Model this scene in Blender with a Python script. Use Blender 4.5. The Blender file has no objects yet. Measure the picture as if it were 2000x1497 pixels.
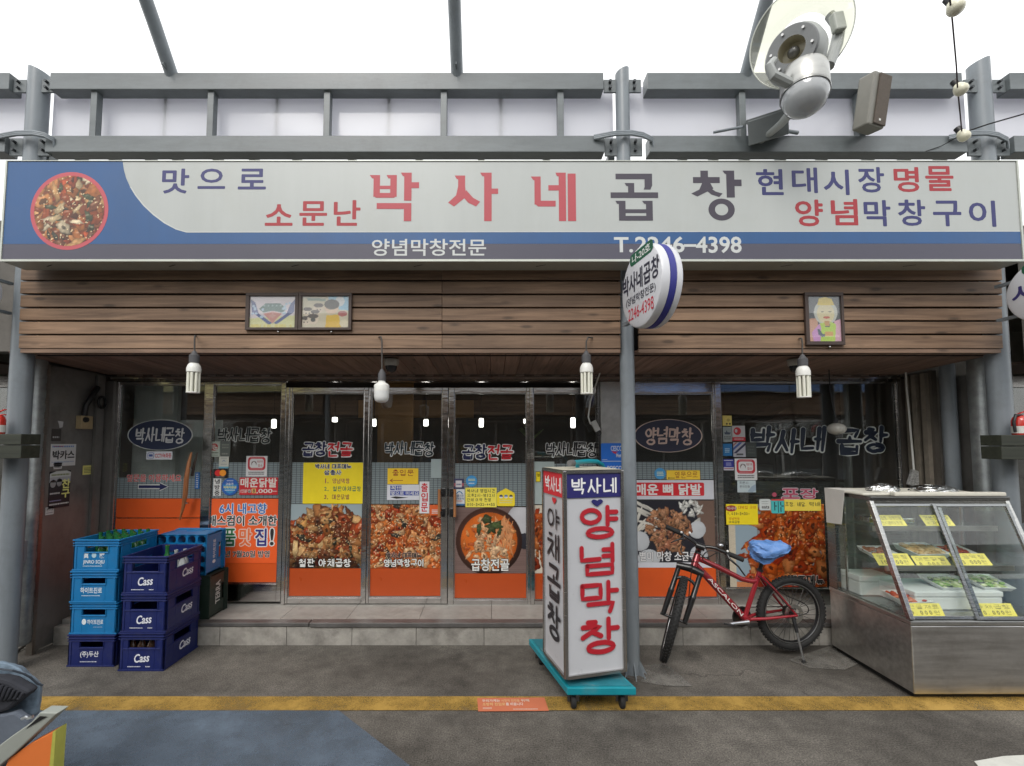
import bpy, math, random
import numpy as np
from mathutils import Vector, Matrix
random.seed(7)
SC = bpy.context.scene
C = SC.collection
R = math.radians
# ------------------------------------------------------------------ camera
F = 900.0; PX0 = 960.0; PITCH = R(3.4); HZ = 862.0
PY0 = HZ - F*math.tan(PITCH)
CAMZ = 1.65
cam_d = bpy.data.cameras.new('camera'); cam = bpy.data.objects.new('camera', cam_d); C.objects.link(cam)
cam.location = (0, 0, CAMZ); cam.rotation_euler = (R(90)+PITCH, 0, 0)
cam_d.sensor_width = 36; cam_d.lens = F/2000*36
cam_d.shift_x = (1000-PX0)/2000; cam_d.shift_y = (PY0-748.5)/2000
cam_d.clip_start = .05; cam_d.clip_end = 2000
SC.camera = cam
# ------------------------------------------------------------------ light: bright overcast
W_ = bpy.data.worlds.new('World'); SC.world = W_; W_.use_nodes = True
nt = W_.node_tree; nt.nodes.clear()
wo = nt.nodes.new('ShaderNodeOutputWorld'); bg = nt.nodes.new('ShaderNodeBackground')
sky = nt.nodes.new('ShaderNodeTexSky'); sky.sky_type = 'NISHITA'; sky.sun_disc = False
SUN_EL = R(46); SUN_ROT = R(200)
sky.sun_elevation = SUN_EL; sky.sun_rotation = SUN_ROT; sky.air_density = 1.0; sky.dust_density = 3.0
mx = nt.nodes.new('ShaderNodeMix'); mx.data_type = 'RGBA'; mx.inputs[0].default_value = .85
mx.inputs[7].default_value = (8.1, 8.12, 8.0, 1)
nt.links.new(sky.outputs[0], mx.inputs[6]); nt.links.new(mx.outputs[2], bg.inputs[0])
bg.inputs[1].default_value = .13
nt.links.new(bg.outputs[0], wo.inputs[0])
sun_d = bpy.data.lights.new('sun', 'SUN'); sun_d.energy = 1.05; sun_d.angle = R(28); sun_d.color = (1, .97, .93)
sun = bpy.data.objects.new('sun', sun_d); C.objects.link(sun)
sdir = Vector((math.sin(SUN_ROT)*math.cos(SUN_EL), math.cos(SUN_ROT)*math.cos(SUN_EL), math.sin(SUN_EL)))
sun.rotation_euler = sdir.to_track_quat('Z', 'Y').to_euler(); sun.location = (0, -2, 12)
vs = SC.view_settings; vs.view_transform = 'Standard'; vs.look = 'None'; vs.exposure = .76; vs.gamma = 1; vs.use_curve_mapping = False
SC.cycles.use_denoising = True; SC.cycles.max_bounces = 8; SC.cycles.transparent_max_bounces = 24
SC.cycles.sample_clamp_indirect = 6
# ------------------------------------------------------------------ pixel of the photograph -> point of the place
def ray(px, py):
    a = (px-PX0)/F; b = (PY0-py)/F
    return Vector((a, math.cos(PITCH)-b*math.sin(PITCH), math.sin(PITCH)+b*math.cos(PITCH)))
CAMP = Vector((0, 0, CAMZ))
def U(px, py, Y): d = ray(px, py); return CAMP + d*(Y/d.y)
def G(px, py, Z=0.): d = ray(px, py); return CAMP + d*((Z-CAMZ)/d.z)
def UX(px, py, X): d = ray(px, py); return CAMP + d*(X/d.x)
# ------------------------------------------------------------------ colour helpers
def lin(v):
    v /= 255.; return v/12.92 if v <= .04045 else ((v+.055)/1.055)**2.4
def col(r, g, b, k=1.0): return tuple(min(.88, lin(c)*k) for c in (r, g, b))
# ------------------------------------------------------------------ materials (all procedural)
MATS = {}
def nd(t, typ, **kw):
    n = t.nodes.new(typ)
    for k, v in kw.items():
        if k.startswith('i'): n.inputs[int(k[1:])].default_value = v
        else: setattr(n, k, v)
    return n
def base(name):
    m = bpy.data.materials.new(name); m.use_nodes = True; t = m.node_tree
    return m, t, t.nodes['Principled BSDF']
def pm(name, c, rough=.5, metal=0., var=.12, scale=6., bump=.0, bscale=60., stretch=(1,1,1), dirt=0., dirtc=(.05,.045,.04), rvar=.1, spec=.5, coat=0., island=0.):
    if name in MATS: return MATS[name]
    m, t, p = base(name); L = t.links
    tc = nd(t, 'ShaderNodeTexCoord'); mp = nd(t, 'ShaderNodeMapping'); mp.inputs[3].default_value = stretch
    L.new(tc.outputs['Object'], mp.inputs[0])
    no = nd(t, 'ShaderNodeTexNoise'); no.inputs['Scale'].default_value = scale; no.inputs['Detail'].default_value = 6; no.inputs['Roughness'].default_value = .65
    L.new(mp.outputs[0], no.inputs['Vector'])
    mr = nd(t, 'ShaderNodeMapRange'); mr.inputs[1].default_value = .25; mr.inputs[2].default_value = .75
    mr.inputs[3].default_value = 1-var; mr.inputs[4].default_value = 1+var
    L.new(no.outputs[0], mr.inputs[0])
    mul = nd(t, 'ShaderNodeMix', data_type='RGBA', blend_type='MULTIPLY'); mul.inputs[0].default_value = 1
    mul.inputs[6].default_value = (*c, 1); L.new(mr.outputs[0], mul.inputs[7])
    out = mul.outputs[2]
    if island:
        ge = nd(t, 'ShaderNodeNewGeometry'); r2 = nd(t, 'ShaderNodeMapRange'); r2.inputs[3].default_value = 1-island; r2.inputs[4].default_value = 1+island
        L.new(ge.outputs['Random Per Island'], r2.inputs[0])
        m2 = nd(t, 'ShaderNodeMix', data_type='RGBA', blend_type='MULTIPLY'); m2.inputs[0].default_value = 1
        L.new(out, m2.inputs[6]); L.new(r2.outputs[0], m2.inputs[7]); out = m2.outputs[2]
    if dirt:
        n2 = nd(t, 'ShaderNodeTexNoise'); n2.inputs['Scale'].default_value = scale*.7+1.3; n2.inputs['Detail'].default_value = 8; n2.inputs['Roughness'].default_value = .7
        L.new(tc.outputs['Object'], n2.inputs['Vector'])
        r3 = nd(t, 'ShaderNodeMapRange'); r3.inputs[1].default_value = .5; r3.inputs[2].default_value = .8; r3.inputs[3].default_value = 0; r3.inputs[4].default_value = dirt
        L.new(n2.outputs[0], r3.inputs[0])
        m3 = nd(t, 'ShaderNodeMix', data_type='RGBA'); L.new(r3.outputs[0], m3.inputs[0]); L.new(out, m3.inputs[6]); m3.inputs[7].default_value = (*dirtc, 1); out = m3.outputs[2]
    L.new(out, p.inputs['Base Color'])
    rr = nd(t, 'ShaderNodeMapRange'); rr.inputs[3].default_value = max(.03, rough-rvar); rr.inputs[4].default_value = min(1, rough+rvar)
    L.new(no.outputs[0], rr.inputs[0]); L.new(rr.outputs[0], p.inputs['Roughness'])
    p.inputs['Metallic'].default_value = metal; p.inputs['Specular IOR Level'].default_value = spec; p.inputs['Coat Weight'].default_value = coat
    if bump:
        nb = nd(t, 'ShaderNodeTexNoise'); nb.inputs['Scale'].default_value = bscale; nb.inputs['Detail'].default_value = 4
        L.new(mp.outputs[0], nb.inputs['Vector'])
        bp = nd(t, 'ShaderNodeBump'); bp.inputs['Strength'].default_value = bump; bp.inputs['Distance'].default_value = .01
        L.new(nb.outputs[0], bp.inputs['Height']); L.new(bp.outputs[0], p.inputs['Normal'])
    MATS[name] = m; return m
def flat(c, rough=.55, name=None):          # printed colour / vinyl
    key = name or 'print_%d_%d_%d' % tuple(int(x*999) for x in c)
    return pm(key, c, rough, var=.05, scale=14, rvar=.06)
def emit(name, c, s):
    if name in MATS: return MATS[name]
    m, t, p = base(name); p.inputs['Base Color'].default_value = (.8, .8, .8, 1)
    p.inputs['Emission Color'].default_value = (*c, 1); p.inputs['Emission Strength'].default_value = s
    MATS[name] = m; return m
def glassy(name, tint=(1,1,1), haze=0., rough=.0, gain=1.0):
    if name in MATS: return MATS[name]
    m, t, p = base(name); L = t.links; t.nodes.remove(p); out = t.nodes['Material Output']
    tr = nd(t, 'ShaderNodeBsdfTransparent'); tr.inputs[0].default_value = (*tint, 1)
    gl = nd(t, 'ShaderNodeBsdfGlossy'); gl.inputs['Roughness'].default_value = rough
    lw = nd(t, 'ShaderNodeLayerWeight'); lw.inputs[0].default_value = .5; pw = nd(t, 'ShaderNodeMath', operation='POWER'); pw.inputs[1].default_value = 5; L.new(lw.outputs['Facing'], pw.inputs[0]); fr = nd(t, 'ShaderNodeMath', operation='MULTIPLY_ADD'); fr.inputs[1].default_value = .95; fr.inputs[2].default_value = .05; L.new(pw.outputs[0], fr.inputs[0])
    no = nd(t, 'ShaderNodeTexNoise'); no.inputs['Scale'].default_value = 1.1
    bp = nd(t, 'ShaderNodeBump'); bp.inputs['Strength'].default_value = .05; bp.inputs['Distance'].default_value = .05
    tc = nd(t, 'ShaderNodeTexCoord'); L.new(tc.outputs['Object'], no.inputs['Vector']); L.new(no.outputs[0], bp.inputs['Height']); L.new(bp.outputs[0], gl.inputs['Normal'])
    mu = nd(t, 'ShaderNodeMath', operation='MULTIPLY'); mu.inputs[1].default_value = gain; L.new(fr.outputs[0], mu.inputs[0])
    a = nd(t, 'ShaderNodeMixShader'); L.new(mu.outputs[0], a.inputs[0]); L.new(tr.outputs[0], a.inputs[1]); L.new(gl.outputs[0], a.inputs[2])
    last = a.outputs[0]
    if haze:
        df = nd(t, 'ShaderNodeBsdfDiffuse'); df.inputs[0].default_value = (.75, .75, .72, 1)
        b = nd(t, 'ShaderNodeMixShader'); b.inputs[0].default_value = haze; L.new(last, b.inputs[1]); L.new(df.outputs[0], b.inputs[2]); last = b.outputs[0]
    L.new(last, out.inputs[0]); MATS[name] = m; return m
def steel(name='brushed_steel', c=(.52,.51,.5), rough=.24, stretch=(.6,.6,14), bump=.05, dirt=.25):
    return pm(name, c, rough, 1.0, var=.18, scale=5, bump=bump, bscale=7, stretch=stretch, dirt=dirt, dirtc=(.16,.14,.12), rvar=.12)
def wood(name, c1, c2, axis=0, rough=.55, scale=1.0):
    if name in MATS: return MATS[name]
    m, t, p = base(name); L = t.links
    tc = nd(t, 'ShaderNodeTexCoord'); mp = nd(t, 'ShaderNodeMapping')
    s = [26*scale]*3; s[axis] = 1.3*scale; mp.inputs[3].default_value = s
    ge = nd(t, 'ShaderNodeNewGeometry'); ad = nd(t, 'ShaderNodeVectorMath', operation='ADD'); sc = nd(t, 'ShaderNodeMath', operation='MULTIPLY'); sc.inputs[1].default_value = 9.3
    L.new(ge.outputs['Random Per Island'], sc.inputs[0]); L.new(tc.outputs['Object'], ad.inputs[0]); L.new(sc.outputs[0], ad.inputs[1]); L.new(ad.outputs[0], mp.inputs[0])
    no = nd(t, 'ShaderNodeTexNoise'); no.inputs['Scale'].default_value = 1.0; no.inputs['Detail'].default_value = 7; no.inputs['Roughness'].default_value = .6; no.inputs['Distortion'].default_value = .9
    L.new(mp.outputs[0], no.inputs['Vector'])
    cr = nd(t, 'ShaderNodeValToRGB'); cr.color_ramp.elements[0].position = .32; cr.color_ramp.elements[0].color = (*c1, 1); cr.color_ramp.elements[1].position = .68; cr.color_ramp.elements[1].color = (*c2, 1)
    L.new(no.outputs[0], cr.inputs[0])
    # knots
    vo = nd(t, 'ShaderNodeTexVoronoi'); vo.inputs['Scale'].default_value = 1.0
    mp2 = nd(t, 'ShaderNodeMapping'); s2 = [9.]*3; s2[axis] = 2.6; mp2.inputs[3].default_value = s2; L.new(ad.outputs[0], mp2.inputs[0]); L.new(mp2.outputs[0], vo.inputs['Vector'])
    kr = nd(t, 'ShaderNodeMapRange'); kr.inputs[1].default_value = .07; kr.inputs[2].default_value = .16; kr.inputs[3].default_value = .45; kr.inputs[4].default_value = 1; L.new(vo.outputs['Distance'], kr.inputs[0])
    ir = nd(t, 'ShaderNodeMapRange'); ir.inputs[3].default_value = .8; ir.inputs[4].default_value = 1.18; L.new(ge.outputs['Random Per Island'], ir.inputs[0])
    # long grey weathering
    wn = nd(t, 'ShaderNodeTexNoise'); wn.inputs['Scale'].default_value = 1.4; wn.inputs['Detail'].default_value = 5; L.new(tc.outputs['Object'], wn.inputs['Vector'])
    wr = nd(t, 'ShaderNodeMapRange'); wr.inputs[1].default_value = .3; wr.inputs[2].default_value = .7; wr.inputs[3].default_value = .72; wr.inputs[4].default_value = 1.15; L.new(wn.outputs[0], wr.inputs[0])
    k1 = nd(t, 'ShaderNodeMath', operation='MULTIPLY'); L.new(kr.outputs[0], k1.inputs[0]); L.new(ir.outputs[0], k1.inputs[1])
    k2 = nd(t, 'ShaderNodeMath', operation='MULTIPLY'); L.new(k1.outputs[0], k2.inputs[0]); L.new(wr.outputs[0], k2.inputs[1])
    mu = nd(t, 'ShaderNodeMix', data_type='RGBA', blend_type='MULTIPLY'); mu.inputs[0].default_value = 1; L.new(cr.outputs[0], mu.inputs[6]); L.new(k2.outputs[0], mu.inputs[7])
    L.new(mu.outputs[2], p.inputs['Base Color']); p.inputs['Roughness'].default_value = rough
    bp = nd(t, 'ShaderNodeBump'); bp.inputs['Strength'].default_value = .25; bp.inputs['Distance'].default_value = .004; L.new(no.outputs[0], bp.inputs['Height']); L.new(bp.outputs[0], p.inputs['Normal'])
    MATS[name] = m; return m
def worn_paint(name, c, cover=.5, rough=.75, soft=.12, scale=5., under=None):
    m, t, p = base(name); L = t.links; out = t.nodes['Material Output']
    tc = nd(t, 'ShaderNodeTexCoord')
    n1 = nd(t, 'ShaderNodeTexNoise'); n1.inputs['Scale'].default_value = scale; n1.inputs['Detail'].default_value = 9; n1.inputs['Roughness'].default_value = .72; L.new(tc.outputs['Object'], n1.inputs['Vector'])
    n2 = nd(t, 'ShaderNodeTexNoise'); n2.inputs['Scale'].default_value = 160; n2.inputs['Detail'].default_value = 3; L.new(tc.outputs['Object'], n2.inputs['Vector'])
    ad = nd(t, 'ShaderNodeMath', operation='MULTIPLY_ADD'); ad.inputs[1].default_value = .35; L.new(n2.outputs[0], ad.inputs[0]); L.new(n1.outputs[0], ad.inputs[2])
    mr = nd(t, 'ShaderNodeMapRange'); mr.inputs[1].default_value = .68-cover*.4-soft; mr.inputs[2].default_value = .68-cover*.4+soft; mr.inputs[3].default_value = 0; mr.inputs[4].default_value = 1; L.new(ad.outputs[0], mr.inputs[0])
    vr = nd(t, 'ShaderNodeMapRange'); vr.inputs[3].default_value = .65; vr.inputs[4].default_value = 1.25; L.new(n1.outputs[0], vr.inputs[0])
    mu = nd(t, 'ShaderNodeMix', data_type='RGBA', blend_type='MULTIPLY'); mu.inputs[0].default_value = 1; mu.inputs[6].default_value = (*c, 1); L.new(vr.outputs[0], mu.inputs[7]); L.new(mu.outputs[2], p.inputs['Base Color'])
    p.inputs['Roughness'].default_value = rough
    tr = nd(t, 'ShaderNodeBsdfTransparent'); ms = nd(t, 'ShaderNodeMixShader'); L.new(mr.outputs[0], ms.inputs[0]); L.new(tr.outputs[0], ms.inputs[1]); L.new(p.outputs[0], ms.inputs[2]); L.new(ms.outputs[0], out.inputs[0])
    MATS[name] = m; return m
def painted(name, rough=.4):                 # printed picture held in a colour attribute
    if name in MATS: return MATS[name]
    m, t, p = base(name); at = nd(t, 'ShaderNodeAttribute'); at.attribute_name = 'Col'; t.links.new(at.outputs[0], p.inputs['Base Color']); p.inputs['Roughness'].default_value = rough
    MATS[name] = m; return m
# ------------------------------------------------------------------ mesh builder
WO = {}                                       # world origin of every object built in place
class MB:
    def __init__(s, M=None): s.v = []; s.f = []; s.mi = []; s.cur = 0; s.M = M
    def add(s, vs_, fs):
        n = len(s.v)
        s.v += [tuple(s.M @ Vector(p)) if s.M else tuple(p) for p in vs_]
        for f in fs: s.f.append([i+n for i in f]); s.mi.append(s.cur)
        return s
    def m(s, i): s.cur = i; return s
    def box(s, x0, x1, y0, y1, z0, z1):
        return s.add([(x0,y0,z0),(x1,y0,z0),(x1,y1,z0),(x0,y1,z0),(x0,y0,z1),(x1,y0,z1),(x1,y1,z1),(x0,y1,z1)],
                     [(0,3,2,1),(4,5,6,7),(0,1,5,4),(1,2,6,5),(2,3,7,6),(3,0,4,7)])
    def bar(s, p0, p1, w, h, up=(0,0,1)):
        p0 = Vector(p0); p1 = Vector(p1); d = (p1-p0).normalized(); r = d.cross(Vector(up))
        if r.length < 1e-4: r = d.cross(Vector((0,1,0)))
        r.normalize(); u = r.cross(d); q = []
        for p in (p0, p1):
            for a, b in ((-1,-1),(1,-1),(1,1),(-1,1)): q.append(p + r*(a*w/2) + u*(b*h/2))
        return s.add(q, [(0,3,2,1),(4,5,6,7),(0,1,5,4),(1,2,6,5),(2,3,7,6),(3,0,4,7)])
    def quad(s, a, b, c, d): return s.add([a,b,c,d], [(0,1,2,3)])
    def slab(s, pts, n, th):                  # planar polygon extruded along n
        n = Vector(n)*th; k = len(pts); P = [Vector(p) for p in pts]
        return s.add(P+[p+n for p in P], [tuple(range(k)), tuple(range(2*k-1, k-1, -1))]+[(i, k+i, k+(i+1) % k, (i+1) % k) for i in range(k)])
    def cyl(s, p0, p1, r0, r1=None, n=16, caps=True):
        r1 = r0 if r1 is None else r1
        return s.tube([p0, p1], [r0, r1], n, caps)
    def tube(s, pts, r, n=8, caps=True, closed=False):
        P = [Vector(p) for p in pts]; k = len(P); rr = r if isinstance(r, (list, tuple)) else [r]*k
        V = []; ref = None
        for i in range(k):
            if closed: d = P[(i+1) % k]-P[i-1]
            else: d = P[min(i+1, k-1)]-P[max(i-1, 0)]
            d.normalize()
            if ref is None:
                ref = Vector((0,0,1)) if abs(d.z) < .9 else Vector((1,0,0))
            a = (ref - d*ref.dot(d)).normalized(); b = d.cross(a); ref = a
            for j in range(n):
                t = 2*math.pi*j/n; V.append(P[i]+(a*math.cos(t)+b*math.sin(t))*rr[i])
        fs = []
        for i in range(k if closed else k-1):
            i2 = (i+1) % k
            for j in range(n): fs.append((i*n+j, i*n+(j+1) % n, i2*n+(j+1) % n, i2*n+j))
        if caps and not closed: fs += [tuple(range(n-1, -1, -1)), tuple(range((k-1)*n, k*n))]
        return s.add(V, fs)
    def lathe(s, prof, o=(0,0,0), ax=(0,0,1), n=24):
        o = Vector(o); d = Vector(ax).normalized(); a = d.orthogonal().normalized(); b = d.cross(a); V = []; fs = []
        for r, h in prof:
            for j in range(n):
                t = 2*math.pi*j/n; V.append(o+d*h+(a*math.cos(t)+b*math.sin(t))*max(r, 1e-5))
        for i in range(len(prof)-1):
            for j in range(n): fs.append((i*n+j, i*n+(j+1) % n, (i+1)*n+(j+1) % n, (i+1)*n+j))
        return s.add(V, fs)
    def torus(s, c, ax, R_, r, n=40, m=10):
        c = Vector(c); d = Vector(ax).normalized(); a = d.orthogonal().normalized(); b = d.cross(a)
        return s.tube([c+(a*math.cos(2*math.pi*i/n)+b*math.sin(2*math.pi*i/n))*R_ for i in range(n)], r, m, closed=True)
    def ball(s, c, r, n=16, m=10, sc=(1,1,1)):
        c = Vector(c); V = []; fs = []
        for i in range(m+1):
            t = math.pi*i/m
            for j in range(n):
                p = 2*math.pi*j/n; V.append(c+Vector((math.sin(t)*math.cos(p)*sc[0], math.sin(t)*math.sin(p)*sc[1], math.cos(t)*sc[2]))*r)
        for i in range(m):
            for j in range(n): fs.append((i*n+j, (i+1)*n+j, (i+1)*n+(j+1) % n, i*n+(j+1) % n))
        return s.add(V, fs)
    def build(s, name, mat, parent=None, smooth=None, bevel=0., label=None, local=False, origin=None):
        if not s.v: return None
        if parent is not None and parent in WO and WO[parent] is None: local = True
        arr = np.array(s.v)
        if local: org = Vector((0,0,0))
        elif origin is not None: org = Vector(origin)
        else:
            lo = arr.min(0); hi = arr.max(0); org = Vector(((lo[0]+hi[0])/2, (lo[1]+hi[1])/2, lo[2]))
        me = bpy.data.meshes.new(name); me.from_pydata([tuple(p) for p in arr-np.array(org)], [], s.f)
        for m_ in (mat if isinstance(mat, list) else [mat]): me.materials.append(m_)
        if isinstance(mat, list): me.polygons.foreach_set('material_index', s.mi)
        me.update()
        if smooth is not None:
            me.polygons.foreach_set('use_smooth', [True]*len(me.polygons)); me.set_sharp_from_angle(angle=R(smooth))
        o = bpy.data.objects.new(name, me); C.objects.link(o); WO[o] = None if local else org
        if parent is not None:
            o.parent = parent
            if not local: o.location = org-WO[parent]
        else: o.location = org
        if bevel:
            b = o.modifiers.new('bevel', 'BEVEL'); b.width = bevel; b.segments = 2; b.limit_method = 'ANGLE'; b.angle_limit = R(40)
        if label: o['label'] = label
        return o
def tag(o, label, cat, group=None):
    o['label'] = label; o['category'] = cat
    if group: o['group'] = group
    return o
def struct(o): o['kind'] = 'structure'; return o
def thing(name, label, cat, loc=None, group=None):
    o = bpy.data.objects.new(name, None); C.objects.link(o); o.empty_display_size = .1
    if loc is None: WO[o] = None
    else: o.location = loc; WO[o] = Vector(loc)
    return tag(o, label, cat, group)
def dup(o, loc=None, rotz=None, label=None):
    def rec(s, par):
        c = s.copy(); C.objects.link(c)
        if par: c.parent = par
        for ch in list(s.children): rec(ch, c)
        return c
    r = rec(o, None)
    if loc is not None: r.location = loc
    if rotz is not None: r.rotation_euler = (0, 0, rotz)
    if label: r['label'] = label
    return r
# ------------------------------------------------------------------ flat frames (for anything printed or lettered)
class Fr:
    def __init__(s, bl, br, tl, lift=0.):
        s.o = Vector(bl); u = Vector(br)-s.o; v = Vector(tl)-s.o; s.w = u.length; s.h = v.length; s.u = u/s.w; s.v = v/s.h
        s.n = s.u.cross(s.v).normalized(); s.o = s.o+s.n*lift
    def p(s, x, y, z=0.): return s.o+s.u*x+s.v*y+s.n*z
    def sub(s, u0, v0, u1, v1):               # fractions, v counted from the top
        f = Fr.__new__(Fr); f.o = s.p(u0*s.w, (1-v1)*s.h); f.w = (u1-u0)*s.w; f.h = (v1-v0)*s.h; f.u = s.u; f.v = s.v; f.n = s.n; return f
    def up(s, d): f = Fr.__new__(Fr); f.__dict__.update(s.__dict__); f.o = s.o+s.n*d; return f
def FR(x0, y0, x1, y1, Y):
    xm = (x0+x1)/2; ym = (y0+y1)/2
    t = U(xm, y0, Y); b = U(xm, y1, Y); l = U(x0, ym, Y).x; r = U(x1, ym, Y).x
    return Fr((l, Y, b.z), (r, Y, b.z), (l, Y, t.z))
def plate(mb, f, th=.002, z=0.): return mb.slab([f.p(0,0,z), f.p(f.w,0,z), f.p(f.w,f.h,z), f.p(0,f.h,z)], f.n, th)
def rplate(mb, f, r, th=.002, z=0., n=5):
    pts = []
    for cx, cy, a0 in ((f.w-r, r, -90), (f.w-r, f.h-r, 0), (r, f.h-r, 90), (r, r, 180)):
        for i in range(n+1): a = R(a0+90*i/n); pts.append(f.p(cx+r*math.cos(a), cy+r*math.sin(a), z))
    return mb.slab(pts, f.n, th)
def oval(mb, f, th=.002, z=0., k=1., n=48):
    return mb.slab([f.p(f.w/2*(1+k*math.cos(2*math.pi*i/n)), f.h/2*(1+k*math.sin(2*math.pi*i/n)), z) for i in range(n)], f.n, th)
GC = {}
def glyph(sx, bold=0.):
    k = (sx, bold)
    if k not in GC:
        cu = bpy.data.curves.new('t', 'FONT'); cu.body = sx; cu.offset = bold; cu.resolution_u = 3; cu.fill_mode = 'FRONT'
        o = bpy.data.objects.new('t', cu); C.objects.link(o); me = bpy.data.meshes.new_from_object(o)
        n = len(me.vertices); a = np.zeros(n*3); me.vertices.foreach_get('co', a); a = a.reshape(-1, 3)
        fs = [tuple(p.vertices) for p in me.polygons]
        bpy.data.objects.remove(o); bpy.data.curves.remove(cu); bpy.data.meshes.remove(me)
        GC[k] = (a, fs)
    return GC[k]
def text(mb, sx, f, bold=.0, z=.0006, fit=True):
    spread = 0.
    if bold > .021: spread = bold; bold = 0.
    a, fs = glyph(sx, bold)
    a0, _ = glyph(sx, 0.)                     # keep outline copies registered with their fill
    if not len(a): return mb
    lo = a0.min(0); hi = a0.max(0); W, H = hi[0]-lo[0], hi[1]-lo[1]
    kx = f.w/max(W, 1e-4); ky = f.h/max(H, 1e-4)
    if not fit: kx = ky = min(kx, ky)
    ox = (f.w-W*kx)/2; oy = (f.h-H*ky)/2
    offs = [(0, 0)]
    if spread: r_ = spread*max(W, H)/max(len(sx), 1)*min(kx, ky); offs = [(r_*math.cos(k*math.pi/4), r_*math.sin(k*math.pi/4)) for k in range(8)]
    for i, (ex, ey) in enumerate(offs): mb.add([f.p(ox+ex+(x-lo[0])*kx, oy+ey+(y-lo[1])*ky, z+i*.00003) for x, y, _ in a], fs)
    return mb
# ---- stroke lettering for the hand-drawn and brushed signs
JL = 'ㄱㄲㄴㄷㄸㄹㅁㅂㅃㅅㅆㅇㅈㅉㅊㅋㅌㅍㅎ'
JT = ' ㄱㄲㄳㄴㄵㄶㄷㄹㄺㄻㄼㄽㄾㄿㅀㅁㅂㅄㅅㅆㅇㅈㅊㅋㅌㅍㅎ'
SPL = {'ㄲ':'ㄱㄱ','ㄸ':'ㄷㄷ','ㅃ':'ㅂㅂ','ㅆ':'ㅅㅅ','ㅉ':'ㅈㅈ','ㄺ':'ㄹㄱ','ㄻ':'ㄹㅁ','ㄼ':'ㄹㅂ','ㄵ':'ㄴㅈ','ㄶ':'ㄴㅎ','ㅄ':'ㅂㅅ','ㅀ':'ㄹㅎ','ㄳ':'ㄱㅅ'}
def circ(cx, cy, rx, ry, n=20): return [(cx+rx*math.sin(2*math.pi*i/n), cy+ry*math.cos(2*math.pi*i/n)) for i in range(n+1)]
JS = {'ㄱ':[[(0,1),(1,1),(.86,0)]],'ㄴ':[[(0,1),(0,0),(1,.04)]],'ㄷ':[[(1,1),(0,1),(0,0),(1,0)]],
 'ㄹ':[[(0,1),(1,1),(1,.52),(0,.52),(0,0),(1,0)]],'ㅁ':[[(0,1),(1,1),(1,0),(0,0),(0,1)]],'ㅂ':[[(0,1),(0,0),(1,0),(1,1)],[(0,.5),(1,.5)]],
 'ㅅ':[[(.5,1),(.42,.5),(0,0)],[(.46,.58),(1,.02)]],'ㅇ':[circ(.5,.5,.5,.5)],'ㅈ':[[(.02,1),(.95,1),(.5,.5),(0,0)],[(.52,.5),(1,.02)]],
 'ㅊ':[[(.3,1.05),(.7,1.05)],[(.02,.72),(.95,.72),(.5,.36),(0,0)],[(.52,.36),(1,.02)]],'ㅋ':[[(0,1),(1,1),(.86,0)],[(0,.5),(.93,.52)]],
 'ㅌ':[[(1,1),(0,1),(0,0),(1,0)],[(0,.5),(.92,.5)]],'ㅍ':[[(0,1),(1,1)],[(0,0),(1,0)],[(.3,1),(.3,0)],[(.7,1),(.7,0)]],
 'ㅎ':[[(.32,1.08),(.68,1.08)],[(0,.78),(1,.78)],circ(.5,.28,.36,.3)]}
def jamo(j, x0, y0, x1, y1):
    if j in SPL:
        m_ = (x0+x1)/2; g = (x1-x0)*.06
        return jamo(SPL[j][0], x0, y0, m_-g, y1)+jamo(SPL[j][1], m_+g, y0, x1, y1)
    return [[(x0+(x1-x0)*a, y0+(y1-y0)*b) for a, b in s] for s in JS.get(j, [])]
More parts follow.
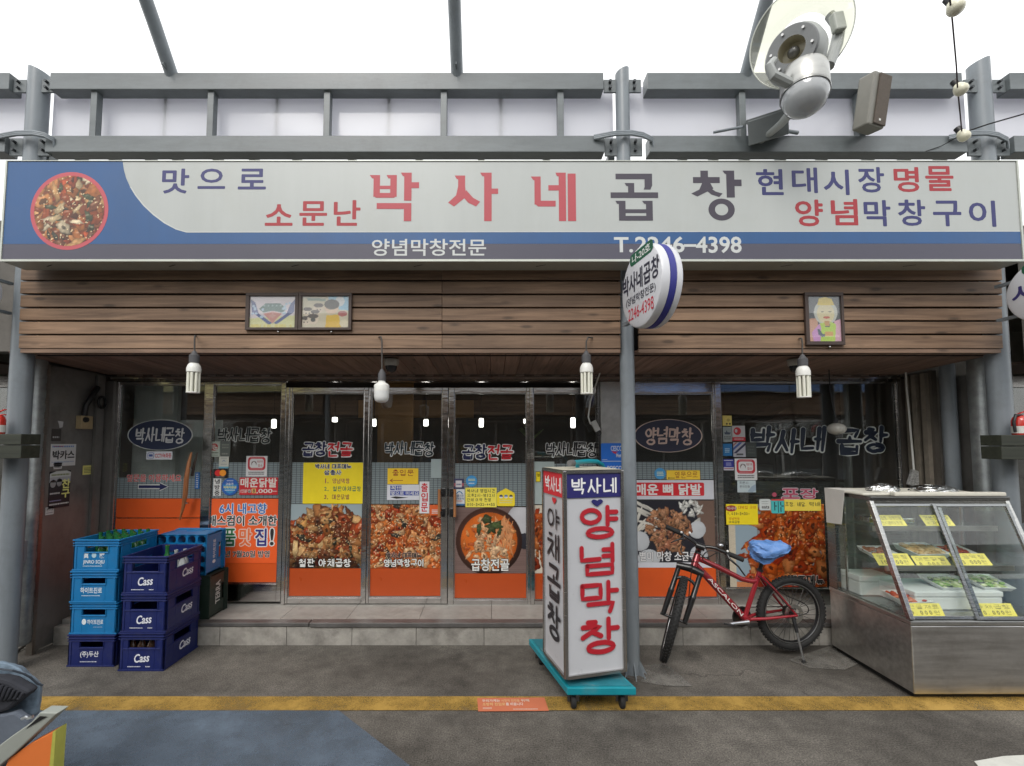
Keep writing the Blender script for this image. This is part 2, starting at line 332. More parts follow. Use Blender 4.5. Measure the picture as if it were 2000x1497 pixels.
def syll(c):
    k = ord(c)-0xAC00; l = JL[k//588]; v = k % 588//28; t = JT[k % 28]; S = []; fin = t != ' '
    yb = .40 if fin else .04
    def vert(v, xa, xb, y0, y1):
        m_ = (y0+y1)/2; q = []
        if v == 0: q = [[(xa,y1),(xa,y0)],[(xa,m_),(xb,m_)]]
        elif v == 2: q = [[(xa,y1),(xa,y0)],[(xa,m_+.13),(xb,m_+.13)],[(xa,m_-.1),(xb,m_-.1)]]
        elif v == 1: q = [[(xa-.02,y1-.03),(xa-.02,y0+.03)],[(xa-.02,m_),(xb-.08,m_)],[(xb-.04,y1),(xb-.04,y0)]]
        elif v == 4: q = [[(xb-.1,y1),(xb-.1,y0)],[(xb-.1,m_),(xa-.1,m_)]]
        elif v == 6: q = [[(xb-.1,y1),(xb-.1,y0)],[(xb-.1,m_+.12),(xa-.1,m_+.12)],[(xb-.1,m_-.1),(xa-.1,m_-.1)]]
        elif v == 5: q = [[(xa,y1-.03),(xa,y0+.03)],[(xa,m_),(xa-.14,m_)],[(xb-.03,y1),(xb-.03,y0)]]
        elif v == 20: q = [[((xa+xb)/2,y1),((xa+xb)/2,y0)]]
        else: q = [[(xa,y1),(xa,y0)]]
        return q
    def hori(v, y, x0=.04, x1=.96):
        b = [[(x0,y),(x1,y)]]; up = .17; c_ = (x0+x1)/2; w = (x1-x0)*.17
        if v == 8: b += [[(c_,y),(c_,y+up)]]
        if v == 12: b += [[(c_-w,y),(c_-w,y+up)],[(c_+w,y),(c_+w,y+up)]]
        if v == 13: b += [[(c_,y),(c_,y-up)]]
        if v == 17: b += [[(c_-w,y),(c_-w,y-up)],[(c_+w,y),(c_+w,y-up)]]
        return b
    if v in (0,1,2,3,4,5,6,7,20):
        S += jamo(l, .06, yb+.08, .52, .9) + vert(v, .72, .95, yb, .98)
    elif v in (8,12,13,17,18):
        if fin: S += jamo(l, .18, .68, .82, .96)+hori(v, .5 if v in (8,12,18) else .52)
        else: S += jamo(l, .16, .5, .84, .96)+hori(v, .14 if v in (8,12) else (.28 if v == 18 else .34))
    else:
        h = {9:8,10:8,11:8,14:13,15:13,16:13,19:18}[v]; vv = {9:0,10:1,11:20,14:4,15:5,16:20,19:20}[v]
        S += jamo(l, .1, yb+.3, .52, .94)+hori(h, yb+.12, .02, .62)+vert(vv, .78, .97, yb, .98)
    if fin: S += jamo(t, .2, .0, .84, .28)
    return S
def ribbon(mb, f, pts, th, z, taper=0., rnd=True):
    P = [Vector((a, b)) for a, b in pts]; Q = []
    for i, p in enumerate(P):                 # resample so corners are followed
        if i:
            n = max(1, int((p-P[i-1]).length/(th*.8))); Q += [P[i-1].lerp(p, k/n) for k in range(1, n+1)]
        else: Q.append(p)
    closed = (Q[0]-Q[-1]).length < 1e-6
    k = len(Q); Lf = []; Rt = []
    for i in range(k):
        if closed: d = Q[(i+1) % (k-1)]-Q[(i-1) % (k-1)]
        else: d = Q[min(i+1, k-1)]-Q[max(i-1, 0)]
        if d.length < 1e-9: d = Vector((1, 0))
        d.normalize(); nn = Vector((-d.y, d.x)); t = i/max(1, k-1)
        w = th/2*(1+taper*(.5-t)*1.6)
        Lf.append(Q[i]+nn*w); Rt.append(Q[i]-nn*w)
    V = []; fs = []
    for i in range(k): V += [f.p(Lf[i].x, Lf[i].y, z), f.p(Rt[i].x, Rt[i].y, z)]
    for i in range(k-1): fs.append((2*i, 2*i+1, 2*i+3, 2*i+2))
    if rnd and not closed:
        for e, i0 in ((0, 0), (1, k-1)):
            c_ = Q[i0]; a0 = (Lf[i0]-c_); rr = a0.length; an = math.atan2(a0.y, a0.x); sg = 1 if e == 0 else -1
            b = len(V); arc = [c_+Vector((math.cos(an+sg*math.pi*j/6), math.sin(an+sg*math.pi*j/6)))*rr for j in range(7)]
            V += [f.p(q.x, q.y, z) for q in arc]; fs.append(tuple(range(b, b+7)))
    mb.add(V, fs)
def hand(mb, sx, f, th=.1, z=.0006, slant=0., jit=0., taper=0., rnd=True, gap=.1, stack=False, fatten=0.):
    """hangul from strokes: th is a fraction of the cell height"""
    cells = []; x = 0.
    for ch in sx:
        if ch == ' ': x += .45; continue
        w = 1. if '\uac00' <= ch <= '\ud7a3' else .62
        cells.append((ch, x, w)); x += w+gap
    tot = x-gap; rng = random.Random(sum(map(ord, sx)))
    n = 0
    for i, (ch, cx, w) in enumerate(cells):
        if stack: ch_h = f.h/len(sx); ox, oy, sxx, syy = 0, f.h-(i+1)*ch_h+ch_h*.05, f.w, ch_h*.9
        else: ox, oy, sxx, syy = cx/tot*f.w, 0, f.w*w/tot, f.h
        t_ = th*min(syy, sxx*1.25)
        if '\uac00' <= ch <= '\ud7a3':
            jx, jy = rng.uniform(-jit, jit), rng.uniform(-jit, jit)
            for st in syll(ch):
                q = [(ox+sxx*(a*.94+.03+jx+slant*(b-.5)+rng.uniform(-jit, jit)*.35), oy+syy*(b*.9+.05+jy+rng.uniform(-jit, jit)*.35)) for a, b in st]
                if len(st) > 15: q[-1] = q[0]
                ribbon(mb, f, q, t_+fatten, z+n*.00004, taper, rnd); n += 1
        else:
            h = .3 if ch in '.,-~' else .86
            text(mb, ch, Fr(f.p(ox, oy+(syy*.38 if ch in '-~' else syy*.06)), f.p(ox+sxx*(.35 if ch in '.,!' else .8), oy+(syy*.38 if ch in '-~' else syy*.06)), f.p(ox, oy+syy*(.06+h if ch not in '-~' else .46)+(0 if ch not in '.,' else -syy*.15))), .02+fatten*6, z, fit=ch in '-~')
    return mb
# ------------------------------------------------------------------ printed pictures, painted cell by cell
class Canvas:
    def __init__(s, w, h, c, seed=1): s.w = w; s.h = h; s.a = np.tile(np.array(c, float), (h, w, 1)); s.r = np.random.RandomState(seed)
    def blob(s, cx, cy, rx, ry, an, c, hole=0., holec=None, edge=.55, shade=.5, spec=.0, wob=.12, tex=.12):
        R_ = int(max(rx, ry)*1.35)+2; x0, x1 = max(0, int(cx-R_)), min(s.w, int(cx+R_)); y0, y1 = max(0, int(cy-R_)), min(s.h, int(cy+R_))
        if x0 >= x1 or y0 >= y1: return
        X, Y = np.meshgrid(np.arange(x0, x1)+.5-cx, np.arange(y0, y1)+.5-cy); ca, sa = math.cos(an), math.sin(an)
        u = (X*ca+Y*sa)/rx; v = (-X*sa+Y*ca)/ry; ph = np.arctan2(v, u); p, q = s.r.uniform(0, 6.28, 2)
        r = np.sqrt(u*u+v*v)*(1+wob*np.sin(2*ph+p)+wob*.6*np.sin(5*ph+q))
        l = -(X*.45+Y*.8)/max(rx, ry); f1, f2 = s.r.uniform(2, 7, 2)
        sh = (1-shade*.3+shade*.75*l)*(1-edge*np.clip(r, 0, 1)**5)*(1+tex*s.r.uniform(-1, 1, r.shape))*(1+tex*1.6*np.sin(u*f1+p)*np.sin(v*f2+q))
        m = r < 1; reg = s.a[y0:y1, x0:x1]; cc = np.array(c)
        reg[m] = (cc*np.clip(sh, .06, 2.2)[..., None])[m]
        if hole:
            hm = r < hole; hc = np.array(holec if holec is not None else cc*.18); reg[hm] = (hc*(1+.5*l)[..., None].clip(.3, 1.5))[hm]
        if spec:
            for _ in range(3):
                a, b_ = s.r.uniform(-.6, .5)*rx, s.r.uniform(-.7, .2)*ry
                sp = np.exp(-(((X-a)/(.10*rx+.7))**2+((Y-b_)/(.07*ry+.6))**2))*spec*s.r.uniform(.3, 1)
                reg[m] = (reg+sp[..., None]*np.array([1, .85, .65]))[m]
    def pile(s, n, pal, r0, r1, x0=0, x1=None, y0=0, y1=None, hole=.3, spec=.35, sesame=0, flatten=.7, keep=None):
        x1 = s.w if x1 is None else x1; y1 = s.h if y1 is None else y1; P = np.array(pal)
        for i in range(n):
            cx, cy = s.r.uniform(x0, x1), s.r.uniform(y0, y1)
            if keep and not keep(cx, cy): continue
            rr = s.r.uniform(r0, r1); c = P[s.r.randint(len(P))]*s.r.uniform(.7, 1.25)
            hl = s.r.rand() < hole; s.blob(cx, cy, rr*(1 if hl else 1.25), rr*(s.r.uniform(.75, 1) if hl else s.r.uniform(.35, .8)), s.r.uniform(0, 3.14), c, hole=(s.r.uniform(.25, .45) if hl else 0), spec=spec*s.r.uniform(.2, 1.1), edge=.7, shade=.5, wob=.2, tex=.15)
        for i in range(sesame):
            cx, cy = s.r.uniform(x0, x1), s.r.uniform(y0, y1)
            if keep and not keep(cx, cy): continue
            s.blob(cx, cy, 1.1, .8, s.r.uniform(0, 3), (.75, .6, .38), edge=.2, shade=.2, tex=0)
        return s
    def mesh(s, name, f, parent=None, z=.003, rough=.4, mask=None, smooth=True):
        H, W = s.h, s.w; xs = (np.arange(W))/(W-1)*f.w; ys = f.h-(np.arange(H))/(H-1)*f.h
        gx, gy = np.meshgrid(xs, ys); o = np.array(f.o); P = o+gx[..., None]*np.array(f.u)+gy[..., None]*np.array(f.v)+np.array(f.n)*z
        P = P.reshape(-1, 3); idx = np.arange(H*W).reshape(H, W)
        q = np.stack([idx[1:, :-1], idx[1:, 1:], idx[:-1, 1:], idx[:-1, :-1]], -1)
        if mask is not None: q = q[mask(*np.meshgrid((np.arange(W-1)+.5)/(W-1), (np.arange(H-1)+.5)/(H-1)))]
        q = q.reshape(-1, 4)
        mb = MB(); mb.v = [tuple(p) for p in P]; mb.f = [list(map(int, k)) for k in q]; mb.mi = [0]*len(mb.f)
        ob = mb.build(name, painted('print_gloss' if rough < .5 else 'print_matt', rough), parent)
        at = ob.data.color_attributes.new('Col', 'FLOAT_COLOR', 'POINT')
        a4 = np.ones((H*W, 4)); pc = s.a.reshape(-1, 3); lu = pc @ np.array([.3,.55,.15]); pc = lu[:, None]+(pc-lu[:, None])*1.12; a4[:, :3] = np.clip(pc*1.08, 0.004, .85); at.data.foreach_set('color', a4.ravel())
        return ob
# ------------------------------------------------------------------ stickers, notices and posters
def sticker(name, label, cat, f, c, items=(), r=0., th=.0025, parent=None, group=None, rim=None, shape=None, rough=.45):
    """items: (kind, text, u0, v0, u1, v1, colour, options)"""
    t = thing(name, label, cat, f.p(f.w/2, 0), group)
    b = MB()
    if shape == 'oval': oval(b, f, th)
    elif shape: b.slab([f.p(x*f.w, (1-y)*f.h) for x, y in shape], f.n, th)
    elif r: rplate(b, f, r, th)
    else: plate(b, f, th)
    b.build('sheet', flat(c, rough), t)
    by = {}; order = []
    z = th+.0004
    for it in items:
        kind, s_, u0, v0, u1, v1, cc = it[:7]; op = it[7] if len(it) > 7 else {}
        g = f.sub(u0, v0, u1, v1); nm = 'lettering' if kind in ('t', 'h') else 'printed_shape'
        key = (nm, cc)
        if key not in by: by[key] = MB(); order.append(key)
        mb = by[key]
        if kind == 't':
            if op.get('out'):
                k2 = ('lettering_outline', op['out'])
                if k2 not in by: by[k2] = MB(); order.append(k2)
                text(by[k2], s_, g, op.get('b', .02)+op.get('ob', .05)*1.7, z)
                text(mb, s_, g, op.get('b', .02), z+.0007)
            else: text(mb, s_, g, op.get('b', .015), z+op.get('z', 0))
        elif kind == 'h':
            if op.get('out'):
                k2 = ('lettering_outline', op['out'])
                if k2 not in by: by[k2] = MB(); order.append(k2)
                hand(by[k2], s_, g, op.get('th', .1)+op.get('ob', .1), z, jit=op.get('j', .02), slant=op.get('sl', 0))
                hand(mb, s_, g, op.get('th', .1), z+.0022, jit=op.get('j', .02), slant=op.get('sl', 0))
            else: hand(mb, s_, g, op.get('th', .1), z+op.get('z', 0), jit=op.get('j', .02), slant=op.get('sl', 0), stack=op.get('stack', False))
        elif kind == 'r': plate(mb, g, .0004, th+op.get('z', 0))
        elif kind == 'rr': rplate(mb, g, min(g.w, g.h)*op.get('r', .25), .0004, th+op.get('z', 0))
        elif kind == 'o': oval(mb, g, .0004, th+op.get('z', 0))
        elif kind == 'p': mb.slab([g.p(x*g.w, (1-y)*g.h, th+op.get('z', 0)) for x, y in op['pts']], g.n, .0004)
        elif kind == 'l': # fine unreadable print: rows of short dashes
            rng = random.Random(int(u0*997+v0*131)); rows = op.get('n', 2)
            for k in range(rows):
                y = g.h*(1-(k+.5)/rows); x = 0.
                while x < g.w*.96:
                    w = min(g.w-x, g.h/rows*rng.uniform(.3, .6)); hh = g.h/rows*.55
                    plate(mb, Fr(g.p(x, y-hh/2), g.p(x+w, y-hh/2), g.p(x, y+hh/2)), .0003, th+op.get('z', .0002)); x += w*1.35
    for key in order:
        by[key].build(key[0], flat(key[1]), t)
    return t
# ================================================================== THE SETTING
def mat_asphalt():
    m, t, p = base('asphalt'); L = t.links
    tc = nd(t, 'ShaderNodeTexCoord')
    def noise(s, d=6, r=.6):
        n = nd(t, 'ShaderNodeTexNoise'); n.inputs['Scale'].default_value = s; n.inputs['Detail'].default_value = d; n.inputs['Roughness'].default_value = r; L.new(tc.outputs['Object'], n.inputs['Vector']); return n
    big = noise(.9, 7, .62); mid = noise(9, 6, .7); fine = noise(120, 3, .6)
    cr = nd(t, 'ShaderNodeValToRGB'); e = cr.color_ramp.elements; e[0].position = .33; e[0].color = (.048,.043,.037,1); e[1].position = .68; e[1].color = (.155,.142,.124,1)
    L.new(big.outputs[0], cr.inputs[0])
    r1 = nd(t, 'ShaderNodeMapRange'); r1.inputs[1].default_value=.3; r1.inputs[2].default_value=.7; r1.inputs[3].default_value=.72; r1.inputs[4].default_value=1.25; L.new(mid.outputs[0], r1.inputs[0])
    r2 = nd(t, 'ShaderNodeMapRange'); r2.inputs[1].default_value=.3; r2.inputs[2].default_value=.72; r2.inputs[3].default_value=.42; r2.inputs[4].default_value=1.7; L.new(fine.outputs[0], r2.inputs[0])
    mm = nd(t, 'ShaderNodeMath', operation='MULTIPLY'); L.new(r1.outputs[0], mm.inputs[0]); L.new(r2.outputs[0], mm.inputs[1])
    # pale grit and dark oil drops
    vo = nd(t, 'ShaderNodeTexVoronoi'); vo.inputs['Scale'].default_value = 34; L.new(tc.outputs['Object'], vo.inputs['Vector'])
    gr = nd(t, 'ShaderNodeMapRange'); gr.inputs[1].default_value=.0; gr.inputs[2].default_value=.085; gr.inputs[3].default_value=1.0; gr.inputs[4].default_value=0; L.new(vo.outputs['Distance'], gr.inputs[0])
    gs = nd(t, 'ShaderNodeMath', operation='GREATER_THAN'); gs.inputs[1].default_value=.72; sr = nd(t, 'ShaderNodeSeparateColor'); L.new(vo.outputs['Color'], sr.inputs[0]); L.new(sr.outputs[0], gs.inputs[0])
    gm = nd(t, 'ShaderNodeMath', operation='MULTIPLY'); L.new(gr.outputs[0], gm.inputs[0]); L.new(gs.outputs[0], gm.inputs[1])
    v2 = nd(t, 'ShaderNodeTexVoronoi'); v2.inputs['Scale'].default_value = 1.7; v2.inputs['Randomness'].default_value=1; L.new(tc.outputs['Object'], v2.inputs['Vector'])
    wob = nd(t, 'ShaderNodeMath', operation='MULTIPLY_ADD'); wob.inputs[1].default_value=.25; L.new(mid.outputs[0], wob.inputs[0]); L.new(v2.outputs['Distance'], wob.inputs[2])
    oil = nd(t, 'ShaderNodeMapRange'); oil.inputs[1].default_value=.2; oil.inputs[2].default_value=.3; oil.inputs[3].default_value=.62; oil.inputs[4].default_value=1; L.new(wob.outputs[0], oil.inputs[0])
    mo = nd(t, 'ShaderNodeMath', operation='MULTIPLY'); L.new(mm.outputs[0], mo.inputs[0]); L.new(oil.outputs[0], mo.inputs[1])
    mu = nd(t, 'ShaderNodeMix', data_type='RGBA', blend_type='MULTIPLY'); mu.inputs[0].default_value=1; L.new(cr.outputs[0], mu.inputs[6]); L.new(mo.outputs[0], mu.inputs[7])
    mg = nd(t, 'ShaderNodeMix', data_type='RGBA'); L.new(gm.outputs[0], mg.inputs[0]); L.new(mu.outputs[2], mg.inputs[6]); mg.inputs[7].default_value=(.3,.28,.25,1)
    p.inputs['Roughness'].default_value=.82; p.inputs['Specular IOR Level'].default_value=.35
    wv = noise(2.2, 4, .6); wv2 = nd(t, 'ShaderNodeMix', data_type='RGBA'); wv2.inputs[0].default_value = .35; L.new(tc.outputs['Object'], wv2.inputs[6]); L.new(wv.outputs[1], wv2.inputs[7])
    ve = nd(t, 'ShaderNodeTexVoronoi'); ve.feature = 'DISTANCE_TO_EDGE'; ve.inputs['Scale'].default_value = 1.15; L.new(wv2.outputs[2], ve.inputs['Vector'])
    ck = nd(t, 'ShaderNodeMapRange'); ck.inputs[1].default_value = .003; ck.inputs[2].default_value = .009; ck.inputs[3].default_value = 1; ck.inputs[4].default_value = 0; L.new(ve.outputs['Distance'], ck.inputs[0])
    cm = nd(t, 'ShaderNodeMapRange'); cm.inputs[1].default_value = .5; cm.inputs[2].default_value = .6; cm.inputs[4].default_value = .45; L.new(big.outputs[0], cm.inputs[0]); ckm = nd(t, 'ShaderNodeMath', operation='MULTIPLY'); L.new(ck.outputs[0], ckm.inputs[0]); L.new(cm.outputs[0], ckm.inputs[1])
    mk = nd(t, 'ShaderNodeMix', data_type='RGBA'); L.new(ckm.outputs[0], mk.inputs[0]); L.new(mg.outputs[2], mk.inputs[6]); mk.inputs[7].default_value = (.02,.018,.016,1); L.new(mk.outputs[2], p.inputs['Base Color'])
    bp = nd(t, 'ShaderNodeBump'); bp.inputs['Strength'].default_value=.55; bp.inputs['Distance'].default_value=.006
    sm = nd(t, 'ShaderNodeMath', operation='ADD'); L.new(fine.outputs[0], sm.inputs[0]); L.new(mid.outputs[0], sm.inputs[1]); L.new(sm.outputs[0], bp.inputs['Height']); L.new(bp.outputs[0], p.inputs['Normal'])
    return m
struct(MB().quad((-200,-200,0),(200,-200,0),(200,200,0),(-200,200,0)).build('ground', mat_asphalt(), origin=(0,0,0)))
def ground_sheet(name, pts, z, m, sub=0):
    return struct(MB().slab([(p[0], p[1], z) for p in pts], (0,0,1), .0012).build(name, m))
gx = lambda px, py: (G(px, py).x, G(px, py).y)
ya, yb = G(1000, 1389).y, G(1000, 1362).y
ground_sheet('road_blue_paint', [(-4.6, ya-.004), (G(662,1389).x, ya-.004), (G(800,1497).x, G(800,1497).y), (G(930,1600).x, G(930,1600).y), (-3.0, G(930,1600).y), (-4.6,-.5)], .004,
             worn_paint('blue_road_paint', (.115,.15,.195), .2, scale=2.0, soft=.26))
ground_sheet('road_yellow_line', [(-4.4, ya), (9, ya), (9, yb), (-4.4, yb)], .004, worn_paint('yellow_road_paint', (.38,.235,.05), .17, scale=3.2, soft=.17))
ground_sheet('road_white_marking', [gx(1903,1489), gx(1960,1479), gx(2080,1473), gx(2160,1560), gx(1960,1560)], .004, worn_paint('white_road_paint', (.62,.62,.57), .62, scale=9))
ground_sheet('concrete_patch', [gx(1243,1312), gx(1262,1300), gx(1300,1297), gx(1330,1322), gx(1352,1342), gx(1300,1341), gx(1252,1333)], .004, worn_paint('concrete_skim', (.22,.21,.19), .05, scale=4, soft=.22))
ground_sheet('concrete_apron', [gx(-60,1300), gx(0,1296), gx(60,1262), gx(150,1232), gx(150,1205), gx(60,1236), gx(-60,1240)], .004, worn_paint('concrete_skim_left', (.2,.19,.165), .2, scale=4, soft=.25))
ground_sheet('concrete_scuff', [gx(1540,1290), gx(1625,1262), gx(1680,1296), gx(1650,1310), gx(1580,1306)], .004, worn_paint('concrete_skim_right', (.2,.19,.17), -.05, scale=4, soft=.2))

ST = steel(); STD = steel('dark_steel', (.2,.195,.19), .25, dirt=.4); STP = steel('polished_steel', (.6,.59,.58), .12, (.8,.8,4), .12, .2)
BLK = pm('black_plastic', (.012,.012,.013), .45); RUB = pm('black_rubber', (.015,.015,.015), .8)
WHITE = pm('white_plastic', (.72,.72,.68), .4, var=.05)
YD = 4.24; SZ = .18
def xd(px): return U(px, 960, YD).x
def zd(py, px=960): return U(px, py, YD).z
# ------------------------------------------------------------------ restaurant building
bld = thing('restaurant_building', 'low restaurant with a brown timber fascia, steel framed glass doors and orange door panels', 'building', (0, YD, 0))
WL, WR = -3.557, 3.816
# stone step
b = MB(); cuts = [-3.55, xd(300), -2.2, -1.66, -1.13, -.61, -.06, .45, 1.0, 1.55, 2.1, 2.65, 3.2, 3.8]
for i in range(len(cuts)-1): b.box(cuts[i]+.0015, cuts[i+1]-.0015, 3.83, 3.89, 0, SZ-.032)
b.build('step_riser', pm('granite_riser', (.31,.295,.265), .75, var=.35, scale=7, bump=.3, bscale=90, dirt=.85, dirtc=(.09,.08,.07), island=.1), bld, bevel=.003)
b = MB(); cuts = [-3.55, -2.9, -2.33, -1.75, -1.2, -.6, 0, .6, 1.2, 1.8, 2.4, 3.0, 3.8]
for i in range(len(cuts)-1): b.box(cuts[i]+.0012, cuts[i+1]-.0012, 3.902, 4.42, .0, SZ)
b.build('step_tread', pm('granite_tread', (.31,.30,.275), .6, var=.2, scale=9, bump=.15, bscale=80, dirt=.5, dirtc=(.13,.12,.10), island=.08), bld, bevel=.002)
b = MB(); b.box(xd(610)*.9, xd(1065)*.9+.02, 3.815, 3.90, SZ-.03, SZ+.004); b.box(xd(1065)*.9+.03, 3.0, 3.818, 3.90, SZ-.03, SZ+.003); b.box(-2.6, xd(608)*.9, 3.822, 3.90, SZ-.028, SZ+.002)
b.build('step_nosing', pm('nosing_steel', (.2,.195,.19), .5, .7, var=.25, dirt=.4), bld, bevel=.003)
# interior
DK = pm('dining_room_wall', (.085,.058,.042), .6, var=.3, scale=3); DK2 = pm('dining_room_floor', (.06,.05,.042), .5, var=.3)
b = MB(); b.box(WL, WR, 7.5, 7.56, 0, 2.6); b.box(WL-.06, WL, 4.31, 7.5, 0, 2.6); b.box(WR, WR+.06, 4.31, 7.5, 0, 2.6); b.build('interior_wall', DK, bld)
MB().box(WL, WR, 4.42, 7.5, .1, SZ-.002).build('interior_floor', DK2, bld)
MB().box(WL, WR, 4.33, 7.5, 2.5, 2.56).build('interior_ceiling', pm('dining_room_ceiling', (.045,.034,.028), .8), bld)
TAN = pm('tan_wallpaper', (.5,.27,.1), .6, var=.2, scale=3)
b = MB(); b.box(U(738,800,6.6).x, U(806,800,6.6).x, 6.6, 6.68, SZ, 2.5); b.build('interior_partition', TAN, bld)
b = MB(); b.box(U(700,800,7.3).x, U(925,800,7.3).x, 7.3, 7.38, 2.02, 2.3); b.build('interior_lintel', TAN, bld)
PALE = pm('frosted_panel', (.7,.75,.71), .5, var=.12, scale=2, stretch=(6,6,.4))
b = MB(); b.box(WL+.02, xd(392)-.05, 4.62, 4.64, SZ, 1.86); b.box(WL+.02, WL+.45, 4.55, 4.6, SZ, 2.3); b.build('interior_screen', PALE, bld)
# kitchen behind the big right hand window
KX0, KX1 = xd(1404), WR
b = MB(); b.box(KX0, KX0+.05, 4.36, 7.4, SZ, 2.5); b.build('kitchen_partition', pm('kitchen_partition', (.05,.045,.04), .6), bld)
b = MB(); y_ = 5.3
b.slab([U(1500,822,y_), U(1790,822,y_), U(1790,790,y_), U(1625,765,y_), U(1560,780,y_)], (0,-1,0), -.5); b.build('extractor_hood', pm('hood_brown', (.26,.14,.085), .5, var=.2), bld)
FOIL = pm('crumpled_foil', (.75,.76,.75), .22, 1., var=.2, bump=.9, bscale=35)
b = MB(); b.box(U(1508,840,5.25).x, U(1765,840,5.25).x, 5.2, 5.28, U(1600,842,5.25).z, U(1600,827,5.25).z); b.build('foil_trim', FOIL, bld)
PALE2 = pm('pale_kitchen_wall', (.6,.62,.58), .5, var=.25, scale=3)
b = MB(); b.box(U(1560,900,5.9).x, U(1590,900,5.9).x, 5.9, 5.95, U(1570,935,5.9).z, U(1570,872,5.9).z)
b.slab([U(1646,880,5.6), U(1715,880,5.6), U(1715,935,5.6), U(1660,938,5.6)], (0,1,0), .04); b.build('kitchen_cupboard', PALE2, bld)
b = MB(); b.box(U(1715,800,5.0).x, WR-.02, 4.9, 5.0, SZ, 2.45); b.build('kitchen_pier', pm('kitchen_tile', (.3,.3,.26), .4, var=.3, scale=4), bld)
b = MB(); b.box(U(1440,940,4.9).x, WR-.3, 4.75, 5.3, .2, U(1500,940,4.75).z); b.build('kitchen_counter', STD, bld)
b = MB()
for k in range(4): b.box(U(1450+k*85,900,5.9).x, U(1500+k*85,900,5.9).x, 5.8, 6.1, 1.0, 1.35+.12*(k % 3))
b.build('kitchen_pot_shelf', pm('kitchen_things', (.2,.2,.19), .35, var=.4, scale=5), bld)
# upper wall, roof
b = MB(); b.box(-3.86, WR+.12, 3.46, 3.56, 2.33, 3.35); b.box(-3.86, WR+.12, 3.56, 8.1, 2.62, 3.3); b.box(-3.86, WR+.12, 7.56, 8.1, 0, 2.62)
b.build('wall', pm('render_wall', (.17,.16,.145), .85, var=.2, dirt=.4), bld)
# fascia planks, cut round the slim post
YF = 3.31
PLK = wood('stained_plank', (.120,.070,.041), (.285,.180,.110), 0, .6)
FL = [(522,547),(550.5,573.5),(577,599.5),(603,625.5),(629,652),(655.5,681)]
b = MB(); rng = random.Random(3)
for i, (y0, y1) in enumerate(FL):
    z1 = U(960,y0,YF).z; z0 = U(960,y1,YF).z
    for a, c_ in ((41-i*.9, 863), (863.6, 1212), (1248, 1957+i*.3)):
        xa, xb = U(a,(y0+y1)/2,YF).x, U(c_,(y0+y1)/2,YF).x; j = rng.uniform(-.002, .002)
        b.box(xa, xb, YF+j, YF+.024+j, z0+rng.uniform(-.0015,.0015), z1)
b.build('fascia_planks', PLK, bld, bevel=.002)
zt = U(960,681,YF).z; zq = U(960,689,YF).z
b = MB()
for a, c_ in ((38, 1212), (1248, 1957)): b.box(U(a,685,YF).x, U(c_,685,YF).x, YF+.006, YF+.05, zq, zt-.003)
b.build('fascia_trim', wood('stained_trim', (.13,.08,.05), (.24,.15,.10), 0), bld)
b = MB(); b.box(U(44,600,YF).x, U(1952,600,YF).x, 3.44, 3.457, zq, 3.0); b.build('fascia_backing', pm('dark_backing', (.012,.010,.009), .9), bld)

# soffit boards running back to the doors
SOF = wood('soffit_board', (.15,.095,.07), (.32,.2,.15), 1, .6); b = MB(); n = 62; x0 = -3.56; dx = (WR-.04+3.56)/n
for k in range(n):
    xa, xb = x0+k*dx+.002, x0+(k+1)*dx-.002
    b.add([(xa,YF+.052,zq+.01),(xb,YF+.052,zq+.01),(xb,YD+.02,2.262),(xa,YD+.02,2.262),(xa,YF+.052,zq+.024),(xb,YF+.052,zq+.024),(xb,YD+.02,2.276),(xa,YD+.02,2.276)], [(0,3,2,1),(4,5,6,7),(0,1,5,4),(1,2,6,5),(2,3,7,6),(3,0,4,7)])
b.build('soffit', SOF, bld)
# header
zh1, zh0 = zd(722), zd(746)
b = MB(); b.box(xd(210), xd(1772), YD-.02, YD+.06, zh0, zh1); b.build('door_header', steel('dented_steel', (.3,.29,.28), .16, (2,2,2), .5, .3), bld)
b = MB(); b.box(xd(210), xd(1772), YD-.032, YD-.021, zd(741.5), zd(737.5))
for k in range(44): x = xd(222)+k*.167; b.box(x, x+.075, YD-.027, YD-.0205, zd(733), zd(736))
b.build('header_hinge_strip', STP, bld)
MB().box(WL-.02, WR+.02, YD+.0, YD+.06, zh1, 2.262).build('header_board', pm('header_board', (.03,.024,.02), .8), bld)
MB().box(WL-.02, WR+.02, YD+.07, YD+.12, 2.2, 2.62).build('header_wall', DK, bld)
# side returns
RETM = pm('stained_steel', (.2,.19,.175), .4, .35, var=.3, scale=2.2, bump=.2, bscale=8, stretch=(1.2,1.2,.5), dirt=.75, dirtc=(.06,.05,.045))
b = MB(); b.box(WL-.03, WL, 3.68, YD-.03, 0.02, 2.26); b.build('return_panel', RETM, bld)
b = MB(); b.box(WL-.035, WL+.012, 3.655, 3.68, 0, 2.26)
for k in range(19): b.box(WL-.01, WL+.018, 3.645, 3.654, .1+k*.115, .155+k*.115)
b.build('return_hinge', steel('rusty_steel', (.3,.27,.24), .45, dirt=.8), bld)
b = MB(); b.box(WL-.02, xd(217), YD-.03, YD+.06, 0.0, 2.2); b.box(WL+.004, WL+.028, YD-.13, YD-.05, 0, 2.24); b.build('side_jamb', RETM, bld)
b = MB(); b.box(WR-.02, WR+.02, 3.95, YD+.06, 0, 2.26); b.box(xd(1765), WR-.02, YD-.03, YD+.06, 0, 2.26); b.build('return_panel', pm('aged_return', (.085,.075,.062), .6, var=.4, scale=3, dirt=.6), bld)
b = MB()
for y, c_ in ((4.17, 0), (4.09, 0), (4.0, 0)): b.box(WR-.04-.015*(y < 4.1), WR-.02, y-.022, y+.02, 0, 2.24)
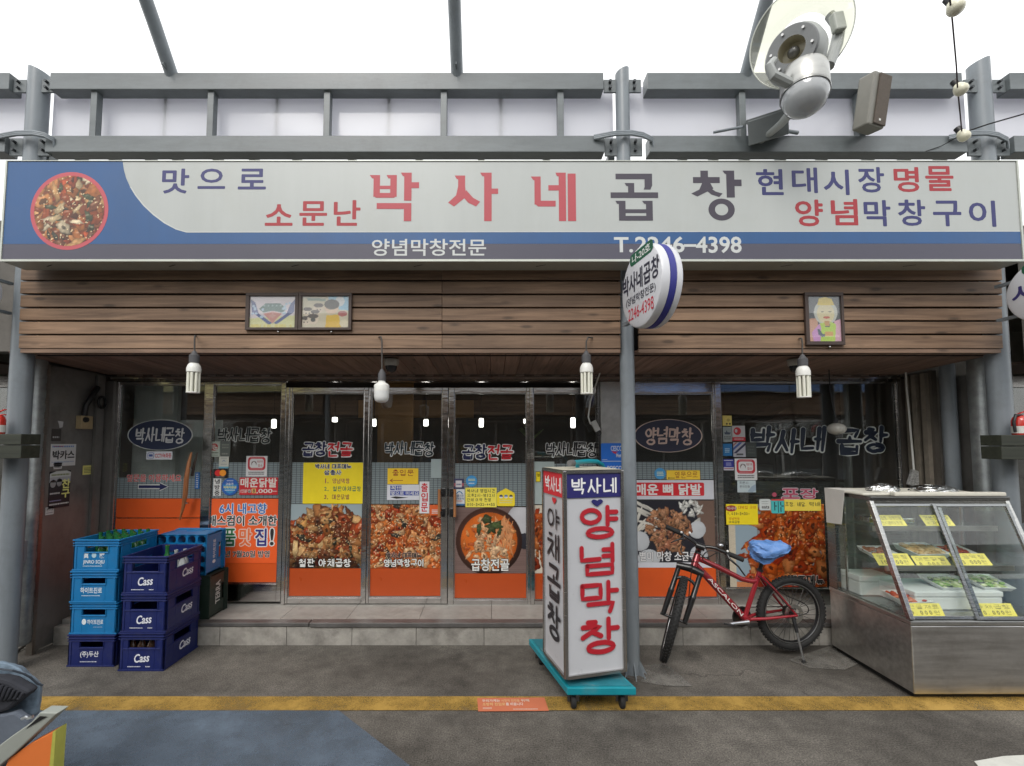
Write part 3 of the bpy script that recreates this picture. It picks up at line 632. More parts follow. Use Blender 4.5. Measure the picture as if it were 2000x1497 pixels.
b.build('return_moulding', pm('aged_moulding', (.20,.175,.14), .6, var=.4, scale=4, dirt=.7), bld)
b = MB(); b.box(WR+.12, WR+.15, 3.75, 4.6, 0, 2.2); b.box(WR+.02, WR+.12, 3.93, 3.96, 0, 2.2); b.build('outer_panel', RETM, bld)

# ---- films, glass
GL = glassy('window_glass', (.93,.95,.94), haze=.014, gain=1.8)
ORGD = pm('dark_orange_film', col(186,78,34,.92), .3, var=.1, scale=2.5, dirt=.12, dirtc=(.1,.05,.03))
ORG = pm('orange_film', col(208,86,36,1.05), .34, var=.1, scale=2.5, dirt=.12, dirtc=(.12,.06,.03))
def grid_film():
    m, t, p = base('grid_film'); L = t.links; tc = nd(t, 'ShaderNodeTexCoord'); sp_ = nd(t, 'ShaderNodeSeparateXYZ'); L.new(tc.outputs['Object'], sp_.inputs[0])
    outs = []
    for ax, per, th in ((0, .041, .1), (2, .0165, .2)):
        d = nd(t, 'ShaderNodeMath', operation='DIVIDE'); d.inputs[1].default_value = per; L.new(sp_.outputs[ax], d.inputs[0])
        fr = nd(t, 'ShaderNodeMath', operation='FRACT'); L.new(d.outputs[0], fr.inputs[0]); lt = nd(t, 'ShaderNodeMath', operation='LESS_THAN'); lt.inputs[1].default_value = th; L.new(fr.outputs[0], lt.inputs[0]); outs.append(lt)
    mxx = nd(t, 'ShaderNodeMath', operation='MAXIMUM'); L.new(outs[0].outputs[0], mxx.inputs[0]); L.new(outs[1].outputs[0], mxx.inputs[1])
    mi = nd(t, 'ShaderNodeMix', data_type='RGBA'); mi.inputs[6].default_value = (.23,.275,.285,1); mi.inputs[7].default_value = (.035,.045,.05,1); L.new(mxx.outputs[0], mi.inputs[0]); L.new(mi.outputs[2], p.inputs['Base Color']); p.inputs['Roughness'].default_value = .4
    MATS['grid_film'] = m; return m
GRID = grid_film()
YG = 4.270; YFI = 4.263
def opening(name, label, px0, px1, ls, rs, yt, ygt, ygb, yb, films, y=YD):
    """frame with stiles ls, rs (px) and rails, glass, films; returns the frame object"""
    x0, x1 = xd(px0), xd(px1); gl, gr = xd(px0+ls), xd(px1-rs)
    b = MB(); z0, z1, g0, g1 = zd(yb), zd(yt), zd(ygb), zd(ygt)
    b.box(x0, gl, y, y+.05, z0, z1); b.box(gr, x1, y, y+.05, z0, z1); b.box(gl, gr, y+.003, y+.05, g1, z1); b.box(gl, gr, y+.003, y+.05, z0, g0)
    o = b.build(name, STP, bld, bevel=.004, label=label)
    b = MB(); b.box(gl, gl+.008, y+.018, y+.03, g0, g1); b.box(gr-.008, gr, y+.018, y+.03, g0, g1); b.box(gl+.008, gr-.008, y+.018, y+.03, g1-.008, g1); b.box(gl+.008, gr-.008, y+.018, y+.03, g0, g0+.008)
    b.build('glazing_bead', ST, o)
    MB().box(gl-.004, gr+.004, YG+.0005, YG+.006, g0-.004, g1+.004).build('glass_pane', GL, o)
    for nm, m, a, c_ in films:
        MB().box(gl+.009, gr-.009, YFI+.0005, YG-.0005, zd(c_), zd(a)+.0).build(nm, m, o)
    return o
SEAM = pm('film_seam', (.03,.02,.02), .6)
w1 = opening('window', None, 214, 396, 9, 4, 746, 752, 1145, 1176, [('grid_film', GRID, 934, 974.5), ('orange_panel', ORG, 975, 1012), ('orange_panel', ORG, 1014, 1142)])
w2 = opening('window', 'narrow window with the big orange banner', 394, 553, 16, 9, 746, 752, 1141, 1176, [('grid_film', GRID, 904, 974), ('orange_panel', ORG, 1101, 1139)])
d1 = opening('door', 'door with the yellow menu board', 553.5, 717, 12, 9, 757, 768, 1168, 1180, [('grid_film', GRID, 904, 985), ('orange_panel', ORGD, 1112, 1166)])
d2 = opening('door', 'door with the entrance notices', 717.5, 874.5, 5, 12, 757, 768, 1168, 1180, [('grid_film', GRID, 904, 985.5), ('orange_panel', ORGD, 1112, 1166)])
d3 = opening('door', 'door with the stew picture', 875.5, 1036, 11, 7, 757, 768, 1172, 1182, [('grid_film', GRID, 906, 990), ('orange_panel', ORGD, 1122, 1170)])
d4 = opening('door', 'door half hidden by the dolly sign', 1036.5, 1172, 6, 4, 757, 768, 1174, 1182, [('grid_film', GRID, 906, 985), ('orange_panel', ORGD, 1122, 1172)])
w3 = opening('window', 'window with the spicy chicken feet poster', 1214, 1402, 24, 4, 746, 769, 1169, 1184, [('grid_film', GRID, 903, 937), ('orange_panel', ORG, 1110, 1167)])
w4 = opening('window', 'wide kitchen window', 1402.5, 1768, 11, 5, 744, 748, 1150, 1184, [])
for px in (566-8, 1039): MB().box(xd(px)-.016, xd(px)+.016, YD-.012, YD-.001, SZ+.001, zd(757)).build('door_mullion', STP, bld, bevel=.004)
b = MB(); b.box(xd(1173), xd(1213), YD-.05, YD+.1, SZ, zd(747)); b.build('steel_pillar', pm('scratched_pillar', (.5,.49,.47), .32, .7, var=.3, scale=6, bump=.12, bscale=12, dirt=.3, dirtc=(.2,.19,.17)), bld, bevel=.006)
b = MB(); b.box(xd(1168), xd(1173)-.002, YD-.03, YD+.06, SZ, zd(735)); b.build('pillar_trim', STD, bld)
# meeting stile handles: black plates and timber grips
for o, px, g in ((d2, 866.5, -1), (d3, 882, 1)):
    for py in (962, 1001): MB().box(xd(px)-.016, xd(px)+.016, YD-.035, YD-.001, zd(py+8), zd(py-8)).build('handle_bracket', BLK, o, bevel=.003)
    hx = xd(px)+g*.034
    MB().tube([(hx, YD-.05, zd(955)), (hx, YD-.05, zd(1008))], .013, 10).build('handle', wood('handle_wood', (.30,.12,.04), (.45,.2,.08), 2), o, smooth=40)
    b = MB()
    for py in (962, 1001): b.box(min(hx, xd(px)), max(hx, xd(px)), YD-.055, YD-.036, zd(py+3), zd(py-3))
    b.build('handle_arm', BLK, o)
# bowed timber pull on the side window
BOW = wood('bow_wood', (.26,.09,.03), (.42,.17,.06), 2)
b = MB(); pts = [U(374,884,4.20), U(369,905,4.17), U(364,935,4.16), U(362,965,4.165), U(358,990,4.18), U(351,1016,4.20)]
b.tube(pts, [.008,.016,.02,.02,.014,.006], 10); b.build('handle', BOW, w1, smooth=50)
b = MB(); pts = [U(386,884,4.22), U(380,905,4.215), U(375,930,4.215)]; b.tube(pts, [.006,.012,.012], 8); b.build('handle', pm('dark_bow', (.06,.04,.03), .5), w1, smooth=50)
b = MB(); b.tube([U(372,915,4.16), U(376,915,4.235)], .008, 8); b.tube([U(364,983,4.17), U(368,983,4.235)], .008, 8); b.build('handle_arm', ST, w1)
# brushed window lettering
def brush(par, s_, px, fill, outl, th=.1, ob=.11, sl=.12):
    f = FR(*px, YFI-.0005)
    b = MB(); hand(b, s_, f, th+ob, .0, slant=sl, jit=.045, gap=-.02); b.build('lettering_outline', flat(outl), par)
    b = MB(); hand(b, s_, f, th, .003, slant=sl, jit=.045, taper=.35, gap=-.02); b.build('lettering', flat(fill), par)
NAVY = col(28,34,78); NVD = (.012,.016,.03); OFF = (.78,.78,.76); RED = col(200,35,45)
brush(w2, '박사네곱창', (424,835,531,866), (.01,.016,.016), (.6,.61,.57), .115, .085)
def two(par, a, b_, px, c1, c2):
    x0, y0, x1, y1 = px; m_ = (x0+x1)/2
    brush(par, a, (x0, y0, m_-1, y1), c1, OFF, .13, .12); brush(par, b_, (m_+1, y0, x1, y1), c2, OFF, .13, .12)
two(d1, '곱창', '전골', (590,863,689,891), NAVY, RED)
brush(d2, '박사네곱창', (750,863,849,891), (.012,.026,.035), OFF, .12, .1)
two(d3, '곱창', '전골', (902,868,1002,897), NAVY, RED)
brush(d4, '박사네곱창', (1065,864,1168,893), (.006,.006,.008), OFF, .12, .1)
brush(w4, '박사네 곱창', (1465,835,1733,886), (.012,.02,.04), (.62,.65,.62), .15, .075)
for s_, px in (('포', (1527,955,1561,974)), ('장', (1563,955,1597,974))):
    f = FR(*px, YFI-.0005); b = MB(); text(b, s_, f, .09, 0); b.build('lettering_outline', flat((.6,.52,.55)), w4); b = MB(); text(b, s_, f, .03, .001); b.build('lettering', flat(col(170,70,95)), w4)
b = MB(); oval(b, FR(1508,962,1517,971,YFI-.0005), .0005); b.build('lettering', flat(col(180,80,100)), w4)
f = FR(248,927,354,941,YFI-.0005); b = MB(); text(b, '옆문을 이용하세요', f, .07, 0); b.build('lettering_outline', flat((.5,.5,.48)), w1); b = MB(); text(b, '옆문을 이용하세요', f, .012, .001); b.build('lettering', flat(col(190,50,50)), w1)
def arrow(mb, f, z, k=0.):
    return mb.slab([f.p(f.w*x+ (k if x == 1 else -k if x == 0 else 0), f.h*(.5+(y-.5))+ (k*(1 if y > .5 else -1) if y != .5 else 0), z) for x, y in ((0,.3),(.72,.3),(.72,0),(1,.5),(.72,1),(.72,.7),(0,.7))], f.n, .0006)
f = FR(271,944,328,958,YFI-.0005); b = MB(); arrow(b, f, 0, .008); b.build('arrow_outline', flat((.6,.6,.58)), w1); b = MB(); arrow(b, f, .001); b.build('arrow', flat(NAVY), w1)
for par, s_, px, bgc, rc, tc_ in ((w1, '박사네곱창', (249,820,377,880), (.02,.03,.07), (.6,.62,.6), (.62,.63,.62)), (w3, '양념막창', (1238,819,1372,884), (.018,.02,.045), (.55,.42,.36), (.55,.40,.34))):
    f = FR(*px, YFI-.0005); b = MB(); oval(b, f, .0008, 0, 1.); b.build('oval_rim', flat(rc), par)
    b = MB(); oval(b, f, .0008, .001, .965); b.build('oval_field', flat(bgc), par)
    b = MB(); hand(b, s_, f.sub(.12,.25,.88,.78) if len(s_) == 5 else f.sub(.16,.23,.86,.77), .13, .0022, slant=.1, jit=.04, taper=.3, gap=0.0); b.build('lettering', flat(tc_), par)
# ------------------------------------------------------------------ things inside the dining room: lit lamps
LAMP = emit('lit_lamp', (1,.96,.88), 4)
spots = [(535,828,6.3,9,17,'white lamp hung behind the window with the orange banner'), (654,820,7.0,10,9,'small square lamp seen through the door with the yellow menu board'),
 (731,826,6.2,7,14,'lit lamp beside the tan partition'), (832,826,6.4,9,13,'lit lamp above the brush lettering of the door with entrance notices'),
 (940,826,6.4,9,17,'tall lit lamp above the stew picture door'), (1119,826,6.2,9,20,'rounded lit lamp behind the door next to the steel pillar'), (1025,823,6.6,5,8,'faint little lamp at the edge of the stew picture door'), (402,822,6.6,8,9,'lamp beside the frame of the orange banner window')]
for px, py, Y, w, h, lb in spots:
    c_ = U(px, py, Y); k = Y/F; t = thing('pendant_lamp', 'lit '+lb if 'lit' not in lb else lb, 'lamp', c_, 'lamps lit in the dining room')
    b = MB(); b.lathe([(0,-h*k/2),(w*k*.4,-h*k/2),(w*k*.5,-h*k*.4),(w*k*.5,h*k*.4),(w*k*.35,h*k/2),(0,h*k/2)], c_, (0,0,1), 14); b.build('lamp_shade', LAMP, t, smooth=40)
    b = MB(); b.tube([c_+Vector((0,0,h*k/2)), Vector((c_.x, c_.y, 2.5))], .006, 6); b.build('cord', BLK, t)
# plant leaves glimpsed behind the stew door
b = MB(); rng = random.Random(4)
c_ = U(1040,862,5.2)
for k in range(7):
    a = rng.uniform(-.9, .9); p = [c_+Vector((math.sin(a)*t*.22, .03*k, math.cos(a)*t*.25-.04*t*t)) for t in (0,.35,.7,1)]
    b.tube(p, [.008,.014,.012,.002], 5)
tag(b.build('potted_plant', pm('pale_leaf', (.3,.36,.12), .5), smooth=50), 'spray of pale green leaves behind the glass by the stew picture door', 'plant')
rng = random.Random(8)
for k, (px, lb) in enumerate(((640,'dark table behind the door with the yellow menu board'), (800,'dark table behind the door with entrance notices'), (960,'dark table behind the stew picture door'))):
    c_ = Vector((U(px,900,5.6).x, 5.6, SZ)); t = thing('dining_table', lb, 'table', c_, 'tables in the dining room')
    MB().box(c_.x-.4, c_.x+.4, 5.3, 5.9, SZ+.7, SZ+.74).build('tabletop', pm('table_wood', (.12,.07,.04), .35), t)
    for sx in (-1, 1):
        for sy in (-1, 1): MB().bar((c_.x+sx*.34, 5.6+sy*.24, SZ), (c_.x+sx*.34, 5.6+sy*.24, SZ+.7), .04, .04).build('leg', BLK, t)
# ------------------------------------------------------------------ arcade steelwork
GREY = pm('grey_paint', (.125,.142,.148), .38, var=.22, scale=4, stretch=(.6,3,3), bump=.05, bscale=30, dirt=.6, dirtc=(.075,.08,.08))
GREYP = pm('grey_post_paint', (.19,.215,.235), .38, var=.14, scale=4, stretch=(3,3,.5), dirt=.55, dirtc=(.105,.112,.115))
GALV = pm('galvanised', (.33,.35,.35), .42, .65, var=.3, scale=16, bump=.06, bscale=30, dirt=.4, dirtc=(.14,.13,.12))
YB = 3.33
def zb(py): return U(960, py, YB).z
ZT1, ZT0, ZL1, ZL0 = zb(142), zb(174.5), zb(265), zb(297)
def bolt_plate(par, x0, x1, z0, z1):
    b = MB(); b.box(x0, x1, YB+.03, YB+.045, z0, z1); b.build('bolt_plate', GREY, par, bevel=.002)
    xm = x0+(x1-x0)*.45
    for z in (z0+(z1-z0)*.28, z0+(z1-z0)*.75): b = MB(); b.cyl((xm, YB+.005, z), (xm, YB+.03, z), .011, n=6); b.build('bolt', pm('dark_bolt', (.06,.065,.07), .5, .6), par)
posts = [('arcade_post', 'thick grey steel post at the left end of the timber fascia', -3.49, 3.40, .068, 136), ('arcade_post', 'slim grey steel post carrying the round sign, beside the dolly sign', None, 3.37, .052, 136), ('arcade_post', 'thick grey steel post at the right end of the timber fascia', 3.763, 3.40, .068, 130)]
PX = []
for nm, lb, X, Y, r, ytop in posts:
    if X is None: X = U(1228, 900, Y).x
    PX.append(X); t = thing(nm, lb, 'post', (X, Y, 0), 'steel posts of the arcade')
    zt_ = U(960, ytop, Y).z; n = 28; prof = [(X+r*math.cos(2*math.pi*i/n), Y+r*math.sin(2*math.pi*i/n)) for i in range(n)]
    b = MB(); V = [(x, y, 0) for x, y in prof]+[(x, y, zt_-(y-Y+r)*.0-(x-X+r)*.35*(1 if X < 0 else -1 if X > 3 else 0)-(0 if abs(X) > 3 else (r-(x-X))*.4)) for x, y in prof]
    b.add(V, [(i, (i+1) % n, n+(i+1) % n, n+i) for i in range(n)]+[tuple(range(n, 2*n))]); b.build('shaft', GREYP, t, smooth=40)
    for z0, z1 in ((ZT0+.0, ZT1-.03), (ZL0-.01, ZL1-.0)):
        bolt_plate(t, X-r-.09, X-r+.01, z0, z1); bolt_plate(t, X+r-.01, X+r+.09, z0, z1)
    if abs(X) < 3:
        for a in range(8):
            an = a*math.pi/4; d = Vector((math.cos(an), math.sin(an), 0)); q = Vector((X, Y, 0))
            b = MB(); b.slab([q+d*(r-.004), q+d*(r+.05), q+d*(r+.045)+Vector((0,0,.012)), q+d*(r-.004)+Vector((0,0,.11))], d.cross(Vector((0,0,1))), .006); b.build('gusset', GREYP, t)
        MB().cyl((X, Y, 0), (X, Y, .012), .09, n=24).build('base_plate', pm('rusty_plate', (.09,.08,.07), .7), t)
def xb(px, py=160): return U(px, py, YB).x
def beam(lb, x0, x1, z0, z1, studs=(), end=''):
    t = thing('arcade_beam', lb, 'beam', ((x0+x1)/2, YB, z0), 'grey steel beams between the arcade posts')
    MB().box(x0, x1, YB, YB+.1, z0, z1).build('box_section', GREY, t, bevel=.004)
    for s_ in studs: MB().box(xb(s_, 220)-.024, xb(s_, 220)+.024, YB+.02, YB+.075, ZL1+.001, ZT0-.001).build('stud', GREY, t, bevel=.003)
    return t
beam('long grey box beam along the top left under the sky', xb(97), xb(1179), ZT0, ZT1, (177,407,636,866,1096))
beam('grey box beam at the top right behind the big street lamp', xb(1264), xb(1880), ZT0, ZT1, (1454,1687))
beam('long grey box beam just above the left of the shop sign', xb(88,280), xb(1181,280), ZL0, ZL1)
beam('grey box beam just above the right of the shop sign', xb(1269,280), xb(1890,280), ZL0, ZL1)
for lb, a, c_, z0, z1 in (('stub of grey top beam left of the left post', -5.6, PX[0]-.16, ZT0, ZT1), ('stub of grey lower beam left of the left post', -5.6, PX[0]-.16, ZL0, ZL1), ('stub of grey top beam right of the right post', PX[2]+.16, 6, ZT0, ZT1), ('stub of grey lower beam right of the right post', PX[2]+.16, 6, ZL0, ZL1)): beam(lb, a, c_, z0, z1)
def poly_mat():
    m, t, p = base('white_polycarbonate'); L = t.links; out = t.nodes['Material Output']
    p.inputs['Base Color'].default_value = (.75,.76,.78,1); p.inputs['Roughness'].default_value = .1
    tr = nd(t, 'ShaderNodeBsdfTranslucent'); tr.inputs[0].default_value = (.8,.8,.86,1); ms = nd(t, 'ShaderNodeMixShader'); ms.inputs[0].default_value = .5
    L.new(p.outputs[0], ms.inputs[1]); L.new(tr.outputs[0], ms.inputs[2]); L.new(ms.outputs[0], out.inputs[0]); MATS['poly'] = m; return m
PLY = poly_mat(); zp0, zp1 = U(960,272,3.46).z, U(960,170,3.46).z
for lb, a, c_ in (('white translucent panel strip behind the left beams', PX[0]+.06, PX[1]-.05), ('white translucent panel strip behind the right beams', PX[1]+.05, PX[2]-.06), ('end of white panel strip left of the left post', -5.6, PX[0]-.06), ('end of white panel strip right of the right post', PX[2]+.06, 6)):
    t = thing('translucent_panel', lb, 'panel', ((a+c_)/2, 3.46, zp0), 'white panels behind the arcade beams')
    MB().box(a, c_, 3.458, 3.464, zp0, zp1).build('sheet', PLY, t)
    b = MB(); n = max(1, round((c_-a)/.85))
    for k in range(1, n): x = a+(c_-a)*k/n; b.box(x-.012, x+.012, 3.466, 3.49, zp0, zp1)
    b.build('back_batten', GREY, t)
# rafters between beam and the roof behind
xs_ = [105,165,230,300,352,430,500,583,690,820,940,1066,1190,1330,1390,1450,1520,1600,1690,1760,1830,1930]
for i, px in enumerate(xs_):
    x = U(px, 312, 3.5).x; b = MB(); b.bar((x, 3.44, ZL0+.035), (x*1.0, 5.4, ZL0-.22), .05, .05)
    tag(b.build('rafter', GREY), 'short grey rafter running back above the shop sign', 'rafter', 'rafters above the shop sign')
# curved ribs of the arcade roof
for px, lb in ((338, 'leftmost grey pipe rib curving up against the sky'), (893, 'middle grey pipe rib curving up against the sky'), (1455, 'grey pipe rib behind the big street lamp'), (2010, 'grey pipe rib at the right edge of the sky')):
    x = U(px, 142, 3.37).x; b = MB(); P = []
    for k in range(33):
        a = math.pi*k/32; yv = 3.37*(1-k/16); P.append((x, yv, ZT1-.01+2.0*(1-(yv/3.37)**2)))
    t = thing('arcade_rib', lb, 'roof rib', (x, 3.37, ZT1), 'curved pipe ribs of the arcade roof')
    b.tube(P, .047, 14); b.build('pipe', GREYP, t, smooth=50)
    s_ = -1 if x < 1 else 1
    b = MB(); b.slab([(x-.004, 3.36, ZT1), (x-.004, 3.25, ZT1), (x-.004, 3.325, ZT1+.13)], (1,0,0), .008); b.build('gusset', GREY, t)
# ================================================================== SIGNS
def pf(f, R0, r):                             # pixel rect r inside the frame that covers pixel rect R0
    return f.sub((r[0]-R0[0])/(R0[2]-R0[0]), (r[1]-R0[1])/(R0[3]-R0[1]), (r[2]-R0[0])/(R0[2]-R0[0]), (r[3]-R0[1])/(R0[3]-R0[1]))
def cpoly(cv, pts, c):
    X, Y = np.meshgrid((np.arange(cv.w)+.5)/cv.w, (np.arange(cv.h)+.5)/cv.h); ins = np.zeros(X.shape, bool); k = len(pts)
    for i in range(k):
        (x1, y1), (x2, y2) = pts[i], pts[(i+1) % k]
        if y1 == y2: continue
        ins ^= ((Y < y1) != (Y < y2)) & (X < (x2-x1)*(Y-y1)/(y2-y1)+x1)
    cv.a[ins] = np.array(c)*cv.r.uniform(.9, 1.1, (int(ins.sum()), 1))
def cell(cv, cx, cy, rx, ry, c): cpoly(cv, [(cx+rx*math.cos(t*.2094), cy+ry*math.sin(t*.2094)) for t in range(30)], c)
FOOD = [(.30,.11,.04), (.42,.19,.08), (.20,.05,.02), (.52,.30,.14), (.34,.07,.03), (.14,.05,.025)]
REDF = [(.42,.10,.035), (.52,.17,.06), (.33,.05,.02), (.58,.27,.12), (.46,.12,.04)]
# ---- long shop sign over the front
YS = 3.08; S0 = (10,316,1990,507); SF = FR(*S0, YS)
sg = thing('shop_sign', 'very long white and blue shop sign board across the front above the timber fascia', 'sign', SF.p(SF.w/2, 0)+Vector((0,.1,0)))
CASE = pm('sign_casing', (.42,.43,.38), .45, .2, var=.1, dirt=.3, dirtc=(.2,.19,.16))
x0, x1 = SF.o.x, SF.o.x+SF.w; z0, z1 = SF.o.z, SF.o.z+SF.h
MB().box(x0-.008, x1+.008, YS+.004, YS+.17, z0-.012, z1+.003).build('casing', CASE, sg)
b = MB(); b.box(x0-.014, x1+.014, YS-.006, YS+.004, z1+.001, z1+.006); b.box(x0-.014, x1+.014, YS-.006, YS+.004, z0-.016, z0-.001); b.box(x0-.014, x0-.001, YS-.006, YS+.004, z0-.001, z1+.001); b.box(x1+.001, x1+.014, YS-.006, YS+.004, z0-.001, z1+.001)
b.build('edge_frame', pm('sign_edge', (.46,.48,.43), .4, .3), sg)
b = MB(); rng = random.Random(2)
for k in range(8): x = x0+.25+k*.86; b.add([(x-.035,YS+.09,z0-.0135),(x+.03,YS+.06,z0-.0135),(x+.035,YS+.066,z0-.0135),(x-.03,YS+.098,z0-.0135)], [(0,1,2,3)])
b.build('drain_slot', pm('drain_slot', (.05,.045,.04), .9), sg)
MB().slab([SF.p(0,0,-.003), SF.p(SF.w,0,-.003), SF.p(SF.w,SF.h,-.003), SF.p(0,SF.h,-.003)], SF.n, .003).build('face', pm('sign_face', col(207,212,209,.64), .35, var=.05, scale=2.2, stretch=(2.2,1,.25), dirt=.3, dirtc=(.33,.33,.29)), sg)
def sp(px, py, z=0.): return SF.p((px-S0[0])/(S0[2]-S0[0])*SF.w, (S0[3]-py)/(S0[3]-S0[1])*SF.h, z)
curve = [(235,316.3),(238,332),(243,348),(252,366),(264,384),(280,403),(300,421),(322,437),(345,449),(366,455)]
BLU = pm('sign_blue', col(38,90,146,.74), .4, var=.1, scale=2, stretch=(2,1,.4), dirt=.12, dirtc=(.1,.12,.16)); SLATE = pm('sign_slate', col(84,82,98,.72), .4, var=.06, scale=3)
MB().slab([sp(x, y) for x, y in [(10.5,316.3)]+curve+[(1989.5,453.5),(1989.5,476.5),(10.5,477.5)]], SF.n, .0012).build('blue_field', BLU, sg)
MB().slab([sp(x, y) for x, y in [(10.5,477.8),(1989.5,476.8),(1989.5,506.8),(10.5,506.8)]], SF.n, .0012).build('slate_band', SLATE, sg)
MB().slab([sp(x, y+.3, .0013) for x, y in [(x, y) for x, y in curve[3:]]+[(1989.5,453.2),(1989.5,451.6),(367,453.3),(346,447.3),(324,435.3),(302,419.5),(282,401.5),(266,382.7),(254,365)]], SF.n, .0006).build('white_line', flat((.5,.52,.5)), sg)
SNV = flat(col(56,58,118,.72)); SRD = flat(col(186,50,60,.66)); SPK = flat(col(204,84,94,.66)); SDK = flat(col(72,66,80,.7))
groups = {'n': (SNV, MB()), 'r': (SRD, MB()), 'p': (SPK, MB()), 'k': (SDK, MB()), 'w': (flat((.52,.54,.53)), MB())}
L_ = [('맛',315,331,366,378,'n'),('으',385,331,437,369,'n'),('로',464,331,517,370,'n'),('소',519,401,571,441,'r'),('문',586,395,638,441,'r'),('난',653,393,703,441,'r'),
 ('현',1480,332,1531,381,'n'),('대',1550,329,1598,377,'n'),('시',1612,333,1660,381,'n'),('장',1680,328,1729,376,'n'),('명',1750,328,1797,375,'r'),('물',1812,326,1865,373,'r'),
 ('양',1554,392,1606,442,'r'),('념',1624,391,1674,440,'r'),('막',1688,393,1738,442,'n'),('창',1755,392,1806,441,'n'),('구',1823,394,1876,442,'n'),('이',1893,394,1943,443,'n')]
for ch, a, y0, c_, y1, g in L_: text(groups[g][1], ch, pf(SF, S0, (a, y0, c_, y1)), .024, .0004)
text(groups['w'][1], '양념막창전문', pf(SF, S0, (728,468,949,500)), .012, .0016)
text(groups['w'][1], 'T.', pf(SF, S0, (1199,465,1234,493)), .02, .0016); text(groups['w'][1], '2246', pf(SF, S0, (1240,464,1334,493)), .02, .0016)
plate(groups['w'][1], pf(SF, S0, (1334,478,1358,483)), .0004, .0016); text(groups['w'][1], '4398', pf(SF, S0, (1358,464,1445,494)), .02, .0016)
def strokes(g, rect, quads, z=.0004):          # heavy slab lettering built from bars: fractions of the letter box, y from the top
    f = pf(SF, S0, rect)
    for i, q in enumerate(quads):
        if isinstance(q[0], (int, float)): a, b_, c_, d = q; q = [(a,b_),(c_,b_),(c_,d),(a,d)]
        groups[g][1].slab([f.p(x*f.w, (1-y)*f.h, z+i*.00008) for x, y in q], f.n, .0004)
strokes('p', (721,338,818,433), [(.08,.05,.21,.5),[(0,.05),(.08,.05),(.08,.12),(.05,.12)],(.42,.05,.55,.5),[(.34,.05),(.42,.05),(.42,.12),(.38,.12)],(.21,.27,.42,.34),[(.08,.42),(.55,.42),(.55,.47),(.5,.52),(.13,.52),(.08,.47)],
  (.70,0,.85,.58),[(.63,0),(.7,0),(.7,.08),(.67,.07)],(.85,.2,1,.32),(.15,.63,.85,.75),(.70,.75,.85,1)])
strokes('p', (875,338,973,433), [(.2,.06,.34,.28),[(.13,.06),(.2,.06),(.2,.14),(.17,.13)],[(.2,.28),(.34,.28),(.36,.5),(.12,.7),(0,.62),(.16,.47)],[(.36,.36),(.5,.52),(.64,.6),(.56,.7),(.4,.62),(.3,.5)],(.72,0,.87,1),[(.64,0),(.72,0),(.72,.08),(.68,.07)],(.87,.33,1,.44)])
strokes('p', (1037,338,1125,433), [(.08,.08,.22,.66),[(0,.08),(.08,.08),(.08,.16),(.05,.15)],[(.08,.58),(.55,.58),(.55,.7),(.16,.7),(.08,.64)],(.39,.26,.62,.37),(.62,0,.78,1),[(.55,0),(.62,0),(.62,.08),(.58,.07)],(.82,.02,1,1)])
strokes('k', (1193,340,1286,432), [(.11,0,.88,.12),[(.72,.12),(.88,.12),(.88,.25),(.84,.34),(.7,.34),(.72,.28)],(.37,.2,.5,.42),[(.3,.2),(.37,.2),(.37,.27),(.33,.26)],(0,.4,1,.52),(.17,.58,.31,1),[(.1,.58),(.17,.58),(.17,.65),(.13,.64)],(.74,.58,.88,1),[(.66,.58),(.74,.58),(.74,.65),(.7,.64)],(.31,.76,.74,.84),(.31,.9,.74,1)])
fr_ = [(.19,0,.34,.13),(.04,.13,.57,.25),[(.22,.25),(.38,.25),(.44,.36),(.12,.52),(0,.46),(.16,.38)],[(.36,.33),(.48,.42),(.62,.46),(.55,.53),(.4,.48),(.3,.4)],(.70,0,.86,.54),[(.63,0),(.7,0),(.7,.07),(.67,.06)],(.86,.18,1,.31)]
strokes('k', (1351,334,1450,432), fr_)
f = pf(SF, S0, (1351,334,1450,432)); ri = []
for i in range(32):
    a = 2*math.pi*i/32; ri.append((f.p((.59+.26*math.cos(a))*f.w, (.22+.22*math.sin(a))*f.h, .0006), f.p((.59+.13*math.cos(a))*f.w, (.22+.115*math.sin(a))*f.h, .0006)))
groups['k'][1].add([p for q in ri for p in q], [(2*i, (2*i+2) % 64, (2*i+3) % 64, 2*i+1) for i in range(32)])
for k in groups: groups[k][1].build('lettering', groups[k][0], sg)
f = pf(SF, S0, (60,337,212,489)); b = MB(); oval(b, f, .0006, .0014); b.build('picture_rim', flat(col(205,92,102,.75)), sg)
cv = Canvas(110, 110, (.16,.05,.025), 5); cv.pile(120, FOOD, 7, 15, hole=.25, spec=.3); cv.pile(26, [(.03,.03,.02),(.05,.06,.03)], 5, 9, hole=0, spec=.25)
cv.pile(40, FOOD+[(.55,.42,.25),(.6,.5,.35)], 6, 12, hole=.3, spec=.35, sesame=110)
cv.mesh('food_picture', f.sub(.05,.05,.95,.95), sg, .0026, .35, mask=lambda x, y: (x-.5)**2+(y-.5)**2 < .25)
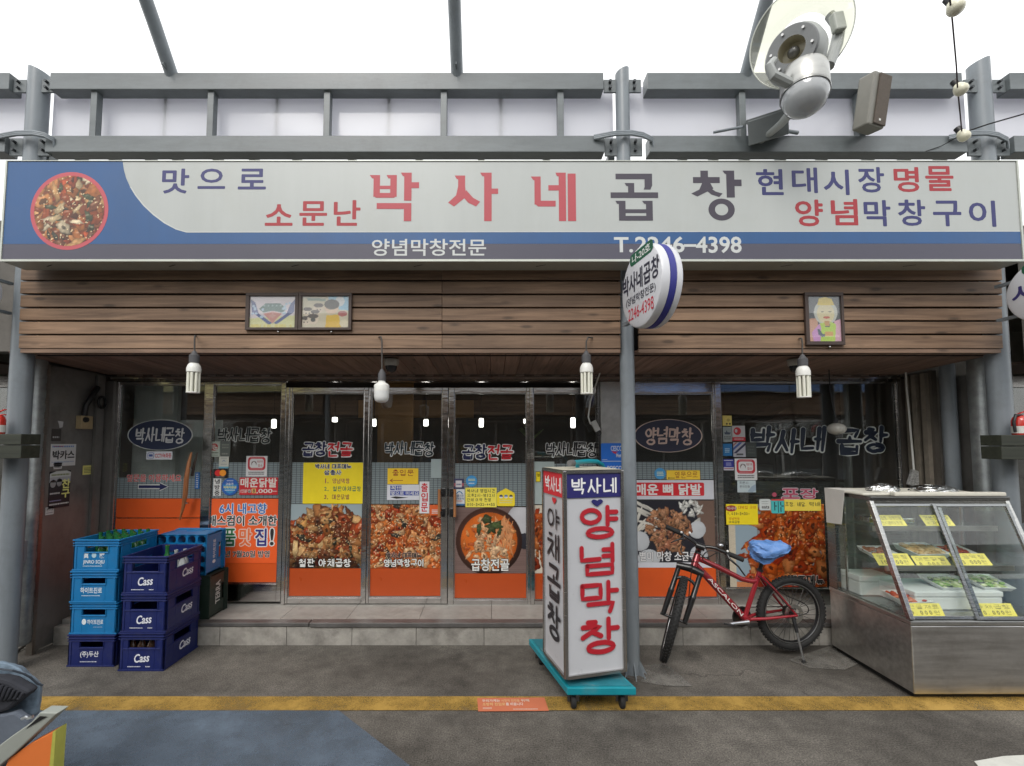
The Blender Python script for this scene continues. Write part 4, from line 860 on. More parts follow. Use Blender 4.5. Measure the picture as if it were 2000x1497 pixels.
# ---- round drum signs hung off the posts
def drum(label, c, a, R_, faces, T=.145, inner='green', group='round drum signs on the posts'):
    u = Vector((math.sin(a), -math.cos(a), 0)); v = Vector((0,0,1)); n = u.cross(v)
    t = thing('round_sign', label, 'sign', c-v*R_, group)
    wm = pm('drum_white', (.6,.61,.64), .3, var=.04)
    b = MB(); b.lathe([(0,-.001),(R_*.9,-.001),(R_*.97,.006),(R_,.02),(R_,.052),(R_*.985,.056)], c, -n, 56); b.build('front_cap', wm, t, smooth=30)
    b = MB(); b.lathe([(R_*.985,.056),(R_,.058),(R_,.096),(R_*.985,.098)], c, -n, 56); b.build('blue_band', flat(col(48,50,130)), t, smooth=30)
    b = MB(); b.lathe([(R_*.985,.098),(R_,.1),(R_,T-.02),(R_*.97,T-.006),(R_*.9,T),(0,T)], c, -n, 56); b.build('rear_cap', wm, t, smooth=30)
    f = Fr(c-u*R_-v*R_, c+u*R_-v*R_, c-u*R_+v*R_).up(.0012)
    if inner:
        b = MB(); rplate(b, f.sub(.27,.035,.83,.185), f.h*.06, .0008); b.build('number_plate', flat(col(30,88,62)), t)
    for s_, q, cc, bo in faces:
        b = MB(); text(b, s_, f.sub(*q), bo, .0016); b.build('lettering', flat(cc), t)
    for z in (.16, -.16):
        b = MB(); e = c-u*(R_*.93)+v*z*R_/.27+(-n)*T*.5; b.bar(e, e-u*.12, .03, .02); b.build('bracket', GREYP, t)
    return t
cS = Vector((.937, 2.86, U(1262, 560, 2.86).z))
drum('round white drum sign with a blue rim band beside the slim post', cS, R(10), .26, [('나-20호', (.33,.06,.77,.16), (.75,.78,.75), .012), ('박사네곱창', (.07,.27,.95,.52), (.03,.03,.05), .03), ('(양념막창전문)', (.15,.56,.87,.68), (.04,.04,.06), .012), ('2246-4398', (.2,.71,.82,.86), col(190,40,60), .0)])
cR = Vector((3.555, 2.93, U(1995, 566, 2.93).z))
drum('round white drum sign cut by the right edge of the photo', cR, R(2), .205, [('시', (.12,.34,.42,.62), col(50,45,100), .03), ('22', (.34,.66,.6,.84), col(190,170,60), .02)])
cL = Vector((-3.71, 3.12, U(-9, 566, 3.2).z))
drum('edge of a round white drum sign at the left margin of the photo', cL, R(-4), .19, [])
# ---- dolly sign
P_ = G(1105,1327,.2); Q_ = G(1222,1311,.2); u = (Q_-P_); wF = u.length; u.normalize(); v = Vector((0,0,1)); wv = Vector((-u.y, u.x, 0)); dS = .37; hS = 1.262
ds = thing('dolly_sign', 'tall white box sign with red hangul lettering standing on a teal hand truck', 'sign', P_+u*wF/2+wv*dS/2)
def dp(a, b_, z): return P_+u*a+wv*b_+v*z
b = MB(); b.add([dp(a, b_, z) for z in (.004, hS-.004) for a, b_ in ((.006,.006),(wF-.006,.006),(wF-.006,dS-.006),(.006,dS-.006))], [(0,3,2,1),(4,5,6,7),(0,1,5,4),(1,2,6,5),(2,3,7,6),(3,0,4,7)])
b.build('cabinet', pm('acrylic_white', (.5,.51,.535), .3, var=.03), ds)
for a, b_ in ((0,0),(wF,0),(wF,dS),(0,dS)):
    c_ = dp(a, b_, 0); MB().bar(c_+(dp(wF/2,dS/2,0)-c_)*.025, dp(a, b_, hS)+(dp(wF/2,dS/2,0)-c_)*.025, .024, .024, u).build('edge_bar', ST, ds, bevel=.003)
for z in (.006, hS-.006):
    for a, b_ in ((((.012,0),(wF-.012,0))), (((wF,.012),(wF,dS-.012))), (((.012,dS),(wF-.012,dS))), (((0,.012),(0,dS-.012)))): MB().bar(dp(*a, z), dp(*b_, z), .016, .02).build('rim_bar', ST, ds)
MB().add([dp(a, b_, hS+.006) for a, b_ in ((0,0),(wF,0),(wF,dS),(0,dS))], [(0,1,2,3)]).build('lid', pm('cream_lid', (.55,.52,.42), .5, dirt=.4), ds)
fF = Fr(dp(.018,-.0005,.02), dp(wF-.018,-.0005,.02), dp(.018,-.0005,hS-.016)); fL = Fr(dp(-.0005,dS-.018,.02), dp(-.0005,.018,.02), dp(-.0005,dS-.018,hS-.016))
HEART = [(.5,1.0),(.12,.58),(0,.32),(.06,.1),(.2,0),(.36,.04),(.5,.2),(.64,.04),(.8,0),(.94,.1),(1,.32),(.88,.58)]
def sface(f, hc, lc, word, cells, ul, ur, th, lc2):
    b = MB(); plate(b, f.sub(0,.002,1,.125), .0006, -.0004); b.build('header_panel', flat(hc), ds)
    b = MB(); hand(b, '박사네', f.sub(.08,.022,.94,.108), .115, .001, jit=.02, gap=.06); b.build('lettering', flat((.75,.75,.75)), ds)
    b = MB(); g = f.sub(.45,.135,.67,.172); b.slab([g.p(x*g.w, (1-y)*g.h) for x, y in HEART], g.n, .0006); b.build('heart', flat(hc), ds)
    b2 = MB(); b = MB()
    for ch, (v0, v1) in zip(word, cells):
        if lc2: hand(b2, ch, f.sub(ul, v0, ur, v1), th+.02, .0, jit=.012)
        hand(b, ch, f.sub(ul, v0, ur, v1), th, .0022, jit=.012)
    b2.build('lettering_outline', flat(lc2 or lc), ds); b.build('lettering', flat(lc), ds)
sface(fF, col(40,38,110,.8), col(190,28,45,.8), '양념막창', [(.165,.335),(.355,.52),(.548,.715),(.735,.915)], .2, .97, .132, (.5,.2,.22))
sface(fL, col(205,45,55), (.02,.02,.025), '야채곱창', [(.19,.305),(.32,.47),(.49,.68),(.695,.885)], .16, .86, .12, None)
TEAL = pm('teal_paint', col(20,140,155,.9), .42, var=.15, scale=5, dirt=.45, dirtc=(.16,.13,.1))
hd = thing('hand_truck', 'teal flat hand truck on small castors under the tall white box sign', 'trolley', (P_.x, P_.y, 0))
A_ = G(1108,1344,.15); B_ = G(1243,1344,.15); E_ = G(1058,1280,.15)
uu = (B_-A_); wT = uu.length; uu.normalize(); ww = (E_-A_); lT = ww.length; ww.normalize()
def tp(a, b_, z): return A_+uu*a+ww*b_+Vector((0,0,z-.15))
def tbox(a0, a1, b0, b1, z0, z1): return MB().add([tp(a, b_, z) for z in (z0, z1) for a, b_ in ((a0,b0),(a1,b0),(a1,b1),(a0,b1))], [(0,3,2,1),(4,5,6,7),(0,1,5,4),(1,2,6,5),(2,3,7,6),(3,0,4,7)])
tbox(0, wT, 0, lT+.28, .105, .15).build('platform', TEAL, hd, bevel=.006)
tbox(.02, wT-.02, .02, lT+.26, .151, .154).build('deck_pad', pm('deck_wear', col(40,130,145,.8), .7, var=.3, dirt=.8, dirtc=(.25,.2,.16)), hd)
for a in (.06, wT-.06):
    for b_ in (.06, lT+.2):
        w = MB(); c_ = tp(a, b_, .045); w.lathe([(0,-.014),(.04,-.014),(.045,-.008),(.045,.008),(.04,.014),(0,.014)], c_, uu, 20); o = w.build('castor', RUB, hd, smooth=40)
        w = MB(); w.bar(tp(a-.02, b_, .04), tp(a-.02, b_, .104), .006, .035, uu); w.bar(tp(a+.02, b_, .04), tp(a+.02, b_, .104), .006, .035, uu); w.build('fork', STD, o)
hz = [U(1118,904,3.1), U(1150,901,3.28), U(1166,902,3.36), U(1176,908,3.4), U(1181,918,3.42), Vector((U(1181,918,3.42).x+.02, 3.45, .15))]
b = MB(); b.tube(hz, .016, 10); b.build('handle', TEAL, hd, smooth=50)
b = MB(); b.tube([U(1112,905,3.06), U(1120,904,3.11)], .02, 10); b.build('grip', pm('grey_rubber', (.12,.12,.12), .7), hd, smooth=40)
b = MB(); b.tube([U(1128,906,3.2), U(1128,916,3.2)], .014, 8); b.build('handle_stub', TEAL, hd)
# ================================================================== POSTERS, NOTICES, STICKERS on the glass
def PF(x0, y0, x1, y1, y=YFI-.0002): return FR(x0, y0, x1, y1, y)
def poster(label, px, cv, words=(), group='food pictures stuck on the doors'):
    f = PF(*px); t = thing('food_poster', label, 'poster', f.p(f.w/2, 0), group)
    b = MB(); plate(b, f, .001); b.build('sheet', flat((.5,.5,.48)), t); cv.mesh('picture', f, t, .0016, .3)
    for w in words:
        s_, r, c_, oc, kind = w; g = pf(f, px, r); bo = MB(); bf = MB()
        if kind == 'h': hand(bo, s_, g, .24, .0022, jit=.03, gap=.08); hand(bf, s_, g, .13, .005, jit=.03, gap=.08)
        else: text(bo, s_, g, .08, .0022); text(bf, s_, g, .02, .0032)
        bo.build('lettering_outline', flat(oc), t); bf.build('lettering', flat(c_), t)
    return t
WHT = (.72,.73,.71); DKO = (.02,.015,.012)
cv = Canvas(150, 128, (.30,.36,.38), 11)
kp = lambda x, y: y > 26+18*abs(x/75-1)**2+(10 if x < 30 else 0)
cv.pile(90, FOOD, 8, 15, y0=30, hole=.15, spec=.3, keep=kp); cv.pile(190, FOOD+[(.52,.28,.11),(.58,.36,.18)], 5, 14, y0=8, hole=.2, spec=.4, keep=lambda x, y: y > 8+24*abs(x/75-1)**2)
cv.pile(22, [(.03,.035,.02),(.04,.04,.03)], 6, 11, y0=30, hole=0, spec=.35, keep=kp); cv.pile(60, FOOD+[(.6,.42,.22)], 6, 13, y0=22, hole=.3, spec=.45, sesame=170, keep=kp)
yy = np.linspace(0, 1, 128)[:, None, None]; cv.a *= 1-.75*np.clip((yy-.72)/.2, 0, 1)
poster('poster of dark stir fried meat heaped under the yellow menu board', (564,985,709,1110), cv, [('철판 야채곱창', (585,1091,687,1107), WHT, DKO, 'h')])
cv = Canvas(150, 128, (.25,.06,.03), 12); cv.pile(260, REDF, 6, 14, hole=.4, spec=.35); cv.pile(120, REDF+[(.6,.36,.2)], 6, 11, hole=.6, spec=.5); cv.pile(5, [(.03,.03,.025)], 8, 13, hole=0, spec=.4); cv.pile(30, REDF, 6, 11, hole=.6, spec=.5, sesame=320)
poster('poster of red sesame grilled intestines on the door with the entrance notices', (721,986,861,1110), cv, [('박사네 대표메뉴', (755,1080,823,1090), (.03,.025,.02), (.5,.35,.3), 'h'), ('양념막창구이', (750,1092,829,1107), WHT, DKO, 'h')])
cv = Canvas(150, 132, (.16,.11,.10), 13); cv.a *= cv.r.uniform(.85, 1.1, (132, 1, 1))
cv.blob(140, 32, 34, 50, .5, (.5,.5,.52), edge=.3, shade=.3, tex=.03, wob=.02); cv.blob(146, 68, 22, 16, 0, (.03,.03,.04), edge=.2, wob=.02, tex=.03)
cv.blob(73, 68, 67, 67, 0, (.05,.022,.016), edge=.2, shade=.6, tex=.05, wob=0, spec=.0); cv.blob(73, 68, 62, 62, 0, (.09,.04,.028), edge=.5, wob=0, tex=.05); cv.blob(73, 68, 57, 57, 0, (.58,.15,.045), edge=.3, wob=0, shade=.2)
ins = lambda x, y: (x-73)**2+(y-68)**2 < 52**2
cv.pile(80, [(.6,.2,.07),(.66,.3,.13),(.5,.11,.04)], 3, 8, 14, 130, 12, 124, hole=0, spec=.2, keep=ins)
for k in range(70):
    a = cv.r.uniform(-.5, .9); cv.blob(100+cv.r.uniform(-12, 18), 58+cv.r.uniform(-28, 30), cv.r.uniform(8, 18), 1.1, a+1.2, (.62,.3,.15), edge=.3, tex=.05, wob=.02)
cv.pile(60, [(.66,.42,.25),(.7,.48,.3),(.6,.34,.18)], 4.5, 8, 20, 124, 60, 122, hole=.12, spec=.25, keep=lambda x, y: ins(x, y) and (y > 84 or 58 < x < 84)); cv.pile(34, [(.68,.45,.28),(.62,.36,.2)], 5, 8, 48, 92, 22, 92, hole=.25, spec=.25, keep=ins)
cv.pile(9, [(.05,.07,.03),(.07,.1,.04)], 6, 10, 34, 100, 8, 56, hole=0, spec=.1, keep=ins)
poster('poster of a black bowl of orange hotpot stew beneath the opening hours notice', (885,991,1029,1120), cv, [('곱창전골', (921,1092,994,1115), WHT, DKO, 't')])
cv = Canvas(150, 128, (.55,.5,.42), 14); cv.pile(160, REDF, 6, 13, 0, 150, 18, 110, hole=.2, spec=.35, keep=lambda x, y: y > 16+(x-8)*.2 and y < 104+8*math.sin(x*.4))
poster('food poster half hidden behind the tall dolly sign', (1043,987,1168,1120), cv)
# spicy chicken feet poster: white card, red banner, black pan
px = (1240,938,1400,1109); f = PF(*px); t = thing('food_poster', 'white poster of a black pan under a red banner, behind the bicycle handlebar', 'poster', f.p(f.w/2, 0))
b = MB(); plate(b, f, .001); b.build('sheet', flat((.6,.61,.66)), t)
b = MB(); g = pf(f, px, (1236,943,1377,969)); rplate(b, g, .012, .0008, .001); b.build('red_banner', flat(col(205,38,48)), t)
b = MB(); text(b, '매운 뼈 닭발', pf(f, px, (1243,946,1371,967)), .045, .0025); b.build('lettering', flat((.74,.72,.70)), t)
cv = Canvas(160, 124, (.02,.02,.026), 15); cpoly(cv, [(.72,0),(1,0),(1,1),(.93,1)], (.15,.1,.08)); cpoly(cv, [(0,0),(1,0),(1,.02),(0,.03)], (.03,.03,.03))
for k in range(12): cv.blob(cv.r.uniform(4, 52), cv.r.uniform(8, 62), 22, 3.0, cv.r.uniform(-1.2, .9), (.66,.64,.58), edge=.25, wob=.03, tex=.04)
cv.pile(26, [(.66,.66,.62)], 4, 7, 88, 132, 6, 44, hole=0, spec=.05, keep=lambda x, y: y < 10+(x-84)*.9)
cv.blob(124, 60, 17, 17, 0, (.5,.52,.54), edge=.12, shade=.15, wob=.02, tex=.02); cv.blob(8, 82, 20, 19, 0, (.5,.52,.54), edge=.12, shade=.15, wob=.02, tex=.02); cv.blob(26, 116, 22, 18, 0, (.5,.52,.54), edge=.12, shade=.15, wob=.02, tex=.02); cv.blob(126, 108, 18, 16, 0, (.45,.47,.5), edge=.12, shade=.15, wob=.02, tex=.02)
cv.pile(84, [(.36,.18,.1),(.42,.23,.14),(.3,.13,.08)], 5.5, 9, 28, 112, 22, 104, hole=.55, spec=.3, keep=lambda x, y: y > 20+abs(x-70)*.25 and abs(x-68) < 44-(abs(y-62)*.25))
cv.mesh('picture', pf(f, px, (1241,976,1396,1099)), t, .0018, .3)
g = pf(f, px, (1248,1078,1372,1096)); b = MB(); text(b, '별미 막창 소금구이', g, .08, .0026); b.build('lettering_outline', flat((.02,.02,.03)), t); b = MB(); text(b, '별미 막창 소금구이', g, .02, .0036); b.build('lettering', flat((.72,.72,.72)), t)
cv = Canvas(170, 140, (.26,.33,.38), 16); cpoly(cv, [(0,0),(.07,0),(.07,1),(0,1)], (.5,.45,.36)); cpoly(cv, [(.07,.92),(1,.96),(1,1),(.07,1)], (.5,.2,.1))
kp = lambda x, y: x > 60-abs(y-55)*.15+8*math.sin(y*.15)-(26 if y > 90 else 0)
cv.pile(330, REDF+[(.28,.05,.02)], 6, 15, 40, 170, 0, 134, hole=.3, spec=.4, keep=kp); cv.pile(14, REDF, 7, 12, 22, 60, 66, 126, hole=.3, spec=.4); cv.pile(60, [(.5,.17,.055),(.44,.11,.035),(.36,.07,.025)], 7, 12, 56, 170, 0, 70, hole=.5, spec=.45, sesame=110, keep=kp); cv.a[:, 50:] *= np.array([.85,.68,.6])
poster('large poster of glossy red intestines behind the bicycle rear wheel and saddle', (1424,985,1612,1149), cv, [('대표메뉴', (1538,1124,1606,1144), (.02,.02,.02), (.55,.5,.45), 'h')])
# orange broadcast banner
px = (403,974.5,543,1100); f = PF(*px, YFI-.0002)
OC = col(216,88,38,1.2)
its = [('t','6시 내고향',.18,.075,.83,.235,col(50,110,185),{'out':WHT,'b':.03,'ob':.05}), ('t','매스컴이 소개한',.02,.265,.98,.42,(.02,.02,.02),{'out':WHT,'b':.03,'ob':.045}),
 ('t','명',.04,.47,.2,.73,col(60,60,60),{'out':WHT,'b':.03}), ('t','품',.25,.47,.41,.73,col(35,100,60),{'out':WHT,'b':.03}), ('t','맛',.47,.47,.63,.73,col(225,110,60),{'out':(.72,.5,.42),'b':.02}), ('t','집',.69,.47,.84,.73,col(50,45,120),{'out':WHT,'b':.03}), ('t','!',.9,.47,.94,.72,(.02,.02,.02),{'out':WHT,'b':.02}),
 ('t','2년 7월20일 방영',.22,.81,.89,.91,(.02,.02,.02),{'out':(.6,.55,.5),'b':.015})]
sticker('banner', 'orange banner of blue, black and green hangul under the red price sticker', 'banner', f, OC, its)
def stk(name, label, cat, px, c, items=(), **k): return sticker(name, label, cat, FR(*px, YFI-.0042), c, items, **k)
YEL = col(246,222,40,.95)
stk('menu_board', 'yellow menu board listing three numbered dishes above the heap poster', 'menu', (592,904,709,984), YEL, [('h','박사네 대표메뉴',.2,.03,.8,.15,NAVY,{'out':WHT,'th':.13,'ob':.16}), ('h','삼총사',.35,.18,.64,.3,NAVY,{'out':WHT,'th':.13,'ob':.16}),
 ('h','1. 양념막창',.36,.38,.78,.51,col(150,70,90),{'th':.1}), ('h','2. 철판야채곱창',.36,.575,.97,.7,col(40,110,90),{'th':.1}), ('h','3. 매운닭발',.36,.77,.78,.9,col(140,80,70),{'th':.1})], r=.006)
stk('notice', 'yellow entrance notice with a red arrow pointing left', 'notice', (757,915,817,946), col(240,200,50), [('h','출입문',.15,.08,.86,.48,col(150,50,35),{'th':.09}), ('p','',.07,.62,.5,.92,col(150,50,35),{'pts':[(0,.5),(.22,.1),(.26,.2),(.12,.44),(1,.44),(1,.56),(.12,.56),(.26,.8),(.22,.9)]})])
stk('notice', 'white notice with blue highlighted lettering under the yellow arrow notice', 'notice', (756,947,819,977), (.68,.69,.74), [('r','',.1,.06,.45,.37,col(60,75,160)), ('r','',.1,.42,.99,.7,col(60,75,160)), ('t','꼭!!!',.12,.08,.44,.35,WHT,{'z':.0006}), ('t','옆으로 미세요',.12,.44,.98,.68,WHT,{'z':.0006}), ('p','',.1,.76,.66,.92,(.02,.02,.02),{'pts':[(0,.4),(.3,0),(1,.5),(.35,1)]})])
stk('notice', 'tall white entrance strip with three stacked red letters', 'notice', (819.5,941,838.5,1003), (.72,.72,.74), [('t','출',.18,.05,.82,.32,col(200,35,45),{'b':.03}), ('t','입',.18,.36,.82,.62,col(200,35,45),{'b':.03}), ('t','문',.18,.67,.82,.94,col(200,35,45),{'b':.03})])
stk('leaflet', 'small orange leaflet beside the tall white entrance strip', 'leaflet', (839,987,861,1007), col(220,100,50), [('l','',.2,.4,.8,.85,WHT,{'n':3})])
stk('blank_sheet', 'pale blank sheet above the tall white entrance strip', 'sheet', (842,897,862,934), (.36,.43,.43))
stk('blank_sheet', 'pale blank sheet at the top corner of the door behind the dolly sign', 'sheet', (1044,902,1083,985), (.38,.45,.44))
stk('sticker', 'small yellow sticker beside the red header of the dolly sign', 'sticker', (1046,921,1056,942), YEL, [('r','',.1,.05,.9,.95,YEL), ('t','옆',.25,.2,.8,.5,(.02,.02,.02))], rim=1)
stk('sticker', 'dark blue and pink patterned sticker above the market membership card', 'sticker', (886,935,906,955), (.05,.05,.12), [('r','',.2,.2,.8,.85,(.6,.58,.6)), ('r','',0,.45,1,.75,col(170,90,100),{'z':-.0002}), ('l','',.28,.45,.75,.7,(.1,.1,.2),{'n':1})])
stk('sticker', 'round sky blue sticker above the opening hours notice', 'sticker', (910,929,932,951), col(70,150,205), [('l','',.22,.28,.8,.5,col(220,220,150),{'n':2}), ('l','',.25,.62,.75,.78,WHT,{'n':1})], shape='oval')
stk('sticker', 'white market membership card with a blue arch beside the opening hours notice', 'sticker', (887,956,907.5,987.5), (.68,.70,.72), [('p','',.15,.1,.85,.3,col(50,120,170),{'pts':[(0,1),(.2,.35),(.5,0),(.8,.35),(1,1),(.85,1),(.7,.55),(.5,.3),(.3,.55),(.15,1)]}), ('t','전통시장',.08,.33,.92,.48,col(50,100,150)), ('t','화재공제',.08,.52,.92,.64,col(50,100,150)), ('t','가입점포',.2,.68,.8,.78,col(210,110,80)), ('r','',0,.9,1,1,col(50,110,160))])
stk('notice', 'yellow handwritten opening hours notice above the stew poster', 'notice', (909,953,970,991), col(240,225,90), [('h','박사네 영업시간',.05,.06,.95,.25,(.08,.08,.03),{'th':.12}), ('h','오후2시~밤12시',.06,.3,.95,.48,(.08,.08,.03),{'th':.1}), ('h','단체 예약 환영',.05,.53,.82,.71,(.08,.08,.03),{'th':.1}), ('h','010-3432-4455',.06,.77,.95,.95,(.08,.08,.03),{'th':.1})])
stk('sticker', 'house shaped yellow sticker with three faces right of the opening hours notice', 'sticker', (970.5,954,1005.5,989), col(240,215,50), [('o','',.13,.38,.34,.56,WHT), ('o','',.4,.38,.61,.56,WHT), ('o','',.68,.38,.89,.56,WHT), ('p','',.13,.36,.34,.47,(.05,.06,.12),{'pts':[(0,1),(.15,.2),(.5,0),(.85,.2),(1,1)],'z':.0005}), ('p','',.4,.36,.61,.47,(.1,.2,.4),{'pts':[(0,1),(.15,.2),(.5,0),(.85,.2),(1,1)],'z':.0005}), ('p','',.68,.36,.89,.47,(.05,.06,.05),{'pts':[(0,1),(.15,.2),(.5,0),(.85,.2),(1,1)],'z':.0005}), ('l','',.15,.62,.87,.86,(.68,.66,.3),{'n':2})], shape=[(.04,.25),(.5,0),(.96,.25),(1,.34),(1,.94),(.94,1),(.06,1),(0,.94),(0,.34)])
stk('sticker', 'pale green card sticker with a red disc below the outlined lettering', 'sticker', (408,863,430,892.5), (.42,.47,.40), [('o','',.18,.12,.82,.6,col(170,50,50)), ('p','',.35,.2,.75,.55,(.5,.5,.45),{'pts':[(0,0),(.2,0),(.2,.6),(.4,.8),(1,.8),(1,1),(.3,1),(0,.7)],'z':.0004}), ('p','',.5,.2,.8,.45,(.5,.5,.45),{'pts':[(0,0),(.25,0),(.25,.6),(.9,.6),(.9,1),(.2,1),(0,.8)],'z':.0005}), ('l','',.12,.68,.88,.8,(.03,.05,.03),{'n':1}), ('l','',.15,.86,.85,.93,(.08,.1,.08),{'n':1})], rim=1)
stk('sticker', 'dull grey card sticker right of the pale green one', 'sticker', (431,862,450,892), (.12,.135,.12), [('l','',.15,.15,.85,.5,(.25,.26,.22),{'n':2}), ('l','',.15,.75,.8,.9,(.3,.3,.26),{'n':1})])
stk('sticker', 'cream card sticker just above the card with red and orange discs', 'sticker', (428,892,447,915), (.55,.55,.48), [('p','',.3,.28,.7,.45,(.25,.3,.4),{'pts':[(0,1),(.3,.2),(.5,0),(.7,.2),(1,1),(.8,1),(.5,.5),(.2,1)]}), ('l','',.2,.12,.8,.2,(.3,.3,.3),{'n':1}), ('l','',.2,.6,.8,.72,(.3,.3,.3),{'n':1}), ('r','',0,.86,1,1,col(110,170,190))])
stk('sticker', 'black card sticker with overlapping red and orange discs', 'sticker', (417,916,445,934), (.012,.012,.014), [('o','',.1,.1,.56,.8,col(215,40,40)), ('o','',.43,.1,.89,.8,col(245,150,40),{'z':.0003}), ('l','',.18,.84,.82,.93,(.5,.5,.5),{'n':1})])
stk('notice', 'narrow white air conditioning strip left of the round blue sticker', 'notice', (417,935,432,969), (.66,.66,.64), [('t','냉',.18,.04,.82,.3,(.03,.03,.03),{'b':.03}), ('t','방',.18,.37,.82,.63,(.03,.03,.03),{'b':.03}), ('t','중',.18,.7,.82,.97,(.03,.03,.03),{'b':.03})])
stk('sticker', 'round blue relief payment sticker left of the red price sticker', 'sticker', (433,934,466,968), col(45,95,170), [('p','',.08,.38,.92,.9,col(60,140,190),{'pts':[(0,0),(1,0),(.9,.5),(.7,.85),(.5,1),(.3,.85),(.1,.5)]}), ('t','고유가',.24,.27,.7,.43,(.7,.72,.7),{'b':.03,'z':.0004}), ('t','피해지원금',.12,.47,.88,.6,col(235,220,120),{'b':.03,'z':.0004}), ('l','',.2,.66,.8,.74,WHT,{'n':1}), ('l','',.3,.13,.7,.19,WHT,{'n':1})], shape='oval')
stk('sticker', 'red price sticker for spicy chicken feet above the orange banner', 'sticker', (468,933,543,967), col(196,45,52), [('t','매운닭발',.03,.04,.97,.56,(.72,.68,.62),{'b':.03}), ('t','1인분',.02,.68,.2,.88,(.7,.66,.6)), ('t','₩',.22,.68,.31,.88,(.7,.66,.6),{'b':.02}), ('r','',.325,.64,.43,.9,col(225,185,110)), ('t','8',.35,.67,.41,.87,(.1,.05,.03),{'z':.0006}), ('t',',000',.45,.66,.86,.92,(.7,.66,.6),{'b':.02}), ('l','',.88,.74,.98,.84,(.6,.5,.45),{'n':1})])
def rim_card(lb, px):
    stk('sticker', lb, 'sticker', px, (.66,.66,.66), [('rr','',.08,.04,.92,.7,col(190,50,62)), ('rr','',.17,.14,.83,.58,(.66,.66,.66),{'z':.0003}), ('p','',.24,.24,.5,.5,(.2,.15,.15),{'pts':[(0,.5),(.1,.15),(.5,0),(.9,.15),(1,.5),(.9,.9),(.85,.5),(.5,.1),(.15,.5),(.1,.9)],'z':.0006}), ('t','착한가격',.52,.22,.78,.34,col(170,60,60),{'z':.0004}), ('t','업소',.56,.4,.78,.52,col(170,60,60),{'z':.0004}), ('l','',.2,.075,.8,.115,(.6,.4,.4),{'n':1,'z':.0006}), ('l','',.2,.61,.8,.66,(.6,.4,.4),{'n':1,'z':.0006}), ('l','',.12,.75,.88,.93,(.06,.06,.06),{'n':2})])
rim_card('white sticker with a red rounded frame above the red price sticker', (481,891,522,931))
rim_card('white sticker with a red rounded frame on the kitchen window', (1435,896,1478,938))
stk('sticker', 'small white surveillance sticker with a camera drawing under the dark oval', 'sticker', (286,882,337,898), (.64,.65,.68), [('rr','',.05,.14,.3,.86,col(90,110,170)), ('rr','',.07,.2,.28,.8,(.64,.65,.68),{'z':.0003}), ('rr','',.1,.36,.25,.64,col(70,90,150),{'z':.0006}), ('t','CCTV녹화중',.34,.22,.95,.8,col(190,45,55),{'b':.02})])
stk('sticker', 'small blue strip sticker behind the bowed timber door pull', 'sticker', (381,923,390,955), col(60,120,190), [('l','',.25,.05,.75,.95,WHT,{'n':7})])
stk('sticker', 'round sky blue sticker beside the small yellow side door notice', 'sticker', (1278,914.5,1300,936.5), col(75,150,200), [('l','',.22,.3,.8,.72,col(215,225,190),{'n':3})], shape='oval')
stk('notice', 'small yellow side door notice over the white chicken feet poster', 'notice', (1302,919,1367,937), col(240,200,60), [('h','옆문으로',.24,.1,.93,.85,col(170,105,30),{'th':.09}), ('p','',.03,.74,.24,.94,(.03,.02,.02),{'pts':[(0,.5),(.2,0),(.2,.35),(1,.35),(1,.65),(.2,.65),(.2,1)]})])
# kitchen window stickers
stk('sticker', 'little yellow card with a doodle at the top left of the kitchen window', 'sticker', (1411,812,1429,832), col(225,205,110), [('o','',.45,.3,.8,.6,col(190,170,90)), ('o','',.35,.72,.55,.9,(.05,.04,.02)), ('o','',.68,.72,.88,.9,(.05,.04,.02))])
stk('sticker', 'grey card sticker with a dark ship like emblem on the kitchen window', 'sticker', (1412,834,1429,864), (.30,.34,.33), [('p','',.1,.2,.9,.5,(.06,.08,.12),{'pts':[(0,.6),(.3,.5),(.4,0),(.5,.5),(1,.6),(.8,1),(.2,1)]}), ('l','',.1,.6,.9,.85,(.08,.08,.08),{'n':2})])
stk('sticker', 'white card sticker with a red ball above a red band on the kitchen window', 'sticker', (1430,832,1455,862), (.5,.5,.5), [('o','',.1,.1,.68,.6,col(190,45,55)), ('o','',.2,.22,.4,.45,(.5,.5,.5),{'z':.0003}), ('r','',0,.74,1,1,col(190,45,55)), ('l','',.15,.8,.85,.93,(.6,.45,.45),{'n':1,'z':.0004})])
stk('sticker', 'plain blue card sticker under the ship card on the kitchen window', 'sticker', (1412,867,1430,891), col(35,110,165), [('l','',.2,.35,.7,.75,(.4,.55,.65),{'n':3})])
stk('sticker', 'card sticker with blue and rust diagonal stripes on the kitchen window', 'sticker', (1432,864,1456,893), (.42,.42,.46), [('p','',0,.02,1,.75,col(60,85,150),{'pts':[(0,.5),(.5,0),(.75,0),(0,.75)]}), ('p','',0,.02,1,.75,(.03,.03,.08),{'pts':[(0,1),(1,0),(1,.25),(.25,1)]}), ('p','',0,.02,1,.75,col(160,90,80),{'pts':[(0,.2),(.2,0),(.35,0),(0,.35)]}), ('r','',.25,.77,.8,.86,(.02,.02,.02)), ('l','',.2,.89,.8,.96,(.1,.1,.1),{'n':1})])
stk('sticker', 'dull dark card right of the striped card on the kitchen window', 'sticker', (1457,864,1477,893), (.05,.06,.055), [('l','',.15,.2,.8,.8,(.09,.1,.09),{'n':3})])
stk('sticker', 'navy card with white print beside the red framed kitchen window sticker', 'sticker', (1413,897,1433,919), col(50,55,140), [('l','',.05,.06,.95,.18,WHT,{'n':1}), ('l','',.25,.3,.75,.6,(.4,.42,.6),{'n':3}), ('r','',0,.72,1,1,(.5,.5,.55)), ('l','',.05,.76,.95,.92,col(150,60,90),{'n':1,'z':.0004})])
